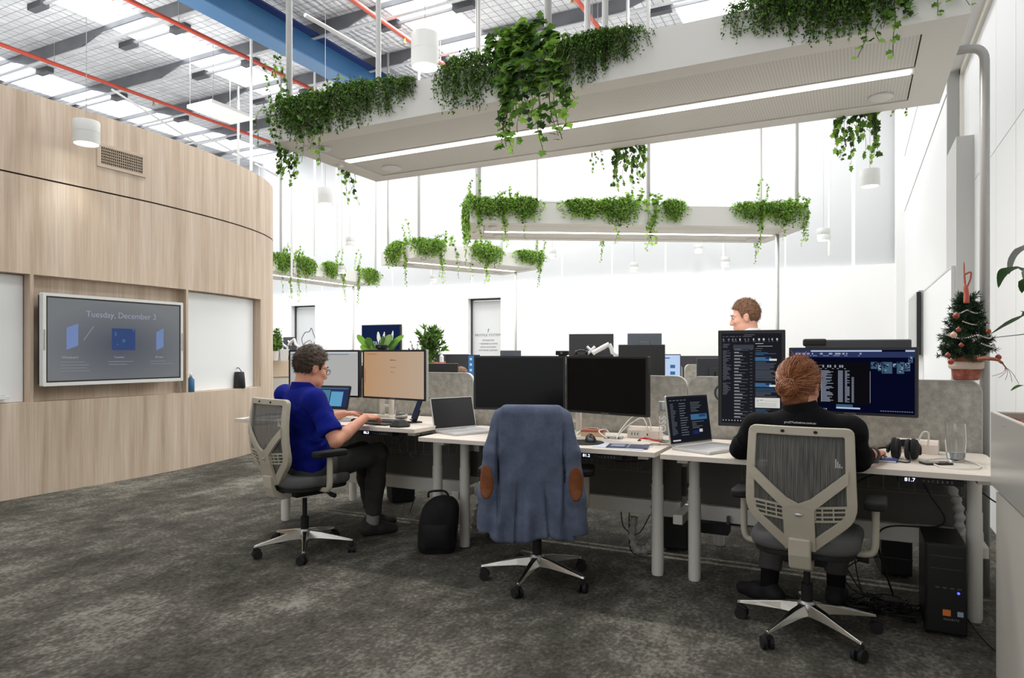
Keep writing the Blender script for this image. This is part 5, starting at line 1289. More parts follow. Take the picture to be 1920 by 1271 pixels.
def surface_nets(F, lo, h):
    I = F < 0; c = np.zeros(np.array(F.shape)-1, np.int8)
    cor = [(i,j,k) for i in (0,1) for j in (0,1) for k in (0,1)]
    sl = lambda A,i,j,k: A[i:A.shape[0]-1+i, j:A.shape[1]-1+j, k:A.shape[2]-1+k]
    for q in cor: c += sl(I,*q)
    cells = np.argwhere((c > 0) & (c < 8)); N = len(cells)
    idm = np.full(c.shape, -1, np.int64); idm[cells[:,0],cells[:,1],cells[:,2]] = np.arange(N)
    vals = {q: F[cells[:,0]+q[0],cells[:,1]+q[1],cells[:,2]+q[2]] for q in cor}
    acc = np.zeros((N,3)); cnt = np.zeros(N)
    for a in cor:
        for ax in range(3):
            if a[ax]: continue
            b = list(a); b[ax] = 1; b = tuple(b); fa,fb = vals[a],vals[b]
            m = (fa < 0) != (fb < 0); t = np.where(m, fa/np.where(m,fa-fb,1), 0)
            p = np.tile(np.array(a,float),(N,1)); p[:,ax] += t
            acc[m] += p[m]; cnt[m] += 1
    V = lo+(cells+acc/cnt[:,None])*h
    Q = []
    for ax in range(3):
        o = [1 if i == ax else 0 for i in range(3)]
        A = I[:I.shape[0]-o[0],:I.shape[1]-o[1],:I.shape[2]-o[2]]; Bq = I[o[0]:,o[1]:,o[2]:]
        E = np.argwhere(A != Bq); u,v = [(1,2),(2,0),(0,1)][ax]
        E = E[(E[:,u] > 0) & (E[:,v] > 0) & (E[:,u] < c.shape[u]) & (E[:,v] < c.shape[v])]
        du = np.zeros(3,int); du[u] = 1; dv = np.zeros(3,int); dv[v] = 1
        g = lambda e: idm[e[:,0],e[:,1],e[:,2]]
        q = np.stack([g(E-du-dv),g(E-dv),g(E),g(E-du)],1)
        ins = A[E[:,0],E[:,1],E[:,2]]; q[~ins] = q[~ins][:,::-1]; Q.append(q)
    Q = np.concatenate(Q); return V, Q[(Q >= 0).all(1)]
def sd_build(sd, name, mats, h, parent=None, origin=(0,0,0), matfn=None, relax=1):
    V,Q = sd.mesh(h)
    for _ in range(relax):           # light Laplacian relaxation
        S = np.zeros_like(V); n = np.zeros(len(V))
        for i in range(4):
            np.add.at(S, Q[:,i], V[Q[:,(i+1)%4]]); np.add.at(n, Q[:,i], 1)
        V = 0.5*V+0.5*S/np.maximum(n,1)[:,None]
    me = bpy.data.meshes.new(name)
    W = V-np.array(origin)
    me.vertices.add(len(W)); me.vertices.foreach_set('co', W.astype(np.float32).ravel())
    me.loops.add(Q.size); me.loops.foreach_set('vertex_index', Q.astype(np.int32).ravel())
    me.polygons.add(len(Q)); me.polygons.foreach_set('loop_start', (np.arange(len(Q))*4).astype(np.int32))
    if not isinstance(mats,(list,tuple)): mats = [mats]
    for m in mats: me.materials.append(m)
    if matfn is not None:
        me.polygons.foreach_set('material_index', matfn(V[Q].mean(1)).astype(np.int32))
    me.update(calc_edges=True); me.validate()
    me.polygons.foreach_set('use_smooth', [True]*len(me.polygons))
    o = bpy.data.objects.new(name, me); COL.objects.link(o)
    if parent is not None: o.parent = parent
    return o
# ================================================================ CHAIRS
def rpoly(pts, rad, n=4, sub=5):
    out = []; k = len(pts)
    for i in range(k):
        p = Vector(pts[i]).to_2d() if len(pts[i]) == 3 else Vector(pts[i]); a = Vector(pts[i-1]); b = Vector(pts[(i+1)%k]); r = rad[i]
        d1 = (a-p).normalized(); d2 = (b-p).normalized(); p1 = p+d1*r; p2 = p+d2*r
        for j in range(n+1):
            t = j/n; out.append(p1*(1-t)**2+p*2*t*(1-t)+p2*t*t)
    res = []; m = len(out)
    for i in range(m):
        a = out[i]; b = out[(i+1)%m]
        if i%(n+1) == n:
            for j in range(sub): res.append(a.lerp(b,j/sub))
        else: res.append(a)
    return [(v.x,v.y) for v in res]
ZBK = 0.47
def bk(q):     # bends the flat back into its curve: x, offset, height -> chair space
    x,dy,z = q; s = 1.06; zz = z*s
    return (x, -0.225+dy-0.17*zz+0.10*zz*zz*1.2-0.035*math.sin(min(1,zz/0.55)*PI)+0.55*x*x, ZBK+zz)
MESHM = bpy.data.materials.new('chair_mesh_fabric'); MESHM.use_nodes = True; N = MESHM.node_tree.nodes; L = MESHM.node_tree.links
b = N['Principled BSDF']; b.inputs['Roughness'].default_value = 0.85; b.inputs['Specular IOR Level'].default_value = 0.2
tc = N.new('ShaderNodeTexCoord'); mp = N.new('ShaderNodeMapping'); mp.inputs['Scale'].default_value = (1,0,0.03); L.new(tc.outputs['Object'],mp.inputs[0])
nz = N.new('ShaderNodeTexNoise'); nz.inputs['Scale'].default_value = 170; nz.inputs['Detail'].default_value = 2; L.new(mp.outputs[0],nz.inputs['Vector'])
rp = N.new('ShaderNodeValToRGB'); rp.color_ramp.elements[0].position = 0.38; rp.color_ramp.elements[1].position = 0.62; rp.color_ramp.elements[0].color = lin((82,82,80)); rp.color_ramp.elements[1].color = lin((116,115,111))
L.new(nz.outputs['Fac'],rp.inputs[0]); L.new(rp.outputs[0],b.inputs['Base Color']); b.inputs['Alpha'].default_value = 0.9
SEATM = mat('seat_fabric',(84,84,84),0.9,var=0.06,vscale=90)
def chair(lab, x, y, rz, base_deg, lift=0.0):
    def up(o): o.location.z += lift; return o
    t = thing('office_chair', lab, 'chair', (x,y,0), rz, 'mesh-back office chairs')
    ba = math.radians(base_deg)-rz
    bs = MB().lathe([(0.035,0.085),(0.045,0.10),(0.045,0.145),(0.034,0.16)],n=20).build('base_hub', ALU, t, smooth='auto')
    for k in range(5):
        a = ba+k*2*PI/5; m = MB(); m.X = Matrix.Rotation(a,4,'Z')
        def sec(r,w,z0,z1): return [(r,-w,z0),(r,w,z0),(r,w*0.55,z1),(r,-w*0.55,z1)]
        S = [sec(0.03,0.030,0.092,0.150),sec(0.12,0.025,0.094,0.138),sec(0.24,0.019,0.086,0.112),sec(0.325,0.015,0.078,0.094),sec(0.342,0.011,0.074,0.090)]
        m.add([p for s_ in S for p in s_],[(i*4+j,i*4+(j+1)%4,i*4+4+(j+1)%4,i*4+4+j) for i in range(4) for j in range(4)]+[(3,2,1,0),(16,17,18,19)])
        m.build('base_leg', CHROME, t, bevel=0.004)
        m = MB(); m.X = Matrix.Rotation(a,4,'Z')@Matrix.Translation((0.332,0,0))@Matrix.Rotation(0.9*k,4,'Z')
        m.cyl((0,0,0.055),(0,0,0.080),0.010,n=10)
        for s_ in (-1,1): m.cyl((-0.012,s_*0.008,0.030),(-0.012,s_*0.026,0.030),0.030,n=20)
        m.tube([(0.012,0,0.062),(-0.012,0,0.062),(-0.034,0,0.048)],0.012,8)
        m.build('caster', SOFTBLK, t, smooth='auto')
    MB().cyl((0,0,0.085),(0,0,0.245),0.028,n=20).cyl((0,0,0.245),(0,0,0.37),0.016,n=16).build('gas_lift', SOFTBLK, t, smooth='auto')
    m = MB(); m.box(-0.10,0.10,-0.13,0.14,0.365,0.425); m.build('tilt_mechanism', SOFTBLK, t, bevel=0.015)
    m = MB(); m.tube([(0.09,0.05,0.40),(0.22,0.06,0.385)],0.008,8); m.cyl((0.22,0.06,0.385),(0.27,0.06,0.38),0.016,n=12); m.tube([(-0.09,0.03,0.40),(-0.2,0.03,0.39)],0.007,8); m.build('tilt_lever', SOFTBLK, t, smooth='auto')
    so = MB().prism(rrect(-0.245,0.245,-0.235,0.25,(0.14,0.14,0.10,0.10),8),0.445,0.52).build('seat', SEATM, t, bevel=0.03, seg=4, smooth='auto')
    MB().prism(rrect(-0.225,0.225,-0.22,0.23,(0.13,0.13,0.09,0.09),8),0.42,0.448).build('seat_shell', SOFTBLK, t, bevel=0.008)
    # spine carrying the back
    prof = [(-0.06,0.375),(-0.20,0.36),(-0.262,0.385),(-0.285,0.45),(-0.29,0.53),(-0.255,0.53),(-0.25,0.46),(-0.235,0.425),(-0.19,0.405),(-0.06,0.415)]
    MB().prism(prof,-0.048,0.048,'x').build('back_spine', TAUPE, t, bevel=0.008)
    outer = rpoly([(-0.225,0.54),(0.225,0.54),(0.240,0.155),(0.066,0.0),(-0.066,0.0),(-0.240,0.155)],[0.035,0.035,0.06,0.004,0.004,0.06])
    inner = rpoly([(-0.188,0.503),(0.188,0.503),(0.198,0.172),(0.055,0.052),(-0.055,0.052),(-0.198,0.172)],[0.01,0.01,0.045,0.004,0.004,0.045])
    fr = MB().ring(outer, inner, -0.018, 0.014, 'y', bk).build('back_frame', TAUPE, t, bevel=0.004)
    for sx in (-0.07,0.07):
        q = bk((sx,-0.021,0.521)); MB().ball(q,(0.009,0.004,0.007),10,6).build('frame_screw', SOFTBLK, fr)
    py = [(-0.066,0.0),(0.066,0.0),(0.066,0.19),(0.20,0.315),(0.20,0.365),(0.035,0.222),(0.0,0.212),(-0.035,0.222),(-0.20,0.365),(-0.20,0.315),(-0.066,0.19)]
    def plate(m, poly, d0, d1):
        n = len(poly); vs = [bk((x,d,z)) for d in (d0,d1) for x,z in poly]
        m.add(vs,[tuple(range(n-1,-1,-1)),tuple(range(n,2*n))]+[(i,(i+1)%n,n+(i+1)%n,n+i) for i in range(n)])
    m = MB()
    for z0,z1 in ((0.0,0.07),(0.07,0.13),(0.13,0.19)): plate(m,[(-0.066,z0),(0.066,z0),(0.066,z1),(-0.066,z1)],-0.030,-0.012)
    plate(m,[(-0.066,0.19),(0.066,0.19),(0.05,0.235),(0.0,0.212),(-0.05,0.235)],-0.030,-0.012)
    for s_ in (-1,1):
        k0,k1 = (s_*0.066,0.19),(s_*0.05,0.235); e0,e1 = (s_*0.205,0.312),(s_*0.205,0.366)
        for i in range(4):
            a0,a1 = i/4,(i+1)/4; L_ = lambda p,q,t_: (p[0]+(q[0]-p[0])*t_, p[1]+(q[1]-p[1])*t_)
            plate(m,[L_(k0,e0,a0),L_(k0,e0,a1),L_(k1,e1,a1),L_(k1,e1,a0)],-0.030,-0.012)
    yb = m.build('back_brace', TAUPE, t)
    q = bk((0,-0.033,0.165)); MB().ball(q,(0.018,0.004,0.008),16,8).build('brace_badge', ALU, yb)
    for s_ in (-1,1):
        m = MB()
        for z0,z1 in ((0.205,0.215),(0.187,0.194),(0.166,0.173),(0.145,0.154)):
            for i in range(3):
                a0 = 0.066+0.132*i/3; a1 = 0.066+0.132*(i+1)/3; dz = lambda a: 0.012*(1-((a-0.066)/0.132))
                plate(m,[(s_*a0,z0-dz(a0)),(s_*a1,z0-dz(a1)),(s_*a1,z1-dz(a1)),(s_*a0,z1-dz(a0))],-0.016,-0.008)
        for a0 in (0.066,0.095,0.14,0.19): plate(m,[(s_*a0,0.145),(s_*(a0+0.006),0.145),(s_*(a0+0.006),0.205),(s_*a0,0.205)],-0.016,-0.009)
        m.build('lumbar_slats', TAUPE, t)
    # mesh panel filling the frame
    def mesh_pt(u,v):
        z = 0.04+0.475*v
        w = 0.06+(0.195-0.06)*min(1,max(0,(z-0.04)/0.13)); w = w if z < 0.17 else 0.196-0.008*(z-0.17)/0.33
        return bk(((2*u-1)*w, -0.002, z))
    pn = MB().grid(mesh_pt,14,18).build('back_mesh', MESHM, t, smooth=True)
    m = MB()
    for i in range(4): x0 = 0.150+0.008*i; m.quad(*[bk((x,-0.0055,z)) for x,z in ((x0,0.375),(x0+0.005,0.375),(x0+0.005,0.412-0.010*i),(x0,0.412-0.010*i))])
    m.build('maker_tag', mat('tag_white',(190,190,186),0.6), pn)
    for s_ in (-1,1):
        m = MB(); m.tube(catmull([(s_*0.14,0.0,0.43),(s_*0.26,0.0,0.425),(s_*0.295,0.0,0.455),(s_*0.300,0.0,0.55),(s_*0.300,0.0,0.655)],5),0.021,12,True,0.8); m.build('arm_post', TAUPE, t, smooth=True)
        MB().prism(rrect(s_*0.300-0.048,s_*0.300+0.048,-0.13,0.13,(0.045,)*4,6),0.655,0.695).build('arm_pad', SOFTBLK, t, bevel=0.012, seg=3, smooth='auto')
    for c_ in children(t):
        if c_.name.split('.')[0] not in ('base_hub','base_leg','caster','gas_lift'): c_.location.z += lift
    return t
CH1 = chair('office chair with the man in the blue shirt, at the left desk',-3.42,3.61,-0.25,240,0.035)
CH2 = chair('empty office chair with a blue jacket hung over its back',-1.72,3.78,0.33,204)
CH3 = chair('office chair of the person in black, nearest the camera',-0.205,3.67,-0.06,171)
# ---------------------------------------------------------------- jacket on the middle chair
JK = ramp_mat('jacket_blue_cotton', [(0.3,(80,87,106)),(0.5,(92,100,120)),(0.7,(106,114,134))], 9, detail=8, rough=0.95, fine=0.12, fscale=220, bump=0.15, spec=0.1)
def build_jacket():
    ox,oy = 0.0,0.0
    sd = SD()
    def slab(P):
        x = P[:,0]-ox; y = P[:,1]-oy; z = P[:,2]
        w = np.interp(z,[0.34,0.42,0.6,0.8,0.95,1.03,1.09],[0.250,0.240,0.215,0.198,0.192,0.190,0.175])
        yc = np.interp(z,[0.34,0.6,0.85,1.0,1.09],[-0.305,-0.30,-0.31,-0.315,-0.31])
        th = np.interp(z,[0.34,0.5,0.9,1.05,1.09],[0.030,0.040,0.052,0.05,0.03])
        lowk = np.clip((0.80-z)/0.4,0,1)
        f = lowk*(0.014*np.sin(x*38+2.2*np.sin(z*5)+0.5)+0.008*np.sin(x*71+1.3+z*4))+0.004*vnoise(P*np.array([14,8,7]),3)
        qx = np.abs(x)-w+0.03; qy = np.abs(y-yc+f)-th+0.025; qz = np.maximum(0.345+0.018*np.sin(x*14)-z, z-1.065)+0.0
        q = np.sqrt(np.maximum(qx,0)**2+np.maximum(qy,0)**2+np.maximum(qz,0)**2)+np.minimum(np.maximum(np.maximum(qx,qy),qz),0)
        return q-0.025
    sd._bb((ox,oy-0.3,0.7),0.45); sd.fn(slab)
    for s_ in (-1,1):
        a = (ox+s_*0.178,oy-0.30,1.02); b_ = (ox+s_*0.218,oy-0.325,0.82); c = (ox+s_*0.252,oy-0.318,0.58); d = (ox+s_*0.268,oy-0.29,0.37)
        sd.chain([a,b_,c,d],[0.046,0.054,0.052,0.050],0.022,True)
    # centre vents and sleeve creases
    def crease(P):
        x = P[:,0]-ox; z = P[:,2]; k = np.clip((0.68-z)/0.12,0,1)
        e = np.exp(-((x+0.075+0.15*(0.68-z)*0.3)/0.006)**2)+np.exp(-((x-0.075-0.15*(0.68-z)*0.5)/0.006)**2)
        s_ = np.exp(-((np.abs(x)-0.186)/0.008)**2)*np.clip((1.0-z)/0.1,0,1)*np.clip((z-0.40)/0.1,0,1)
        w = 0.0016*np.sin(z*42+x*25)*np.clip((np.abs(x)-0.2)/0.03,0,1)
        return 0.018*e*k+0.020*s_+w
    sd.fn(crease,'d')
    t = thing('jacket','blue blazer with brown elbow patches hung over the empty chair','jacket',(-1.72,3.78,0),0.33)
    o = sd_build(sd,'jacket_cloth',JK,0.0065,t,(0,0,0),relax=2)
    PT = ramp_mat('patch_leather', [(0.3,(108,58,26)),(0.7,(132,74,36))], 30, rough=0.6)
    for s_,dx in ((-1,0.0),(1,0.0)):
        V,Q = sd.mesh(0.0065); c = V[Q].mean(1)
        ex = ox+s_*0.250; m_ = (((c[:,0]-ex)/0.040)**2+((c[:,2]-0.66)/0.095)**2 < 1) & (c[:,1] < oy-0.335)
        q = Q[m_]; u,inv = np.unique(q,return_inverse=True)
        V2 = V[u].copy(); V2[:,1] -= 0.004
        me = bpy.data.meshes.new('elbow_patch'); me.from_pydata(V2.tolist(),[],inv.reshape(-1,4).tolist()); me.materials.append(PT); me.update()
        me.polygons.foreach_set('use_smooth',[True]*len(me.polygons))
        p = bpy.data.objects.new('elbow_patch',me); COL.objects.link(p); p.parent = o
        p.modifiers.new('solid','SOLIDIFY').thickness = 0.004
    return t
build_jacket()
# ================================================================ PEOPLE
SKIN = ramp_mat('skin', [(0.3,(196,136,112)),(0.7,(216,156,130))], 9, rough=0.55, fine=0.05, fscale=90, spec=0.3)
SKIN2 = ramp_mat('skin_pale', [(0.3,(204,150,128)),(0.7,(222,170,148))], 9, rough=0.55, fine=0.05, fscale=90, spec=0.3)
EYEW = mat('eye_white',(190,176,168),0.35); EYED = mat('eye_iris',(52,44,38),0.2); LIP = mat('lips',(170,98,86),0.5)
def V3(*a): return Vector(a)
def head_axes(yaw, pitch, roll=0.0):
    # local y forward, z up; yaw anticlockwise from +Y, pitch positive looks down
    M = Matrix.Rotation(yaw,3,'Z')@Matrix.Rotation(-pitch,3,'X')@Matrix.Rotation(roll,3,'Y')
    return M
def add_head(sd, c, M, s, neck_to, bulk=1.0):
    W = lambda x,y,z: tuple(Vector(c)+M@(Vector((x,y,z))*s)); R = np.array(M)
    E = lambda p,r,k=0.02: sd.ell(W(*p),tuple(v*s for v in r),R,k*s)
    E((0,-0.018,0.038),(0.074,0.096,0.088)); E((0,0.028,-0.035),(0.062,0.068,0.082),0.03); E((0,0.052,-0.085),(0.040,0.040,0.030),0.03)
    sd.cap(W(0,0.090,0.012),W(0,0.109,-0.028),0.010*s,0.0135*s,0.014*s)
    for q in (-1,1):
        sd.cap(W(q*0.008,0.104,-0.033),W(q*0.014,0.098,-0.034),0.008*s,0.007*s,0.008*s)
        sd.cap(W(q*0.012,0.086,0.028),W(q*0.044,0.072,0.026),0.010*s,0.008*s,0.014*s)
        E((q*0.040,0.062,-0.022),(0.024,0.026,0.022),0.02)
        E((q*0.050,0.020,-0.075),(0.016,0.040,0.022),0.03)
        sd.sub(W(q*0.031,0.092,0.010),tuple(v*s for v in (0.016,0.011,0.008)),0.007*s,R)
        E((q*0.079,-0.010,-0.008),(0.008,0.021,0.034),0.006); E((q*0.084,-0.018,0.004),(0.006,0.016,0.024),0.004)
        sd.sub(W(q*0.090,-0.006,-0.004),tuple(v*s for v in (0.007,0.010,0.016)),0.004*s,R)
    sd.cap(W(-0.018,0.090,-0.062),W(0.018,0.090,-0.062),0.008*s,0.008*s,0.010*s)
    sd.cap(W(-0.015,0.086,-0.074),W(0.015,0.086,-0.074),0.008*s,0.008*s,0.010*s)
    sd.cap(W(0,-0.028,-0.045),tuple(neck_to),0.054*s*bulk,0.062*s*bulk,0.03*s)
    return W
def face_parts(W, s, M, par, org, brow):
    O = Vector(org); R4 = M.to_4x4()
    for q in (-1,1):
        e = MB().ball(tuple(Vector(W(q*0.031,0.0775,0.010))-O),0.0118*s,14,10); e.m = 1
        g = Vector(W(q*0.031,0.0875,0.009))-O; e.ball(tuple(g),0.0050*s,10,8)
        e.build('eye',[EYEW,EYED],par,smooth=True)
        MB().tube([tuple(Vector(W(q*x,y,z))-O) for x,y,z in ((0.012,0.098,0.031),(0.028,0.095,0.037),(0.048,0.078,0.032))],0.0035*s,6,True,0.6).build('eyebrow',brow,par,smooth=True)
    MB().tube([tuple(Vector(W(x,y,z))-O) for x,y,z in ((-0.020,0.092,-0.068),(0,0.099,-0.068),(0.020,0.092,-0.068))],0.0035*s,6).build('mouth',LIP,par,smooth=True)
def hair_sd(c, M, s, hl, thick, freq=90.0, amp=0.004, bun=None, seed=0.0, flow=None, toplift=0.0):
    """hl: list of (y, lowest z) in head space"""
    sd = SD(); R = np.array(M); C = np.array(c)
    ys = [a for a,_ in hl]; zs = [b for _,b in hl]
    def f(P):
        q = ((P-C)@R)/s
        r = np.array([0.074+thick,0.096+thick,0.088+thick+toplift]); qq = q-np.array([0,-0.018,0.038])
        k0 = np.sqrt(((qq/r)**2).sum(1)); k1 = np.sqrt(((qq/(r*r))**2).sum(1))+1e-9; d = k0*(k0-1)/k1
        zc = np.interp(q[:,1],ys,zs)+0.004*np.sin(q[:,1]*160+q[:,0]*90)
        d = np.maximum(d,(zc-q[:,2])*0.75)
        a = np.arctan2(q[:,0],q[:,2]-0.03) if flow is None else flow(q)
        Q1 = np.stack([a*10,q[:,1]*26+q[:,2]*10,q[:,0]*14],1); Q2 = np.stack([a*34,q[:,1]*50,q[:,2]*50],1)
        d = d+amp*(1.5*vnoise(Q1,1+int(seed))+1.0*vnoise(Q2,5)+0.6*vnoise(q*170,9))
        return d*s
    sd._bb(c,0.17*s); sd.fn(f)
    if bun:
        sd.ell(tuple(Vector(c)+M@(Vector((0,-0.052,-0.062))*s)),(0.060*s,0.044*s,0.046*s),R,0.02*s)
        W = lambda x,y,z: tuple(Vector(c)+M@(Vector((x,y,z))*s))
        b0,br = bun; sd.ell(W(*b0),tuple(v*s for v in br),R,0.012*s)
        B = np.array(W(*b0))
        def tw(P):
            q = (P-B)/s; rr = np.sqrt((q*q).sum(1)); an = np.arctan2(q[:,2],q[:,0])
            return (0.0035*np.sin(an*3+rr*240)*np.exp(-(rr/0.045)**4)*s).astype(np.float32)
        sd.fn(tw,'d')
    return sd
def add_hand(sd, w, d, n, s, side, curl=0.5, spread=0.0):
    """w wrist, d pointing to the knuckles, n palm normal, side vector to the thumb"""
    d = Vector(d).normalized(); n = Vector(n); n = (n-d*n.dot(d)).normalized(); sd_ = Vector(side); sd_ = (sd_-d*sd_.dot(d)-n*sd_.dot(n)).normalized(); w = Vector(w)
    R = np.array([[sd_.x,d.x,n.x],[sd_.y,d.y,n.y],[sd_.z,d.z,n.z]])
    sd.ell(tuple(w+d*0.05*s),(0.040*s,0.054*s,0.017*s),R,0.012)
    for i,(o,ln) in enumerate(((0.029,0.072),(0.010,0.080),(-0.009,0.074),(-0.027,0.058))):
        p = w+d*0.088*s+sd_*o*s; a = 0.0; dd = (d+sd_*spread*(o*12)).normalized(); r = 0.0092*s
        for j,f in enumerate((0.45,0.32,0.23)):
            a += curl*(0.5,0.8,0.6)[j]; q = p+(dd*math.cos(a)+n*math.sin(a))*ln*f*s
            sd.cap(tuple(p),tuple(q),r,r*0.9,0.004); p = q; r *= 0.9
    p = w+d*0.03*s+sd_*0.030*s
    for j,(v,l) in enumerate(((sd_*0.8+d*0.7+n*0.25,0.036),(sd_*0.35+d*0.9+n*0.35,0.03),(sd_*0.1+d*0.9+n*0.4,0.024))):
        q = p+v.normalized()*l*s; sd.cap(tuple(p),tuple(q),0.0125*s-0.0012*j,0.0115*s-0.0012*j,0.006); p = q
class Person: pass
def person(lab, J, s, skin, hair, shirt, trousers, hl, hairmat, thick=0.012, short=True, glasses=False, shoem=None, sockm=None, bun=None, hairkw={}, collar=None, brow=None, hair_h=0.0045, bodyh=0.006, group=None):
    org = Vector((J['pelvis'][0],J['pelvis'][1],0.0))
    t = thing('person', lab, 'person', org)
    g = {k:Vector(v) if isinstance(v,(tuple,list,Vector)) else v for k,v in J.items()}
    up = (g['neck']-g['pelvis']).normalized(); rt = (g['shR']-g['shL']).normalized(); fw = up.cross(rt).normalized()
    T = np.array([[rt.x,fw.x,up.x],[rt.y,fw.y,up.y],[rt.z,fw.z,up.z]])
    M = head_axes(g['yaw'],g['pitch'],g.get('roll',0.0))
    # ---- body
    b = SD()
    W = add_head(b,g['head'],M,s,g['neck']-up*0.03)
    chest = g['neck'].lerp(g['pelvis'],0.36); belly = g['neck'].lerp(g['pelvis'],0.70)
    b.ell(chest,(0.15*s,0.095*s,0.17*s),T,0.05); b.ell(belly,(0.13*s,0.09*s,0.14*s),T,0.05); b.ell(g['pelvis'],(0.15*s,0.10*s,0.11*s),T,0.05)
    b.cap(g['neck']-up*0.03,g['neck']-up*0.10,0.06*s,0.08*s,0.04)
    for q in 'LR':
        b.chain([g['neck']-up*0.05,g['sh'+q]],[0.05*s,0.048*s],0.04)
        b.chain([g['sh'+q],g['el'+q]],[0.050*s,0.040*s],0.03)
        mid = g['el'+q].lerp(g['wr'+q],0.3)
        b.chain([g['el'+q],mid,g['wr'+q]],[0.040*s,0.041*s,0.026*s],0.012)
        add_hand(b,g['wr'+q],g['hd'+q],g['hn'+q],s,g['ht'+q],g.get('curl',0.5))
        b.chain([g['hip'+q],g['kn'+q]],[0.070*s,0.050*s],0.03); b.chain([g['kn'+q],g['kn'+q].lerp(g['an'+q],0.35),g['an'+q]],[0.048*s,0.048*s,0.034*s],0.02)
        b.cap(g['an'+q]-Vector((0,0,0.03)),g['toe'+q],0.026*s,0.016*s,0.015)
    body = sd_build(b,'body',skin,bodyh,t,org)
    face_parts(W,s,M,t,org,brow or hairmat)
    # ---- shirt
    c = SD()
    c.ell(chest,(0.172*s,0.118*s,0.19*s),T,0.06); c.ell(belly-fw*0.0,(0.158*s,0.118*s,0.17*s),T,0.06); c.ell(g['pelvis']+up*0.03,(0.165*s,0.125*s,0.12*s),T,0.06)
    c.cap(g['neck']-up*0.04,g['neck']-up*0.12,0.075*s,0.10*s,0.05)
    for q in 'LR':
        c.cap(g['neck']-up*0.06,g['sh'+q],0.055*s,0.062*s,0.05)
        end = g['sh'+q].lerp(g['el'+q],0.80)
        if short: c.cap(g['sh'+q],end,0.064*s,0.066*s,0.035,True)
        else:
            c.chain([g['sh'+q],g['el'+q]],[0.066*s,0.056*s],0.035); c.chain([g['el'+q],g['el'+q].lerp(g['wr'+q],g.get('cuff',0.80))],[0.056*s,0.044*s],0.03,True)
    sh0 = np.array(g['shR']); el0 = np.array(g['elR'])
    def folds(P):
        return ((0.009*vnoise(P@T*np.array([9,9,15])+2.5*vnoise(P*6,2)[:,None],4)+0.003*vnoise(P*42,7))*np.clip((g['neck'].z-0.05-P[:,2])/0.08,0.25,1)).astype(np.float32)
    c.fn(folds,'d')
    nx = (Vector(W(0,-0.028,-0.045))-g['neck']).normalized()
    so = sd_build(c,'shirt',shirt,0.008,t,org)
    if collar is not None:
        cl = SD(); nb = g['neck']-up*0.055; e = g['neck']+nx*0.040*s; R_ = head_axes(g['yaw'],g['pitch'])
        cl.cap(nb,e,0.088*s,0.073*s,0.01,True)
        fd = np.array(fw); E_ = np.array(e)
        cl.fn(lambda P: ((P-E_)@fd*0.35+(P-E_)@np.array(nx)+0.004*s),'i')
        sd_build(cl,'collar',collar,0.005,so,org)
    # ---- trousers
    d = SD(); d.ell(g['pelvis']-up*0.02,(0.168*s,0.125*s,0.11*s),T,0.05)
    for q in 'LR':
        d.chain([g['hip'+q],g['kn'+q]],[0.088*s,0.066*s],0.04)
        e = g['kn'+q].lerp(g['an'+q],0.86); d.chain([g['kn'+q],g['kn'+q].lerp(g['an'+q],0.4),e],[0.066*s,0.062*s,0.056*s],0.03,True)
    d.fn(lambda P:(0.007*vnoise(P*np.array([15,15,19]),11)+0.002*vnoise(P*45,12)).astype(np.float32),'d')
    sd_build(d,'trousers',trousers,0.009,t,org)
    # ---- socks and shoes
    for q in 'LR':
        an,to = g['an'+q],g['toe'+q]; dr = (to-an); dr.z = 0; dr.normalize()
        f = SD(); heel = an-dr*0.045*s; heel.z = 0.042*s; tip = to.copy(); tip.z = 0.030*s; mid = heel.lerp(tip,0.55); mid.z = 0.040*s
        f.chain([heel,mid,tip],[0.042*s,0.044*s,0.034*s],0.03); a2 = an.copy(); a2.z = 0.085*s; f.chain([heel.lerp(tip,0.12)+Vector((0,0,0.01)),a2],[0.044*s,0.046*s],0.03,True); f.cut((0,0,0.004),(0,0,-1))
        sho = sd_build(f,'shoe',shoem or SOFTBLK,0.007,t,org)
        m = MB(); m.tube(catmull([tuple(mid+Vector((0,0,0.046*s))-dr*x*s+Vector((-dr.y,dr.x,0))*y*s-org) for x,y in ((-0.02,0.018),(0.0,-0.018),(0.015,0.018),(0.03,-0.018),(0.045,0.014))],3),0.003,6); m.build('shoelaces',CABLE,sho)
        if sockm: MB().cyl(tuple(an+Vector((0,0,-0.03))-org),tuple(g['kn'+q].lerp(an,0.80)-org),0.042*s,0.047*s,20).build('sock',sockm,t,smooth='auto')
    # ---- hair
    hs = hair_sd(g['head'],M,s,hl,thick,bun=bun,**hairkw); ho = sd_build(hs,'hair',hairmat,hair_h,t,org,relax=0)
    if glasses:
        gl = MB(); O = org; GP = lambda x,y,z: tuple(Vector(W(x,y,z))-O)
        for q in (-1,1):
            gl.tube([GP(q*(0.033+0.024*math.cos(a)),0.104-0.12*abs(0.033+0.024*math.cos(a))**1.5,0.006+0.018*math.sin(a)) for a in np.linspace(0,2*PI,25)],0.0018*s,6,False)
            gl.tube([GP(q*0.057,0.098,0.010),GP(q*0.078,0.07,0.012),GP(q*0.083,0.0,0.014),GP(q*0.082,-0.02,0.0)],0.0020*s,6)
        gl.tube([GP(-0.009,0.104,0.010),GP(0,0.112,0.012),GP(0.009,0.104,0.010)],0.0018*s,6)
        gl.build('glasses',mat('glasses_frame',(58,50,44),0.3,0.5),t,smooth=True)
    P = Person(); P.t = t; P.org = org; P.W = W; P.M = M; P.body = body; P.hair = ho; P.shirt = so; P.up = up; P.rt = rt; P.fw = fw; P.g = g
    return P
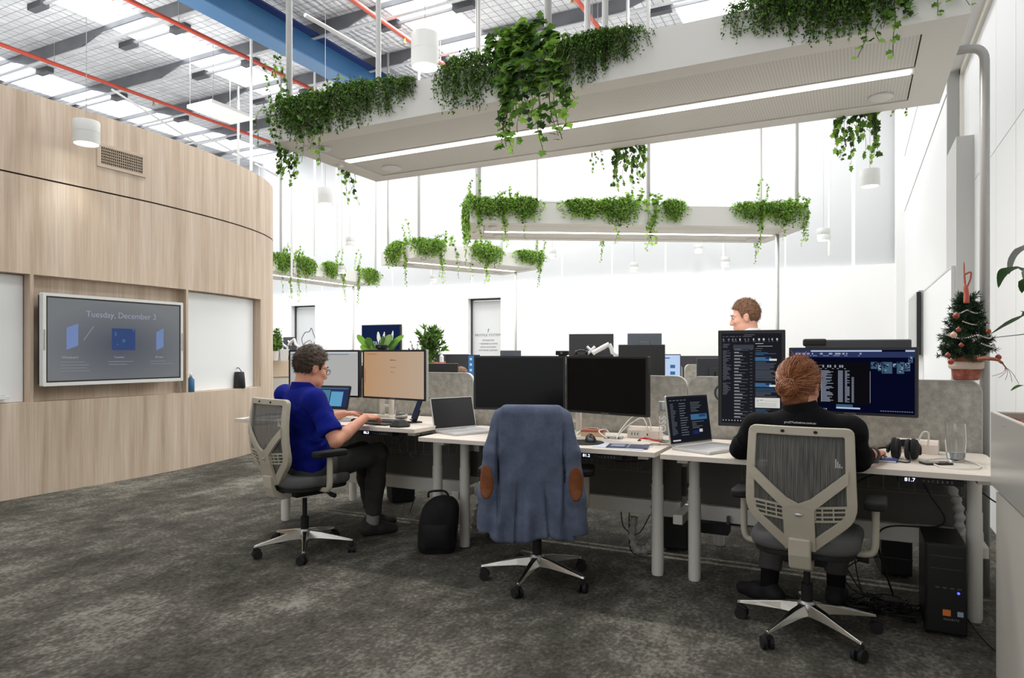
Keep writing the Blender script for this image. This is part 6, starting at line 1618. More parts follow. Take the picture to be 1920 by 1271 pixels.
BLUE_SH = ramp_mat('polo_royal_blue', [(0.3,(8,16,100)),(0.55,(12,26,122)),(0.75,(20,44,144))], 7, rough=0.85, fine=0.06, fscale=200, spec=0.15, bump=0.05)
BLACK_SH = ramp_mat('black_sweater', [(0.3,(13,13,15)),(0.7,(22,22,25))], 9, rough=0.9, fine=0.1, fscale=200, spec=0.15)
WHITE_SH = mat('white_shirt',(226,228,230),0.8,var=0.03,vscale=12)
TROU = mat('charcoal_trousers',(54,53,52),0.9,var=0.08,vscale=40); TROU2 = mat('grey_trousers',(70,69,67),0.9,var=0.08,vscale=40)
H_DARK = ramp_mat('hair_dark_brown', [(0.3,(42,32,24)),(0.55,(66,50,38)),(0.75,(92,74,58))], 60, stretch=(1,1,0.25), rough=0.6, fine=0.25, fscale=300, bump=0.4)
H_RED = ramp_mat('hair_auburn', [(0.3,(98,54,30)),(0.5,(136,80,46)),(0.72,(178,116,76))], 50, stretch=(0.3,1,1), rough=0.55, fine=0.3, fscale=260, bump=0.5)
H_BRN = ramp_mat('hair_light_brown', [(0.3,(86,58,40)),(0.55,(116,82,58)),(0.75,(150,114,84))], 60, stretch=(1,1,0.25), rough=0.6, fine=0.25, fscale=300, bump=0.4)
HL_SHORT = [(-0.13,-0.062),(-0.06,-0.066),(-0.035,-0.045),(-0.022,0.020),(0.012,0.028),(0.026,0.000),(0.032,0.030),(0.045,0.062),(0.075,0.080),(0.10,0.090)]
# ---- man in blue at the left desk
J = dict(pelvis=(-3.38,3.60,0.60), neck=(-3.37,3.535,1.140), head=(-3.355,3.605,1.274), yaw=-0.36, pitch=0.30,
  shR=(-3.195,3.46,1.075), shL=(-3.565,3.575,1.085), elR=(-3.02,3.47,0.805), elL=(-3.585,3.78,0.87), wrR=(-3.005,3.745,0.935), wrL=(-3.39,3.98,0.93),
  hdR=(0.02,1.0,0.02), hdL=(0.42,0.9,0.0), hnR=(-0.15,0.1,-1), hnL=(0.15,0.1,-1), htR=(-1,0.1,0), htL=(1,-0.2,0), curl=0.55,
  hipR=(-3.29,3.62,0.575), hipL=(-3.47,3.66,0.575), knR=(-3.14,4.06,0.645), knL=(-3.34,4.13,0.63), anR=(-3.265,4.16,0.10), anL=(-3.40,4.34,0.10), toeR=(-3.17,4.30,0.03), toeL=(-3.33,4.50,0.03))
PM = person('man in a royal blue polo shirt and glasses sitting at the left desk typing',J,1.10,SKIN,None,BLUE_SH,TROU,HL_SHORT,H_DARK,0.014,True,True,mat('shoe_grey',(44,40,38),0.7),mat('sock_grey',(150,146,142),0.9),collar=BLUE_SH,hairkw=dict(amp=0.0028,toplift=0.008))
# ---- person in black with a bun at the right desk
J = dict(pelvis=(-0.205,3.72,0.60), neck=(-0.225,3.66,1.095), head=(-0.240,3.705,1.210), yaw=-0.30, pitch=0.16,
  shR=(-0.015,3.66,1.005), shL=(-0.435,3.66,1.005), cuff=0.60, elR=(0.015,3.72,0.868), elL=(-0.525,3.80,0.875), wrR=(0.085,3.90,0.872), wrL=(-0.36,4.02,0.865),
  hdR=(0.22,0.95,0.0), hdL=(0.5,0.8,0), hnR=(0,0.1,-1), hnL=(0,0.1,-1), htR=(-1,0,0), htL=(1,-0.3,0), curl=0.5,
  hipR=(-0.12,3.74,0.575), hipL=(-0.29,3.74,0.575), knR=(-0.08,4.12,0.60), knL=(-0.38,4.10,0.60), anR=(-0.085,4.15,0.11), anL=(-0.42,4.03,0.11), toeR=(-0.07,4.32,0.03), toeL=(-0.57,4.11,0.03))
HL_BUN = [(-0.13,-0.100),(-0.06,-0.100),(-0.04,-0.070),(-0.028,-0.005),(-0.012,0.024),(0.016,0.018),(0.026,0.004),(0.038,0.04),(0.07,0.075),(0.10,0.085)]
_bc = np.array([-0.004,-0.14,-0.005])
def bunflow(q):
    u = q-_bc; return np.arctan2(u[:,2],u[:,0])*1.6
PB_ = person('person in black sweater with auburn hair bun, seen from behind at the right desk',J,1.08,SKIN,None,BLACK_SH,TROU2,HL_BUN,H_RED,0.017,False,False,SOFTBLK,BLACK_SH,bun=((-0.004,-0.134,-0.022),(0.046,0.036,0.042)),collar=BLACK_SH,hairkw=dict(amp=0.0028,flow=bunflow,toplift=-0.004))
def short_hair(P, s, hl, thick, mats, n, seed, ln=0.02, toplift=0.0):
    r = random.Random(seed); m = MB(); ys = [a for a,_ in hl]; zs = [b for _,b in hl]; k = 0
    while k < n:
        a = r.uniform(0,2*PI); e = math.asin(r.uniform(-0.75,1.0)); d = Vector((math.cos(e)*math.sin(a),math.cos(e)*math.cos(a),math.sin(e)))
        p = Vector(((0.074+thick)*d.x,-0.018+(0.096+thick)*d.y,0.038+(0.088+thick+toplift)*d.z))
        if p.z < np.interp(p.y,ys,zs)+0.004: continue
        k += 1; t_ = Vector((0,1,0)) if p.z > 0.07 else Vector((0,-0.3,-1)); t_ = (t_-d*t_.dot(d)+rvec(r)*0.35).normalized(); L_ = ln*r.uniform(0.6,1.3)
        q1 = p-d*0.004; q2 = p+t_*L_*0.5+d*0.004; q3 = p+t_*L_+d*r.uniform(-0.002,0.006)
        m.m = r.choice((0,0,1)); m.tube([Vector(P.W(*q))-P.org for q in (q1,q2,q3)],[0.0016,0.0014,0.0004],3,False)
    return m.build('stray_hair',mats,P.t)
short_hair(PM,1.10,HL_SHORT,0.014,[H_DARK,mat('hair_strand_brown',(96,74,54),0.6)],700,3,0.024,0.008)
# loose strands over the pulled-back hair
r = random.Random(5); m = MB()
for k in range(260):
    a = r.uniform(0,2*PI); e = r.uniform(-0.5,1.45)
    p0 = Vector((0.093*math.cos(e)*math.sin(a), -0.018+0.115*math.cos(e)*math.cos(a)*0.9, 0.038+0.100*math.sin(e)))
    if p0.y > 0.06 or p0.z < -0.03: continue
    p2 = Vector((-0.004+r.uniform(-0.02,0.02),-0.140,-0.005+r.uniform(-0.02,0.02)))
    pts = []
    for i in range(7):
        q = p0.lerp(p2,i/6)-Vector((0,-0.018,0.038)); rr = Vector((0.0965,0.1185,0.107)); l_ = math.sqrt((q.x/rr.x)**2+(q.y/rr.y)**2+(q.z/rr.z)**2)
        q = q/max(l_,1e-4)*(1.0+0.03*r.random()*(1-i/6)) if l_ < 1.0 or i < 5 else q
        pts.append(Vector(PB_.W(*(q+Vector((0,-0.018,0.038)))))-PB_.org)
    m.m = r.choice((0,0,1)); m.tube(catmull(pts,2),0.0011,3,False)
BC = Vector((-0.004,-0.134,-0.022))
for k in range(120):      # strands wound round the bun
    ax_ = Vector((r.gauss(0,0.5),r.gauss(0,0.35)-1.0,r.gauss(0,0.5))).normalized(); u_ = ax_.orthogonal().normalized(); v_ = ax_.cross(u_); a0 = r.uniform(0,2*PI); sp = r.uniform(0.8,2.4); rr = r.uniform(0.93,1.10); tl = r.uniform(-0.75,0.75); ww = math.sqrt(1-tl*tl); pts = []
    for i in range(7):
        a = a0+sp*i/6; d = (u_*math.cos(a)+v_*math.sin(a))*ww+ax_*tl; pts.append(Vector(PB_.W(*(BC+Vector((d.x*0.046,d.y*0.037,d.z*0.042))*rr)))-PB_.org)
    m.m = r.choice((0,0,1,2)); m.tube(catmull(pts,2),r.uniform(0.0010,0.0024),4,False)
for k in range(90):       # stray halo hairs
    a = r.uniform(0,2*PI); e = r.uniform(-0.2,1.5); d = Vector((0.095*math.cos(e)*math.sin(a),0.117*math.cos(e)*math.cos(a),0.105*math.sin(e)))
    if d.y > 0.08: continue
    p = Vector((0,-0.018,0.038))+d; q = p+d.normalized()*r.uniform(0.006,0.018)+Vector((r.gauss(0,.012),r.gauss(0,.012),r.gauss(0,.008)))
    m.m = 1; m.tube([Vector(PB_.W(*p))-PB_.org,Vector(PB_.W(*((p+q)/2+d*0.04)))-PB_.org,Vector(PB_.W(*q))-PB_.org],0.0007,3,False)
m.build('stray_hair',[H_RED,mat('hair_strand_light',(190,132,92),0.5),mat('hair_strand_dark',(84,44,24),0.5)],PB_.t)
text('shirt_lettering','proXYsolutions.com.au',0.0148,mat('print_white',(208,208,206),0.6),PB_.t,tuple(Vector((-0.228,3.66-0.124,1.047))-PB_.org),rot=(PI/2-0.42,0.0,-0.05),ext=0.002)
MB().tube([(0.036*math.cos(a)*1.0,0.0,0.030*math.sin(a)) for a in np.linspace(0,2*PI,21)],0.007,8,False).build('wrist_watch',DGREY,PB_.t,loc=tuple(Vector((0.080,3.885,0.872))-PB_.org),smooth=True)
# ---- standing man behind the far desks
X0,Y0 = -0.80,5.86
J = dict(pelvis=(X0,Y0,0.98), neck=(X0+0.05,Y0,1.54), head=(X0+0.005,Y0+0.0,1.672), yaw=PI/2+0.12, pitch=0.20,
  shR=(X0+0.02,Y0+0.20,1.47), shL=(X0-0.0,Y0-0.20,1.47), elR=(X0-0.02,Y0+0.27,1.18), elL=(X0-0.03,Y0-0.26,1.18), wrR=(X0-0.24,Y0+0.18,1.06), wrL=(X0-0.25,Y0-0.18,1.06),
  hdR=(-1,0,-0.2), hdL=(-1,0,-0.2), hnR=(0,-0.3,-1), hnL=(0,0.3,-1), htR=(0,-1,0), htL=(0,1,0), curl=0.5,
  hipR=(X0,Y0+0.09,0.95), hipL=(X0,Y0-0.09,0.95), knR=(X0-0.03,Y0+0.10,0.52), knL=(X0-0.01,Y0-0.10,0.52), anR=(X0+0.02,Y0+0.11,0.10), anL=(X0+0.02,Y0-0.11,0.10), toeR=(X0-0.16,Y0+0.13,0.03), toeL=(X0-0.16,Y0-0.13,0.03))
HL_FADE = [(-0.13,-0.060),(-0.06,-0.064),(-0.036,-0.045),(-0.024,0.016),(0.006,0.026),(0.022,-0.006),(0.030,0.040),(0.05,0.072),(0.078,0.088),(0.10,0.098)]
PS = person('man with short brown hair in a white shirt standing behind the portrait monitor',J,1.06,SKIN2,None,WHITE_SH,TROU,HL_FADE,H_BRN,0.010,False,False,collar=WHITE_SH,hairkw=dict(amp=0.002,toplift=0.012))
short_hair(PS,1.06,HL_FADE,0.010,[H_BRN,mat('hair_strand_lightbrown',(150,112,82),0.6)],600,4,0.02,0.012)
# ---- a colleague seated at a far desk, only the hair top in view
X0,Y0 = -3.92,6.55
J = dict(pelvis=(X0,Y0,0.56), neck=(X0,Y0-0.02,0.967), head=(X0,Y0+0.02,1.092), yaw=0.2, pitch=0.15,
  shR=(X0+0.19,Y0,0.86), shL=(X0-0.19,Y0,0.86), elR=(X0+0.25,Y0+0.08,0.66), elL=(X0-0.25,Y0+0.08,0.66), wrR=(X0+0.15,Y0+0.32,0.76), wrL=(X0-0.15,Y0+0.32,0.76),
  hdR=(0,1,0), hdL=(0,1,0), hnR=(0,0,-1), hnL=(0,0,-1), htR=(-1,0,0), htL=(1,0,0), curl=0.4,
  hipR=(X0+0.09,Y0,0.54), hipL=(X0-0.09,Y0,0.54), knR=(X0+0.12,Y0+0.42,0.54), knL=(X0-0.12,Y0+0.42,0.54), anR=(X0+0.12,Y0+0.45,0.10), anL=(X0-0.12,Y0+0.45,0.10), toeR=(X0+0.12,Y0+0.62,0.03), toeL=(X0-0.12,Y0+0.62,0.03))
_c = copy_tree(CH2); _c.location = (X0,Y0+0.02,0); _c.rotation_euler = (0,0,0.2); _c['label'] = 'office chair of the person at the far desk, hidden behind the felt screen'
person('person at a far desk, only the brown hair showing over the felt screen',J,1.0,SKIN2,None,mat('grey_knit',(120,120,124),0.9),TROU,HL_SHORT,H_BRN,0.012,False,False,bodyh=0.010,hair_h=0.006,hairkw=dict(amp=0.003))
# ================================================================ FAR BENCHES
def place(o, P, lx, ly, flip, lab):
    v = Matrix.Rotation(P.a,3,'Z')@Vector((lx,ly,0)); o.location = (P.c.x+v.x,P.c.y+v.y,0); o.rotation_euler = (0,0,P.a+(PI if flip else 0)); o['label'] = lab; return o
d0 = None
ORD = ['left','middle','right']
def far_bench(P, nm, xs_, w):
    global d0
    for side in (-1,1):
        for i,lx in enumerate(xs_):
            lab = 'white desk of the %s bench, %s, %s side'%(nm, ORD[i] if len(xs_) == 3 else ['left','right'][i], 'near' if side < 0 else 'far')
            if d0 is None: d0 = desk(0,w,0.74,-1,lab,'',False); o = d0
            else: o = copy_tree(d0)
            o['group'] = 'desks of the far benches'
            place(o,P,lx,side*0.456,side > 0,lab)
            if side < 0:
                t = thing('desk_screen','grey felt desk screen on the %s bench, %s'%(nm,ORD[i] if len(xs_) == 3 else ['left','right'][i]),'partition',(0,0,0),0,'far felt desk screens')
                r_ = (0.01,0.01,0.07,0.07); h_ = w/2-0.012
                MB().prism(rrect(-h_,h_,0.62,1.222,r_,6),-0.014,0.014,'y').build('felt_panel',FELT,t)
                MB().ring(rrect(-h_-0.004,h_+0.004,0.616,1.226,r_,6),rrect(-h_+0.001,h_-0.001,0.621,1.221,r_,6),-0.016,0.016).build('edge_trim',EDGE,t)
                MB().box(-h_+0.2,-h_+0.25,-0.02,0.02,0.0,0.66).box(h_-0.25,h_-0.2,-0.02,0.02,0.0,0.66).build('support_post',WMETAL,t)
                v = Matrix.Rotation(P.a,3,'Z')@Vector((lx,0,0)); t.location = (P.c.x+v.x,P.c.y+v.y,0); t.rotation_euler = (0,0,P.a)
far_bench(P2,'second',(-1.50,0.0,1.50),1.48)
far_bench(P3,'third',(-0.75,0.75),1.48)
far_bench(P4,'farthest',(-0.75,0.75),1.48)
FM = mat('monitor_back_grey',(48,49,52),0.55)
def far_monitor(px0, px1, yt, yb, d, rz, lab, front=None, backm=None, draw=None, foot=0.74):
    p = atd((px0+px1)/2,(yt+yb)/2,d); w = (px1-px0)/FPX*d; h = (yb-yt)/FPX*d
    t = thing('monitor', lab, 'monitor', p, rz, 'far monitors')
    MB().box(-w/2,w/2,-0.015,0.02,-h/2,h/2).build('housing', backm or FM, t, bevel=0.006)
    if front is None:
        MB().box(-0.07,0.07,-0.045,-0.015,-0.07,0.05).build('back_bulge', backm or FM, t, bevel=0.006)
        MB().box(-w/2+0.012,w/2-0.012,0.02,0.024,-h/2+0.012,h/2-0.012).build('screen', SCROFF, t)
        MB().cyl((0,-0.03,-h/2-0.05),(0,-0.03,0.0),0.02,n=12).cyl((0,-0.03,foot-p.z+0.012),(0,-0.03,-h/2),0.02,n=12).box(-0.11,0.11,-0.12,0.09,foot-p.z,foot-p.z+0.014).build('stand', SOFTBLK, t)
    else:
        MB().box(-w/2+0.01,w/2-0.01,-0.019,-0.015,-h/2+0.012,h/2-0.012).build('screen', front, t)
        MB().cyl((0,0.03,foot-p.z+0.012),(0,0.03,-h/2+0.1),0.02,n=12).box(-0.11,0.11,-0.09,0.12,foot-p.z,foot-p.z+0.014).build('stand', SOFTBLK, t)
    if draw: draw(t,w,h)
    return t
far_monitor(1067,1150,626,668+12,9.25,0.30,'dark monitor back with a white arm in front, above the middle monitors')
far_monitor(1160,1246,646,712,8.75,0.20,'near-black monitor back right of the white monitor arm',backm=BLACK)
far_monitor(1177,1240,625,668,10.1,0.30,'grey-blue monitor back rising behind the near-black monitor',backm=mat('monitor_back_blue',(62,68,76),0.5))
def dblue(t,w,h):
    m = MB()
    m.box(-w/2+0.02,w*0.0,-0.021,-0.0195,h/2-0.06,h/2-0.045); m.box(w*0.02,w*0.24,-0.021,-0.0195,0.0,0.045); m.box(w*0.02,w*0.24,-0.021,-0.0195,-0.09,-0.045); m.box(w*0.15,w*0.4,-0.021,-0.0195,-h/2+0.03,-h/2+0.045)
    m.build('screen_marks', emis('pale_ui_marks',(70,112,150),0.9), t)
far_monitor(1236,1276,664,716,9.3,0.2,'pale blue lit screen at the right edge of the near-black monitor',front=emis('pale_blue_screen',(186,208,240),1.0),backm=mat('navy_bezel',(18,26,60),0.5),draw=dblue)
far_monitor(1277,1362,667,716,9.9,0.30,'low dark monitor back left of the portrait monitor, rear one')
far_monitor(1307,1372,671,722,8.7,0.35,'low dark monitor back left of the portrait monitor, front one',backm=mat('monitor_back_slate',(52,54,60),0.5))
far_monitor(836,880,664,716,9.9,0.5,'small dark monitor back left of the lit blue screen')
def dblue2(t,w,h):
    m = MB()
    for k in range(4): m.box(-w/2+0.03,-w/2+0.06,-0.021,-0.0195,h/2-0.07-0.07*k,h/2-0.04-0.07*k)
    m.build('screen_marks', emis('blue_ui_icons',(196,214,236),0.9), t)
far_monitor(877,900,665,716,8.7,0.15,'narrow lit blue screen at the left edge of the black middle monitors',front=emis('deep_blue_screen',(70,122,170),0.95),backm=mat('navy_bezel',(18,26,60),0.5),draw=dblue2)
far_monitor(772,860,681,740,6.2,0.3,'dark monitor back in front of the mulch planter, above the felt screen',backm=BLACK)
far_monitor(938,977,657,690,10.2,0.35,'small grey monitor back behind the black middle monitors',backm=mat('monitor_back_blue',(62,68,76),0.5))
far_monitor(818,842,664,700,11.2,0.5,'dark monitor back right of the tall leafy plant')
far_monitor(507,527,631,690,14.2,0.35,'dark monitor back beside the end of the timber wall, left one',backm=mat('monitor_back_navy',(48,54,64),0.5))
far_monitor(526,557,632,690,14.0,-0.15,'dark monitor back beside the end of the timber wall, right one',backm=mat('monitor_back_navy',(48,54,64),0.5))
def vesa_arm(px, py, d, rz, lab, s=1.0, foot=0.74):
    p = atd(px,py,d); t = thing('monitor_stand', lab, 'monitor arm', p, rz, 'white arms on far monitors')
    m = MB()
    for a in (PI/4,3*PI/4,5*PI/4,7*PI/4): m.tube([(0,0,0),(0.075*s*math.cos(a),0,0.075*s*math.sin(a))],0.017*s,8)
    m.build('mount_cross', WHITE, t, smooth='auto')
    m = MB(); m.tube([(0.03*s,-0.03,-0.03*s),(0.16*s,-0.05,0.04*s),(0.24*s,-0.05,0.085*s)],[0.03*s,0.032*s,0.028*s],10); m.tube([(0.24*s,-0.05,0.085*s),(0.27*s,-0.05,0.02*s),(0.28*s,-0.05,-0.03*s)],0.026*s,10); m.tube([(0.27*s,-0.05,-0.02*s),(0.40*s,-0.04,-0.10*s)],[0.026*s,0.02*s],10)
    m.build('arm', WHITE, t, smooth='auto')
    MB().cyl((0.40*s,-0.04,foot-p.z+0.01),(0.40*s,-0.04,-0.08*s),0.018,n=12).box(0.40*s-0.05,0.40*s+0.05,-0.09,0.01,foot-p.z,foot-p.z+0.012).build('clamp_post', WHITE, t)
    return t
vesa_arm(1108,657,9.0,0.3,'white jointed monitor arm with cross plate on the dark monitor above the middle monitors')
vesa_arm(543,643,13.8,-0.15,'white jointed monitor arm on the right dark monitor by the timber wall',0.9)
vesa_arm(512,643,13.95,0.2,'white jointed monitor arm on the left dark monitor by the timber wall',0.9)
t = thing('headset','black headset lying beside the white monitor arm','headset',atd(1090,661,9.0),0.2)
MB().tube([(0.07*math.cos(a),0,0.03*math.sin(a)) for a in np.linspace(0,PI,12)],0.012,8).ball((-0.07,0,0),(0.02,0.03,0.03)).ball((0.07,0,0),(0.02,0.03,0.03)).build('band', BLACK, t, smooth=True)
MB().box(-0.1,0.1,-0.04,0.04,-0.045,-0.03).cyl((0,0,0.74-t.location.z),(0,0,-0.03),0.015,n=8).build('headset_rest', SOFTBLK, t)
t = thing('bottle','small white bottle beside the tall leafy plant','bottle',atd(828,672,9.4),0)
MB().lathe([(0.03,-0.05),(0.03,0.03),(0.012,0.05),(0.012,0.085)],n=14).build('bottle', WHITE, t, smooth='auto')
# ================================================================ PLANTER CABINETS AND PLANTS
CABM = mat('cabinet_grey_laminate',(176,174,168),0.22,spec=0.5)
CABB = mat('cabinet_door_laminate',(196,192,182),0.35)
MULCH = ramp_mat('red_mulch', [(0.3,(112,44,34)),(0.5,(158,72,56)),(0.7,(196,108,86))], 60, detail=6, rough=0.95, fine=0.3, fscale=160, bump=0.8)
def mulch_mesh(x0,x1,y0,y1,z,h,parent,seed):
    def fn(u,v):
        x = x0+(x1-x0)*u; y = y0+(y1-y0)*v; e = min(1,6*min(u,1-u,v,1-v)+0.15)
        return (x,y,z+h*e*(0.75+0.5*mnoise.noise(Vector((x*7,y*7,seed))))+0.018*mnoise.noise(Vector((x*45,y*45,seed))))
    m = MB().grid(fn,40,70); r_ = random.Random(seed)
    for k in range(700):
        u,v = r_.random(),r_.random(); p = Vector(fn(u,v)); d = Vector((r_.gauss(0,1),r_.gauss(0,1),r_.gauss(0,0.35))).normalized(); s_ = Vector((-d.y,d.x,0.2)).normalized()
        leaf2(m,p+Vector((0,0,0.004)),d,Vector((0,0,1)),r_.uniform(0.02,0.05),r_.uniform(0.006,0.014))
    o = m.build('mulch', MULCH, parent, fixn=False); o['kind'] = 'stuff'; return o
def cabinet(lab, c, rz, L_, W_, z, seed, body=None):
    t = thing('planter_cabinet', lab, 'cabinet', (c[0],c[1],0), rz, 'planter cabinets')
    zb = z-0.30
    m = MB(); m.ring(rrect(-L_/2,L_/2,-W_/2,W_/2,0.004,1),rrect(-L_/2+0.02,L_/2-0.02,-W_/2+0.02,W_/2-0.02,0.002,1),zb,z,'z'); m.box(-L_/2+0.02,L_/2-0.02,-W_/2+0.02,W_/2-0.02,zb,zb+0.02)
    m.build('planter_box', body or CABM, t, bevel=0.002)
    MB().box(-L_/2+0.004,L_/2-0.004,-W_/2+0.03,W_/2-0.03,0.0,zb).build('carcass', CABB, t)
    n_ = max(1,int(L_/0.55))
    for i in range(n_):
        x0 = -L_/2+0.05+(L_-0.10)*i/n_; x1 = -L_/2+0.05+(L_-0.10)*(i+1)/n_
        for s_ in (-1,1): MB().box(x0+0.004,x1-0.004,s_*(W_/2-0.02)-0.009,s_*(W_/2-0.02)+0.009,0.06,zb-0.02).build('door', CABB, t, bevel=0.002)
    mulch_mesh(-L_/2+0.02,L_/2-0.02,-W_/2+0.02,W_/2-0.02,z-0.05,0.07,t,seed)
    return t
t = cabinet('tall grey planter cabinet filled with red mulch at the right picture edge',(0.735,2.07),PI/2,2.72,0.45,1.135,3)
MB().ring(rrect(-1.36,1.36,-0.225,0.225,0.004,1),rrect(-1.344,1.344,-0.209,0.209,0.002,1),1.135,1.139,'z').build('rim_edge', mat('rim_pale',(214,208,196),0.4), t)
cabinet('white planter cabinet behind the man in blue, holding the lily and the tall leafy plant',(-5.72,8.12),math.radians(61),1.9,0.45,1.235,4,mat('cabinet_white',(222,222,218),0.4))
cabinet('white planter cabinet with pots beside the end of the timber wall',(-9.02,9.05),math.radians(75),1.0,0.42,1.27,5,mat('cabinet_tan_rim',(206,186,164),0.5))
def blade(m, pts, width, up=(0,0,1), fold=0.15, n=12, prof=None):
    pp = catmull(pts,4); k = len(pp); vs = []
    for i,p in enumerate(pp):
        t_ = (pp[min(i+1,k-1)]-pp[max(i-1,0)]).normalized(); s_ = t_.cross(Vector(up))
        if s_.length < 1e-4: s_ = Vector((1,0,0))
        s_.normalize(); nn = s_.cross(t_); u = i/(k-1)
        w = width*(prof(u) if prof else (math.sin(PI*min(1,u**0.75*0.97+0.03)))**0.8)
        vs += [p-s_*w/2+nn*fold*w, p, p+s_*w/2+nn*fold*w]
    m.add(vs,[(i*3+j,i*3+j+1,i*3+j+4,i*3+j+3) for i in range(k-1) for j in (0,1)])
LG = leafmat('broad_leaf_green',(70,112,44),0.25); LDK = leafmat('strap_leaf_dark',(44,74,34),0.2); LBR = leafmat('leaf_bright',(120,168,60),0.4); LPALE = leafmat('leaf_pale',(126,160,92),0.3); SPA = leafmat('white_spathe',(240,240,232),0.3)
# strap-leaved plant standing in the right cabinet, mostly outside the picture
t = thing('strap_leaf_plant','large dark green strap-leaved plant growing from the right mulch cabinet','plant',(0.72,2.45,1.12),0)
O_ = Vector((0.72,2.45,1.12))
def wl(m,pts,w,**k): blade(m,[Vector(p)-O_ for p in pts],w,**k)
m = MB(); wl(m,[O_,(0.64,2.62,1.38),tuple(atd(1950,588,2.62)),tuple(atd(1905,600,2.72)),tuple(atd(1857,627,2.80))],0.105,fold=0.08); m.build('leaf',LDK,t,smooth=True)
m = MB(); wl(m,[O_,(0.62,2.5,1.45),tuple(atd(1945,512,2.6)),tuple(atd(1900,504,2.72)),tuple(atd(1880,515,2.78)),tuple(atd(1872,540,2.80))],0.085,fold=0.06); m.build('leaf',LDK,t,smooth=True)
m = MB(); wl(m,[O_,(0.66,2.55,1.5),tuple(atd(1960,490,2.55)),tuple(atd(1922,520,2.6)),tuple(atd(1916,550,2.62))],0.07,fold=0.06); m.build('leaf',LDK,t,smooth=True)
m = MB(); wl(m,[O_,(0.66,2.6,1.5),tuple(atd(1960,455,2.8)),tuple(atd(1920,464,2.9)),tuple(atd(1898,485,2.95)),tuple(atd(1892,515,2.97))],0.07,fold=0.06); o = m.build('leaf',leafmat('leaf_silver',(116,120,116),0.2),t,smooth=True); o['label'] = 'greyish drooping leaf'
m = MB(); wl(m,[O_,(0.60,2.6,1.24),tuple(atd(1930,724,2.6)),tuple(atd(1910,724,2.7)),tuple(atd(1895,733,2.75))],0.04,fold=0.06); m.build('leaf',LG,t,smooth=True)
for (dx_,dy_,hz) in ((0.16,0.1,0.75),(0.1,-0.35,0.8),(0.15,-0.2,0.95),(0.05,0.25,1.0)):
    m = MB(); blade(m,[(0,0,0),(dx_*0.3,dy_*0.3,hz*0.6),(dx_*0.7,dy_*0.7,hz*0.95),(dx_,dy_,hz*0.85)],0.09); m.build('leaf',LDK,t,smooth=True)
# peace lily
p = atd(712,690,9.3); z0 = 1.22
t = thing('peace_lily','peace lily with broad green leaves and three white flowers behind the tan monitor','plant',(p.x,p.y,z0),0)
U = lambda px,py: atd(px,py,9.25)-Vector((p.x,p.y,z0))
for (px,py,w,mt_) in ((670,628,0.085,LBR),(688,633,0.11,LG),(700,645,0.10,LPALE),(721,630,0.08,LG),(735,628,0.11,LPALE),(748,638,0.11,LG),(757,629,0.075,LBR),(676,648,0.08,LBR),(728,650,0.10,LPALE),(712,648,0.09,LG),(694,652,0.09,LPALE),(741,650,0.09,LG)):
    e = U(px,py); m = MB(); blade(m,[(0,0,0),e*0.35+Vector((0,-0.03,0.06)),e*0.75+Vector((0,-0.02,0.03)),e],w,up=(0.3,-1,0.2),prof=lambda u:0.12 if u < 0.3 else math.sin(PI*(u-0.28)/0.74)**0.7); m.build('leaf',mt_,t,smooth=True)
for (px,py,w,hh) in ((709,622,0.055,22),(721,622,0.035,22),(737,620,0.035,22)):
    e = U(px,py); b0 = U(px+ (3 if px < 712 else -3),py+hh); m = MB(); blade(m,[b0,(b0+e)/2,e],w,up=(0.2,-1,0),prof=lambda u:math.sin(PI*min(1,u+0.08)/1.08)**0.8); f_ = m.build('flower',SPA,t,smooth=True)
    MB().tube([(0,0,0.0),b0*0.6,b0],0.005,6).build('flower_stem',LG,f_)
# tall leafy plant (zz)
p = atd(805,683,9.6); z0 = 1.20
t = thing('zz_plant','tall bushy plant with many glossy pinnate stems rising from red mulch','plant',(p.x,p.y,z0),0)
r = random.Random(6); m = MB(); st = MB()
for k in range(34):
    a = r.uniform(0,2*PI); sp = r.uniform(0.02,0.25); h = r.uniform(0.32,0.56)*(1-0.35*(sp/0.25)**2); e = Vector((sp*math.cos(a),sp*math.sin(a),h)); pts = catmull([(0.3*e.x,0.3*e.y,0),(e.x*0.4,e.y*0.4,h*0.5),(e.x*0.75,e.y*0.75,h*0.85),e],4); st.tube(pts,0.004,5)
    for i in range(2,len(pts)):
        for q in (-1,1,0):
            t_ = (pts[i]-pts[i-1]).normalized(); s_ = t_.cross(Vector((r.gauss(0,1),r.gauss(0,1),0.2))).normalized(); m.m = r.choice((0,0,1,1,2,3)); d = (t_*0.8+s_*q*0.9).normalized()
            leaf2(m,pts[i],d,rvec(r).normalized(),r.uniform(0.06,0.095),r.uniform(0.026,0.036))
m.build('foliage',[leafmat('zz_mid',(78,122,44)),leafmat('zz_light',(116,160,66)),leafmat('zz_dark',(48,78,34)),leafmat('zz_purple',(84,72,84))],t); st.build('stems',LBR,t)
t = thing('dry_twig_plant','sparse dark twiggy plant left of the tall bushy plant','plant',atd(782,683,9.55)+Vector((0,0,0)),0)
m = MB(); r = random.Random(9)
for k in range(9):
    e = Vector((r.uniform(-0.12,0.06),r.uniform(-0.05,0.05),r.uniform(0.15,0.33))); m.m = 0; pts = catmull([(0,0,-0.05),e*0.6,e],4); m.tube(pts,0.0025,4); m.m = 1
    for q in pts[3:]: leaf2(m,q,rvec(r).normalized(),rvec(r).normalized(),0.04,0.016)
m.build('twigs',[STEM,leafmat('twig_leaf',(70,70,60))],t)
t = thing('round_stone_pot','low dark rounded shrub behind the pale grey monitor','plant',atd(661,668,9.2),0)
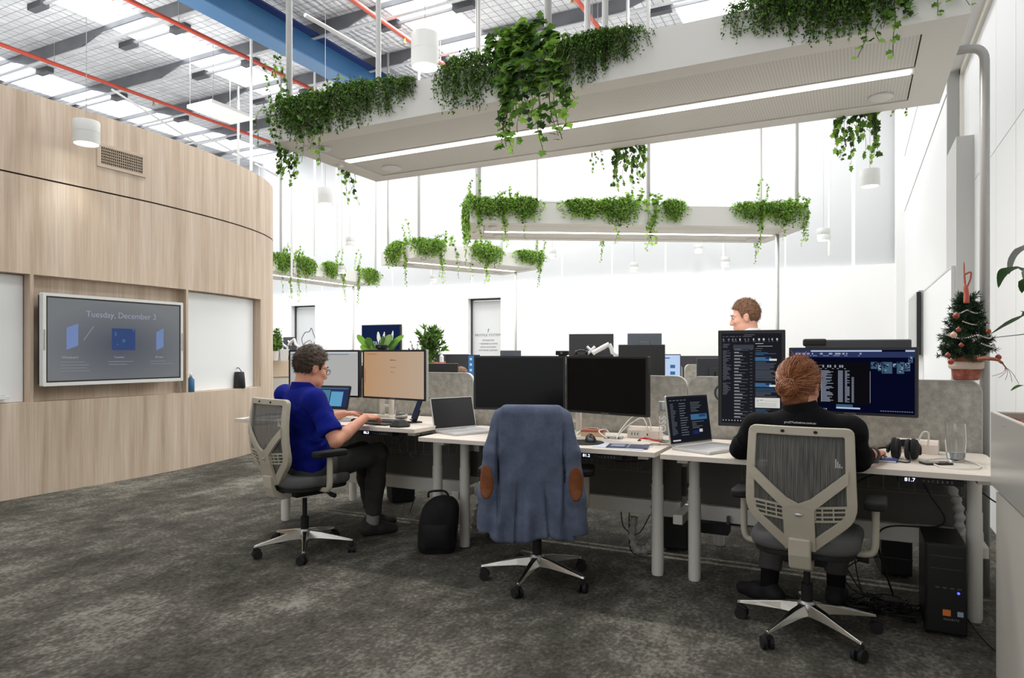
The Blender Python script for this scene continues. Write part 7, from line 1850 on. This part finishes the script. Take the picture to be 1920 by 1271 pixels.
MB().ball((0,0,0),(0.10,0.08,0.09),18,12).build('foliage', ramp_mat('moss_ball',[(0.35,(70,84,52)),(0.65,(104,100,86))],30,rough=0.9,fine=0.3), t, smooth=True)
MB().cyl((0,0,-0.22),(0,0,-0.05),0.06,0.08,16).build('pot', DGREY, t)
# pots by the timber wall
def pot_plant(px, d, w, lab, seed, hh, zt=1.255):
    p = atd(px,672,d); t = thing('potted_plant', lab, 'plant', (p.x,p.y,zt), 0, 'small plants by the timber wall')
    MB().lathe([(w*0.7,0),(w,0.16),(w*0.94,0.16),(w*0.66,0.02),(0.001,0.02)],n=20,cap1=False).build('pot', WHITE, t, smooth='auto')
    m = MB(); r_ = random.Random(seed)
    for k in range(150):
        a = r_.uniform(0,2*PI); q = Vector((w*1.5*r_.random()*math.cos(a),w*1.5*r_.random()*math.sin(a),0.16+hh*r_.random())); m.m = r_.choice((0,1,1,2)); leaf2(m,q,(Vector((q.x,q.y,0.12))+rvec(r_)*0.08).normalized(),rvec(r_).normalized(),r_.uniform(0.05,0.09),r_.uniform(0.03,0.05))
    for k in range(8): m.m = 0; m.tube([(0,0,0.1),(r_.uniform(-w,w),r_.uniform(-w,w),0.16+hh*0.8)],0.004,4)
    m.build('foliage',[LEAF[1],LEAF[0],LEAF[2]],t); return t
pot_plant(514,11.6,0.09,'small shrub in a white pot beside the timber wall end',21,0.22)
pot_plant(519,11.9,0.06,'upright bright green plant in a small pot by the timber wall end',22,0.36)
t = thing('plant_pot','white tapered square pot beside the timber wall end','pot',(atd(531,672,11.7).x,atd(531,672,11.7).y,1.245),0.3)
MB().lathe([(0.08,0),(0.12,0.2),(0.11,0.2),(0.07,0.02),(0.001,0.02)],n=4,cap1=False).build('pot', WHITE, t, bevel=0.005)
# ================================================================ RIGHT SIDE
# wall screen and whiteboard on the right wall
t = thing('wall_screen','flat wall screen seen nearly edge-on on the right wall','screen',(0.76,10.85,1.765),-PI/2)
MB().box(-0.65,0.65,-0.03,0.02,-0.405,0.405).build('housing', mat('screen_side_black',(20,20,22),0.5), t, bevel=0.005)
MB().box(-0.645,0.645,-0.04,-0.03,-0.40,0.40).build('front_bezel', mat('front_silver',(206,206,204),0.4), t)
MB().box(-0.63,0.63,-0.0415,-0.04,-0.385,0.385).build('screen', mat('mirror_screen',(60,60,62),0.08), t)
MB().box(-0.5,0.5,0.02,0.045,-0.3,0.3).box(-0.15,0.15,0.045,0.074,-0.15,0.15).build('back_mount', SOFTBLK, t)
t = thing('whiteboard','large whiteboard on the right wall behind the small tree','whiteboard',(0.818,8.77,1.55),-PI/2)
MB().box(-1.39,1.39,-0.014,0.014,-0.62,0.62).build('board', WBD, t)
MB().ring(rrect(-1.40,1.40,-0.63,0.63,0.01),rrect(-1.38,1.38,-0.61,0.61,0.006),-0.018,0.016).build('frame', mat('board_frame',(196,196,194),0.4,0.3), t)
t = thing('wall_panel_and_shade','narrow grey upright strip standing in for shade between wall screen and whiteboard','panel',(0.822,10.28,1.77),-PI/2)
MB().box(-0.06,0.06,-0.07,0.01,-0.42,0.42).build('panel', mat('shade_grey',(176,178,180),0.5), t, bevel=0.004)  # grey strip built where the screen only shades the wall
# little decorated tree on the corner of the felt screen
tx,ty,tz = 0.575,YC,1.2275
NEED = [leafmat('needle_dark',(30,52,30),0.15), leafmat('needle_mid',(48,78,38),0.15), leafmat('needle_blue',(44,54,56),0.1)]
t = thing('christmas_tree','small decorated tinsel tree in a red pot on the corner of the right felt screen','tree',(tx,ty,tz),0)
MB().lathe([(0.058,0),(0.064,0.005),(0.075,0.075),(0.07,0.075),(0.055,0.012),(0.001,0.012)],n=24,cap1=False).build('pot', ramp_mat('pot_red',[(0.35,(112,52,44)),(0.55,(150,84,70)),(0.72,(170,128,104))],22,rough=0.8), t, smooth='auto')
MB().lathe([(0.077,0.062),(0.086,0.07),(0.088,0.098),(0.080,0.105),(0.078,0.085)],n=24,cap0=False,cap1=False).build('cloth_band', mat('cloth_cream',(206,188,170),0.9,bump=0.4), t, smooth=True)
MB().lathe([(0.078,0.098),(0.080,0.125),(0.06,0.135),(0.001,0.137)],n=24,cap0=False,cap1=False).build('hessian_top', ramp_mat('hessian',[(0.3,(124,66,46)),(0.7,(168,110,82))],40,rough=0.95,fine=0.2), t, smooth=True)
r = random.Random(12); m = MB(); tk = MB()
tk.tube([(0,0,0.1),(0,0,0.46)],0.008,6)
for k in range(190):
    h = r.random()**1.2; z = 0.145+0.325*h; R_ = 0.100*(1-h)**0.8+0.045; a = r.uniform(0,2*PI); ln = R_*r.uniform(0.72,1.12)
    b0 = Vector((0.01*math.cos(a),0.01*math.sin(a),z)); b1 = Vector((ln*math.cos(a),ln*math.sin(a),z+r.uniform(-0.035,0.045))); tk.tube([b0,b1],0.0015,3,False)
    n_ = int(ln*520)+10
    for i in range(n_):
        f = (i+r.random())/n_; f = f**0.8; q = b0.lerp(b1,f); d = ((b1-b0).normalized()*0.55+rvec(r)*0.6).normalized(); m.m = r.choice((0,0,0,1,1,2)); leaf2(m,q,d,rvec(r).normalized(),r.uniform(0.02,0.034),0.0042)
m.build('needles',NEED,t); tk.build('trunk',mat('tree_trunk',(52,42,34),0.8),t)
BAU = mat('bauble_red',(150,58,48),0.3,0.2); BAUB = mat('bauble_bronze',(136,70,36),0.3,0.5); BAUP = mat('bauble_peach',(214,170,150),0.35)
LOC = lambda px,py,d: atd(px,py,d)-Vector((tx,ty,tz))
for px,py,d,rr,mt_ in ((1793,592,3.68,0.016,BAU),(1788,628,3.68,0.017,BAUP),(1797,618,3.66,0.012,BAU),(1853,621,3.75,0.014,BAUB),(1777,666,3.66,0.013,BAU),(1783,678,3.63,0.0155,BAU),(1872,670,3.78,0.0155,BAU),(1802,647,3.60,0.011,BAUB)):
    q = LOC(px,py,d); o = MB().ball(q,rr,18,12).build('bauble',mt_,t,smooth=True); MB().cyl((q.x,q.y,q.z+rr*0.9),(q.x,q.y,q.z+rr*1.3),rr*0.25,n=8).build('bauble_cap',ALU,o)
BEAD = mat('bead_silver',(206,200,192),0.3,0.4)
for z,ph,R_ in ((0.385,0.2,0.075),(0.32,1.3,0.095),(0.245,0.6,0.118),(0.195,2.0,0.135)):
    m = MB()
    for i in range(46):
        a = ph+PI+i/46*PI*1.25; s_ = math.sin(i/46*PI*3); m.ball((R_*math.cos(a),R_*math.sin(a),z-0.02*abs(s_)+0.01),0.0042,7,5)
    m.build('bead_garland',BEAD,t,smooth=True)
q = LOC(1812,558,3.78)
m = MB(); m.tube(catmull([q+Vector((0,0,-0.03)),q+Vector((0.0,0,0.02)),q+Vector((-0.006,0,0.07)),q+Vector((-0.01,0,0.13)),q+Vector((-0.012,0,0.20))],4),[0.020]*4+[0.018]*4+[0.008]*4+[0.006]*4+[0.002],8,True,0.7)
m.tube(catmull([q+Vector((0.0,0,0.05)),q+Vector((0.018,0,0.10)),q+Vector((0.020,0,0.14)),q+Vector((-0.012,0,0.125))],4),0.005,6); m.build('ribbon_topper',mat('topper_red',(176,84,64),0.6),t,smooth=True)
m = MB(); e = LOC(1885,688,3.70); m.tube(catmull([(0.06,-0.05,0.12),LOC(1845,672,3.68),LOC(1868,674,3.68),LOC(1878,680,3.68),e],4),[0.022]*5+[0.018]*4+[0.014]*4+[0.006]*4,7,True,0.5)
for k in range(5): m.tube(catmull([e,e+Vector((0.01*k-0.01,0,-0.03)),e+Vector((0.03*(k-2),0,-0.05-0.01*k))],3),0.0012,4)
m.build('hessian_ribbon',_M['hessian'],t,smooth=True)
# ================================================================ LIGHT
w = bpy.data.worlds.new('World'); SC.world = w; w.use_nodes = True
w.node_tree.nodes['Background'].inputs[0].default_value = (0.95,0.97,1.0,1); w.node_tree.nodes['Background'].inputs[1].default_value = 1.6
def area(name, loc, sx, sy, power, rot=(0,0,0), col=(1,1,1), spread=PI):
    l = bpy.data.lights.new(name,'AREA'); l.shape = 'RECTANGLE'; l.size = sx; l.size_y = sy; l.energy = power; l.color = col; l.spread = spread
    o = bpy.data.objects.new(name,l); COL.objects.link(o); o.location = loc; o.rotation_euler = rot; return o
# daylight that falls through the skylight strips, stronger in the far half of the hall
for i,(a,b_) in enumerate(SKX):
    area('skylight_daylight_far',((a+b_)/2,11.2,ZC-0.3),b_-a,6.0,[125,135,200,145][i],col=(1,1,1))
    area('skylight_daylight_near',((a+b_)/2,4.6,ZC-0.3),b_-a,4.5,[40,35,110,18][i],col=(1,1,1))
# added lamps without fixtures that brighten the far wall
for x in (-13.5,-10.2,-6.6,-3.2,-0.6):
    area('far_wall_fill',(x,12.6,6.2),1.6,0.5,30,rot=(math.radians(52),0,0),col=(1,1,0.99))
# added unseen lamps shining up to brighten the roof lining
area('roof_fill_left',(-10.2,4.6,4.15),4.0,6.5,260,rot=(PI,0,0))
for P,pw in ((P1,9),(P2,90),(P3,60),(P4,45)):
    area('roof_fill_planter',(P.c.x,P.c.y,ZB+PH+0.35),P.L-0.6,0.5,pw,rot=(PI,0,P.a))
for t,p in PENDS:
    H2_ = t['drop']; del t['drop']
    if p.y < 12:
        l = bpy.data.lights.new('pendant_lamp','SPOT'); l.energy = 12; l.spot_size = math.radians(95); l.spot_blend = 0.7; l.shadow_soft_size = 0.02; l.color = (1,0.97,0.92)
        o = bpy.data.objects.new('pendant_lamp',l); COL.objects.link(o); o.location = (p.x,p.y,p.z-H2_-0.005)
for P in (P1,P2,P3,P4):
    area('planter_strip_light',(P.c.x,P.c.y,ZB-0.012),P.L-0.45,0.06,[66,80,50,50][(P1,P2,P3,P4).index(P)],rot=(0,0,P.a),col=(1,0.985,0.95))
# ================================================================ CAMERA
cam = bpy.data.cameras.new('camera'); cam.sensor_width = 36; cam.lens = 24.0; cam.shift_y = (HZ-635.5)/1920; cam.clip_start = 0.05; cam.clip_end = 200
co = bpy.data.objects.new('camera',cam); COL.objects.link(co); co.location = (0,0,EYE); co.rotation_euler = (PI/2,0,YAW); SC.camera = co
SC.view_settings.view_transform = 'Standard'; SC.view_settings.look = 'None'; SC.view_settings.exposure = 0.0; SC.view_settings.gamma = 1.0
try:
    SC.cycles.max_bounces = 8; SC.cycles.transparent_max_bounces = 12; SC.cycles.sample_clamp_indirect = 4.0
except Exception: pass
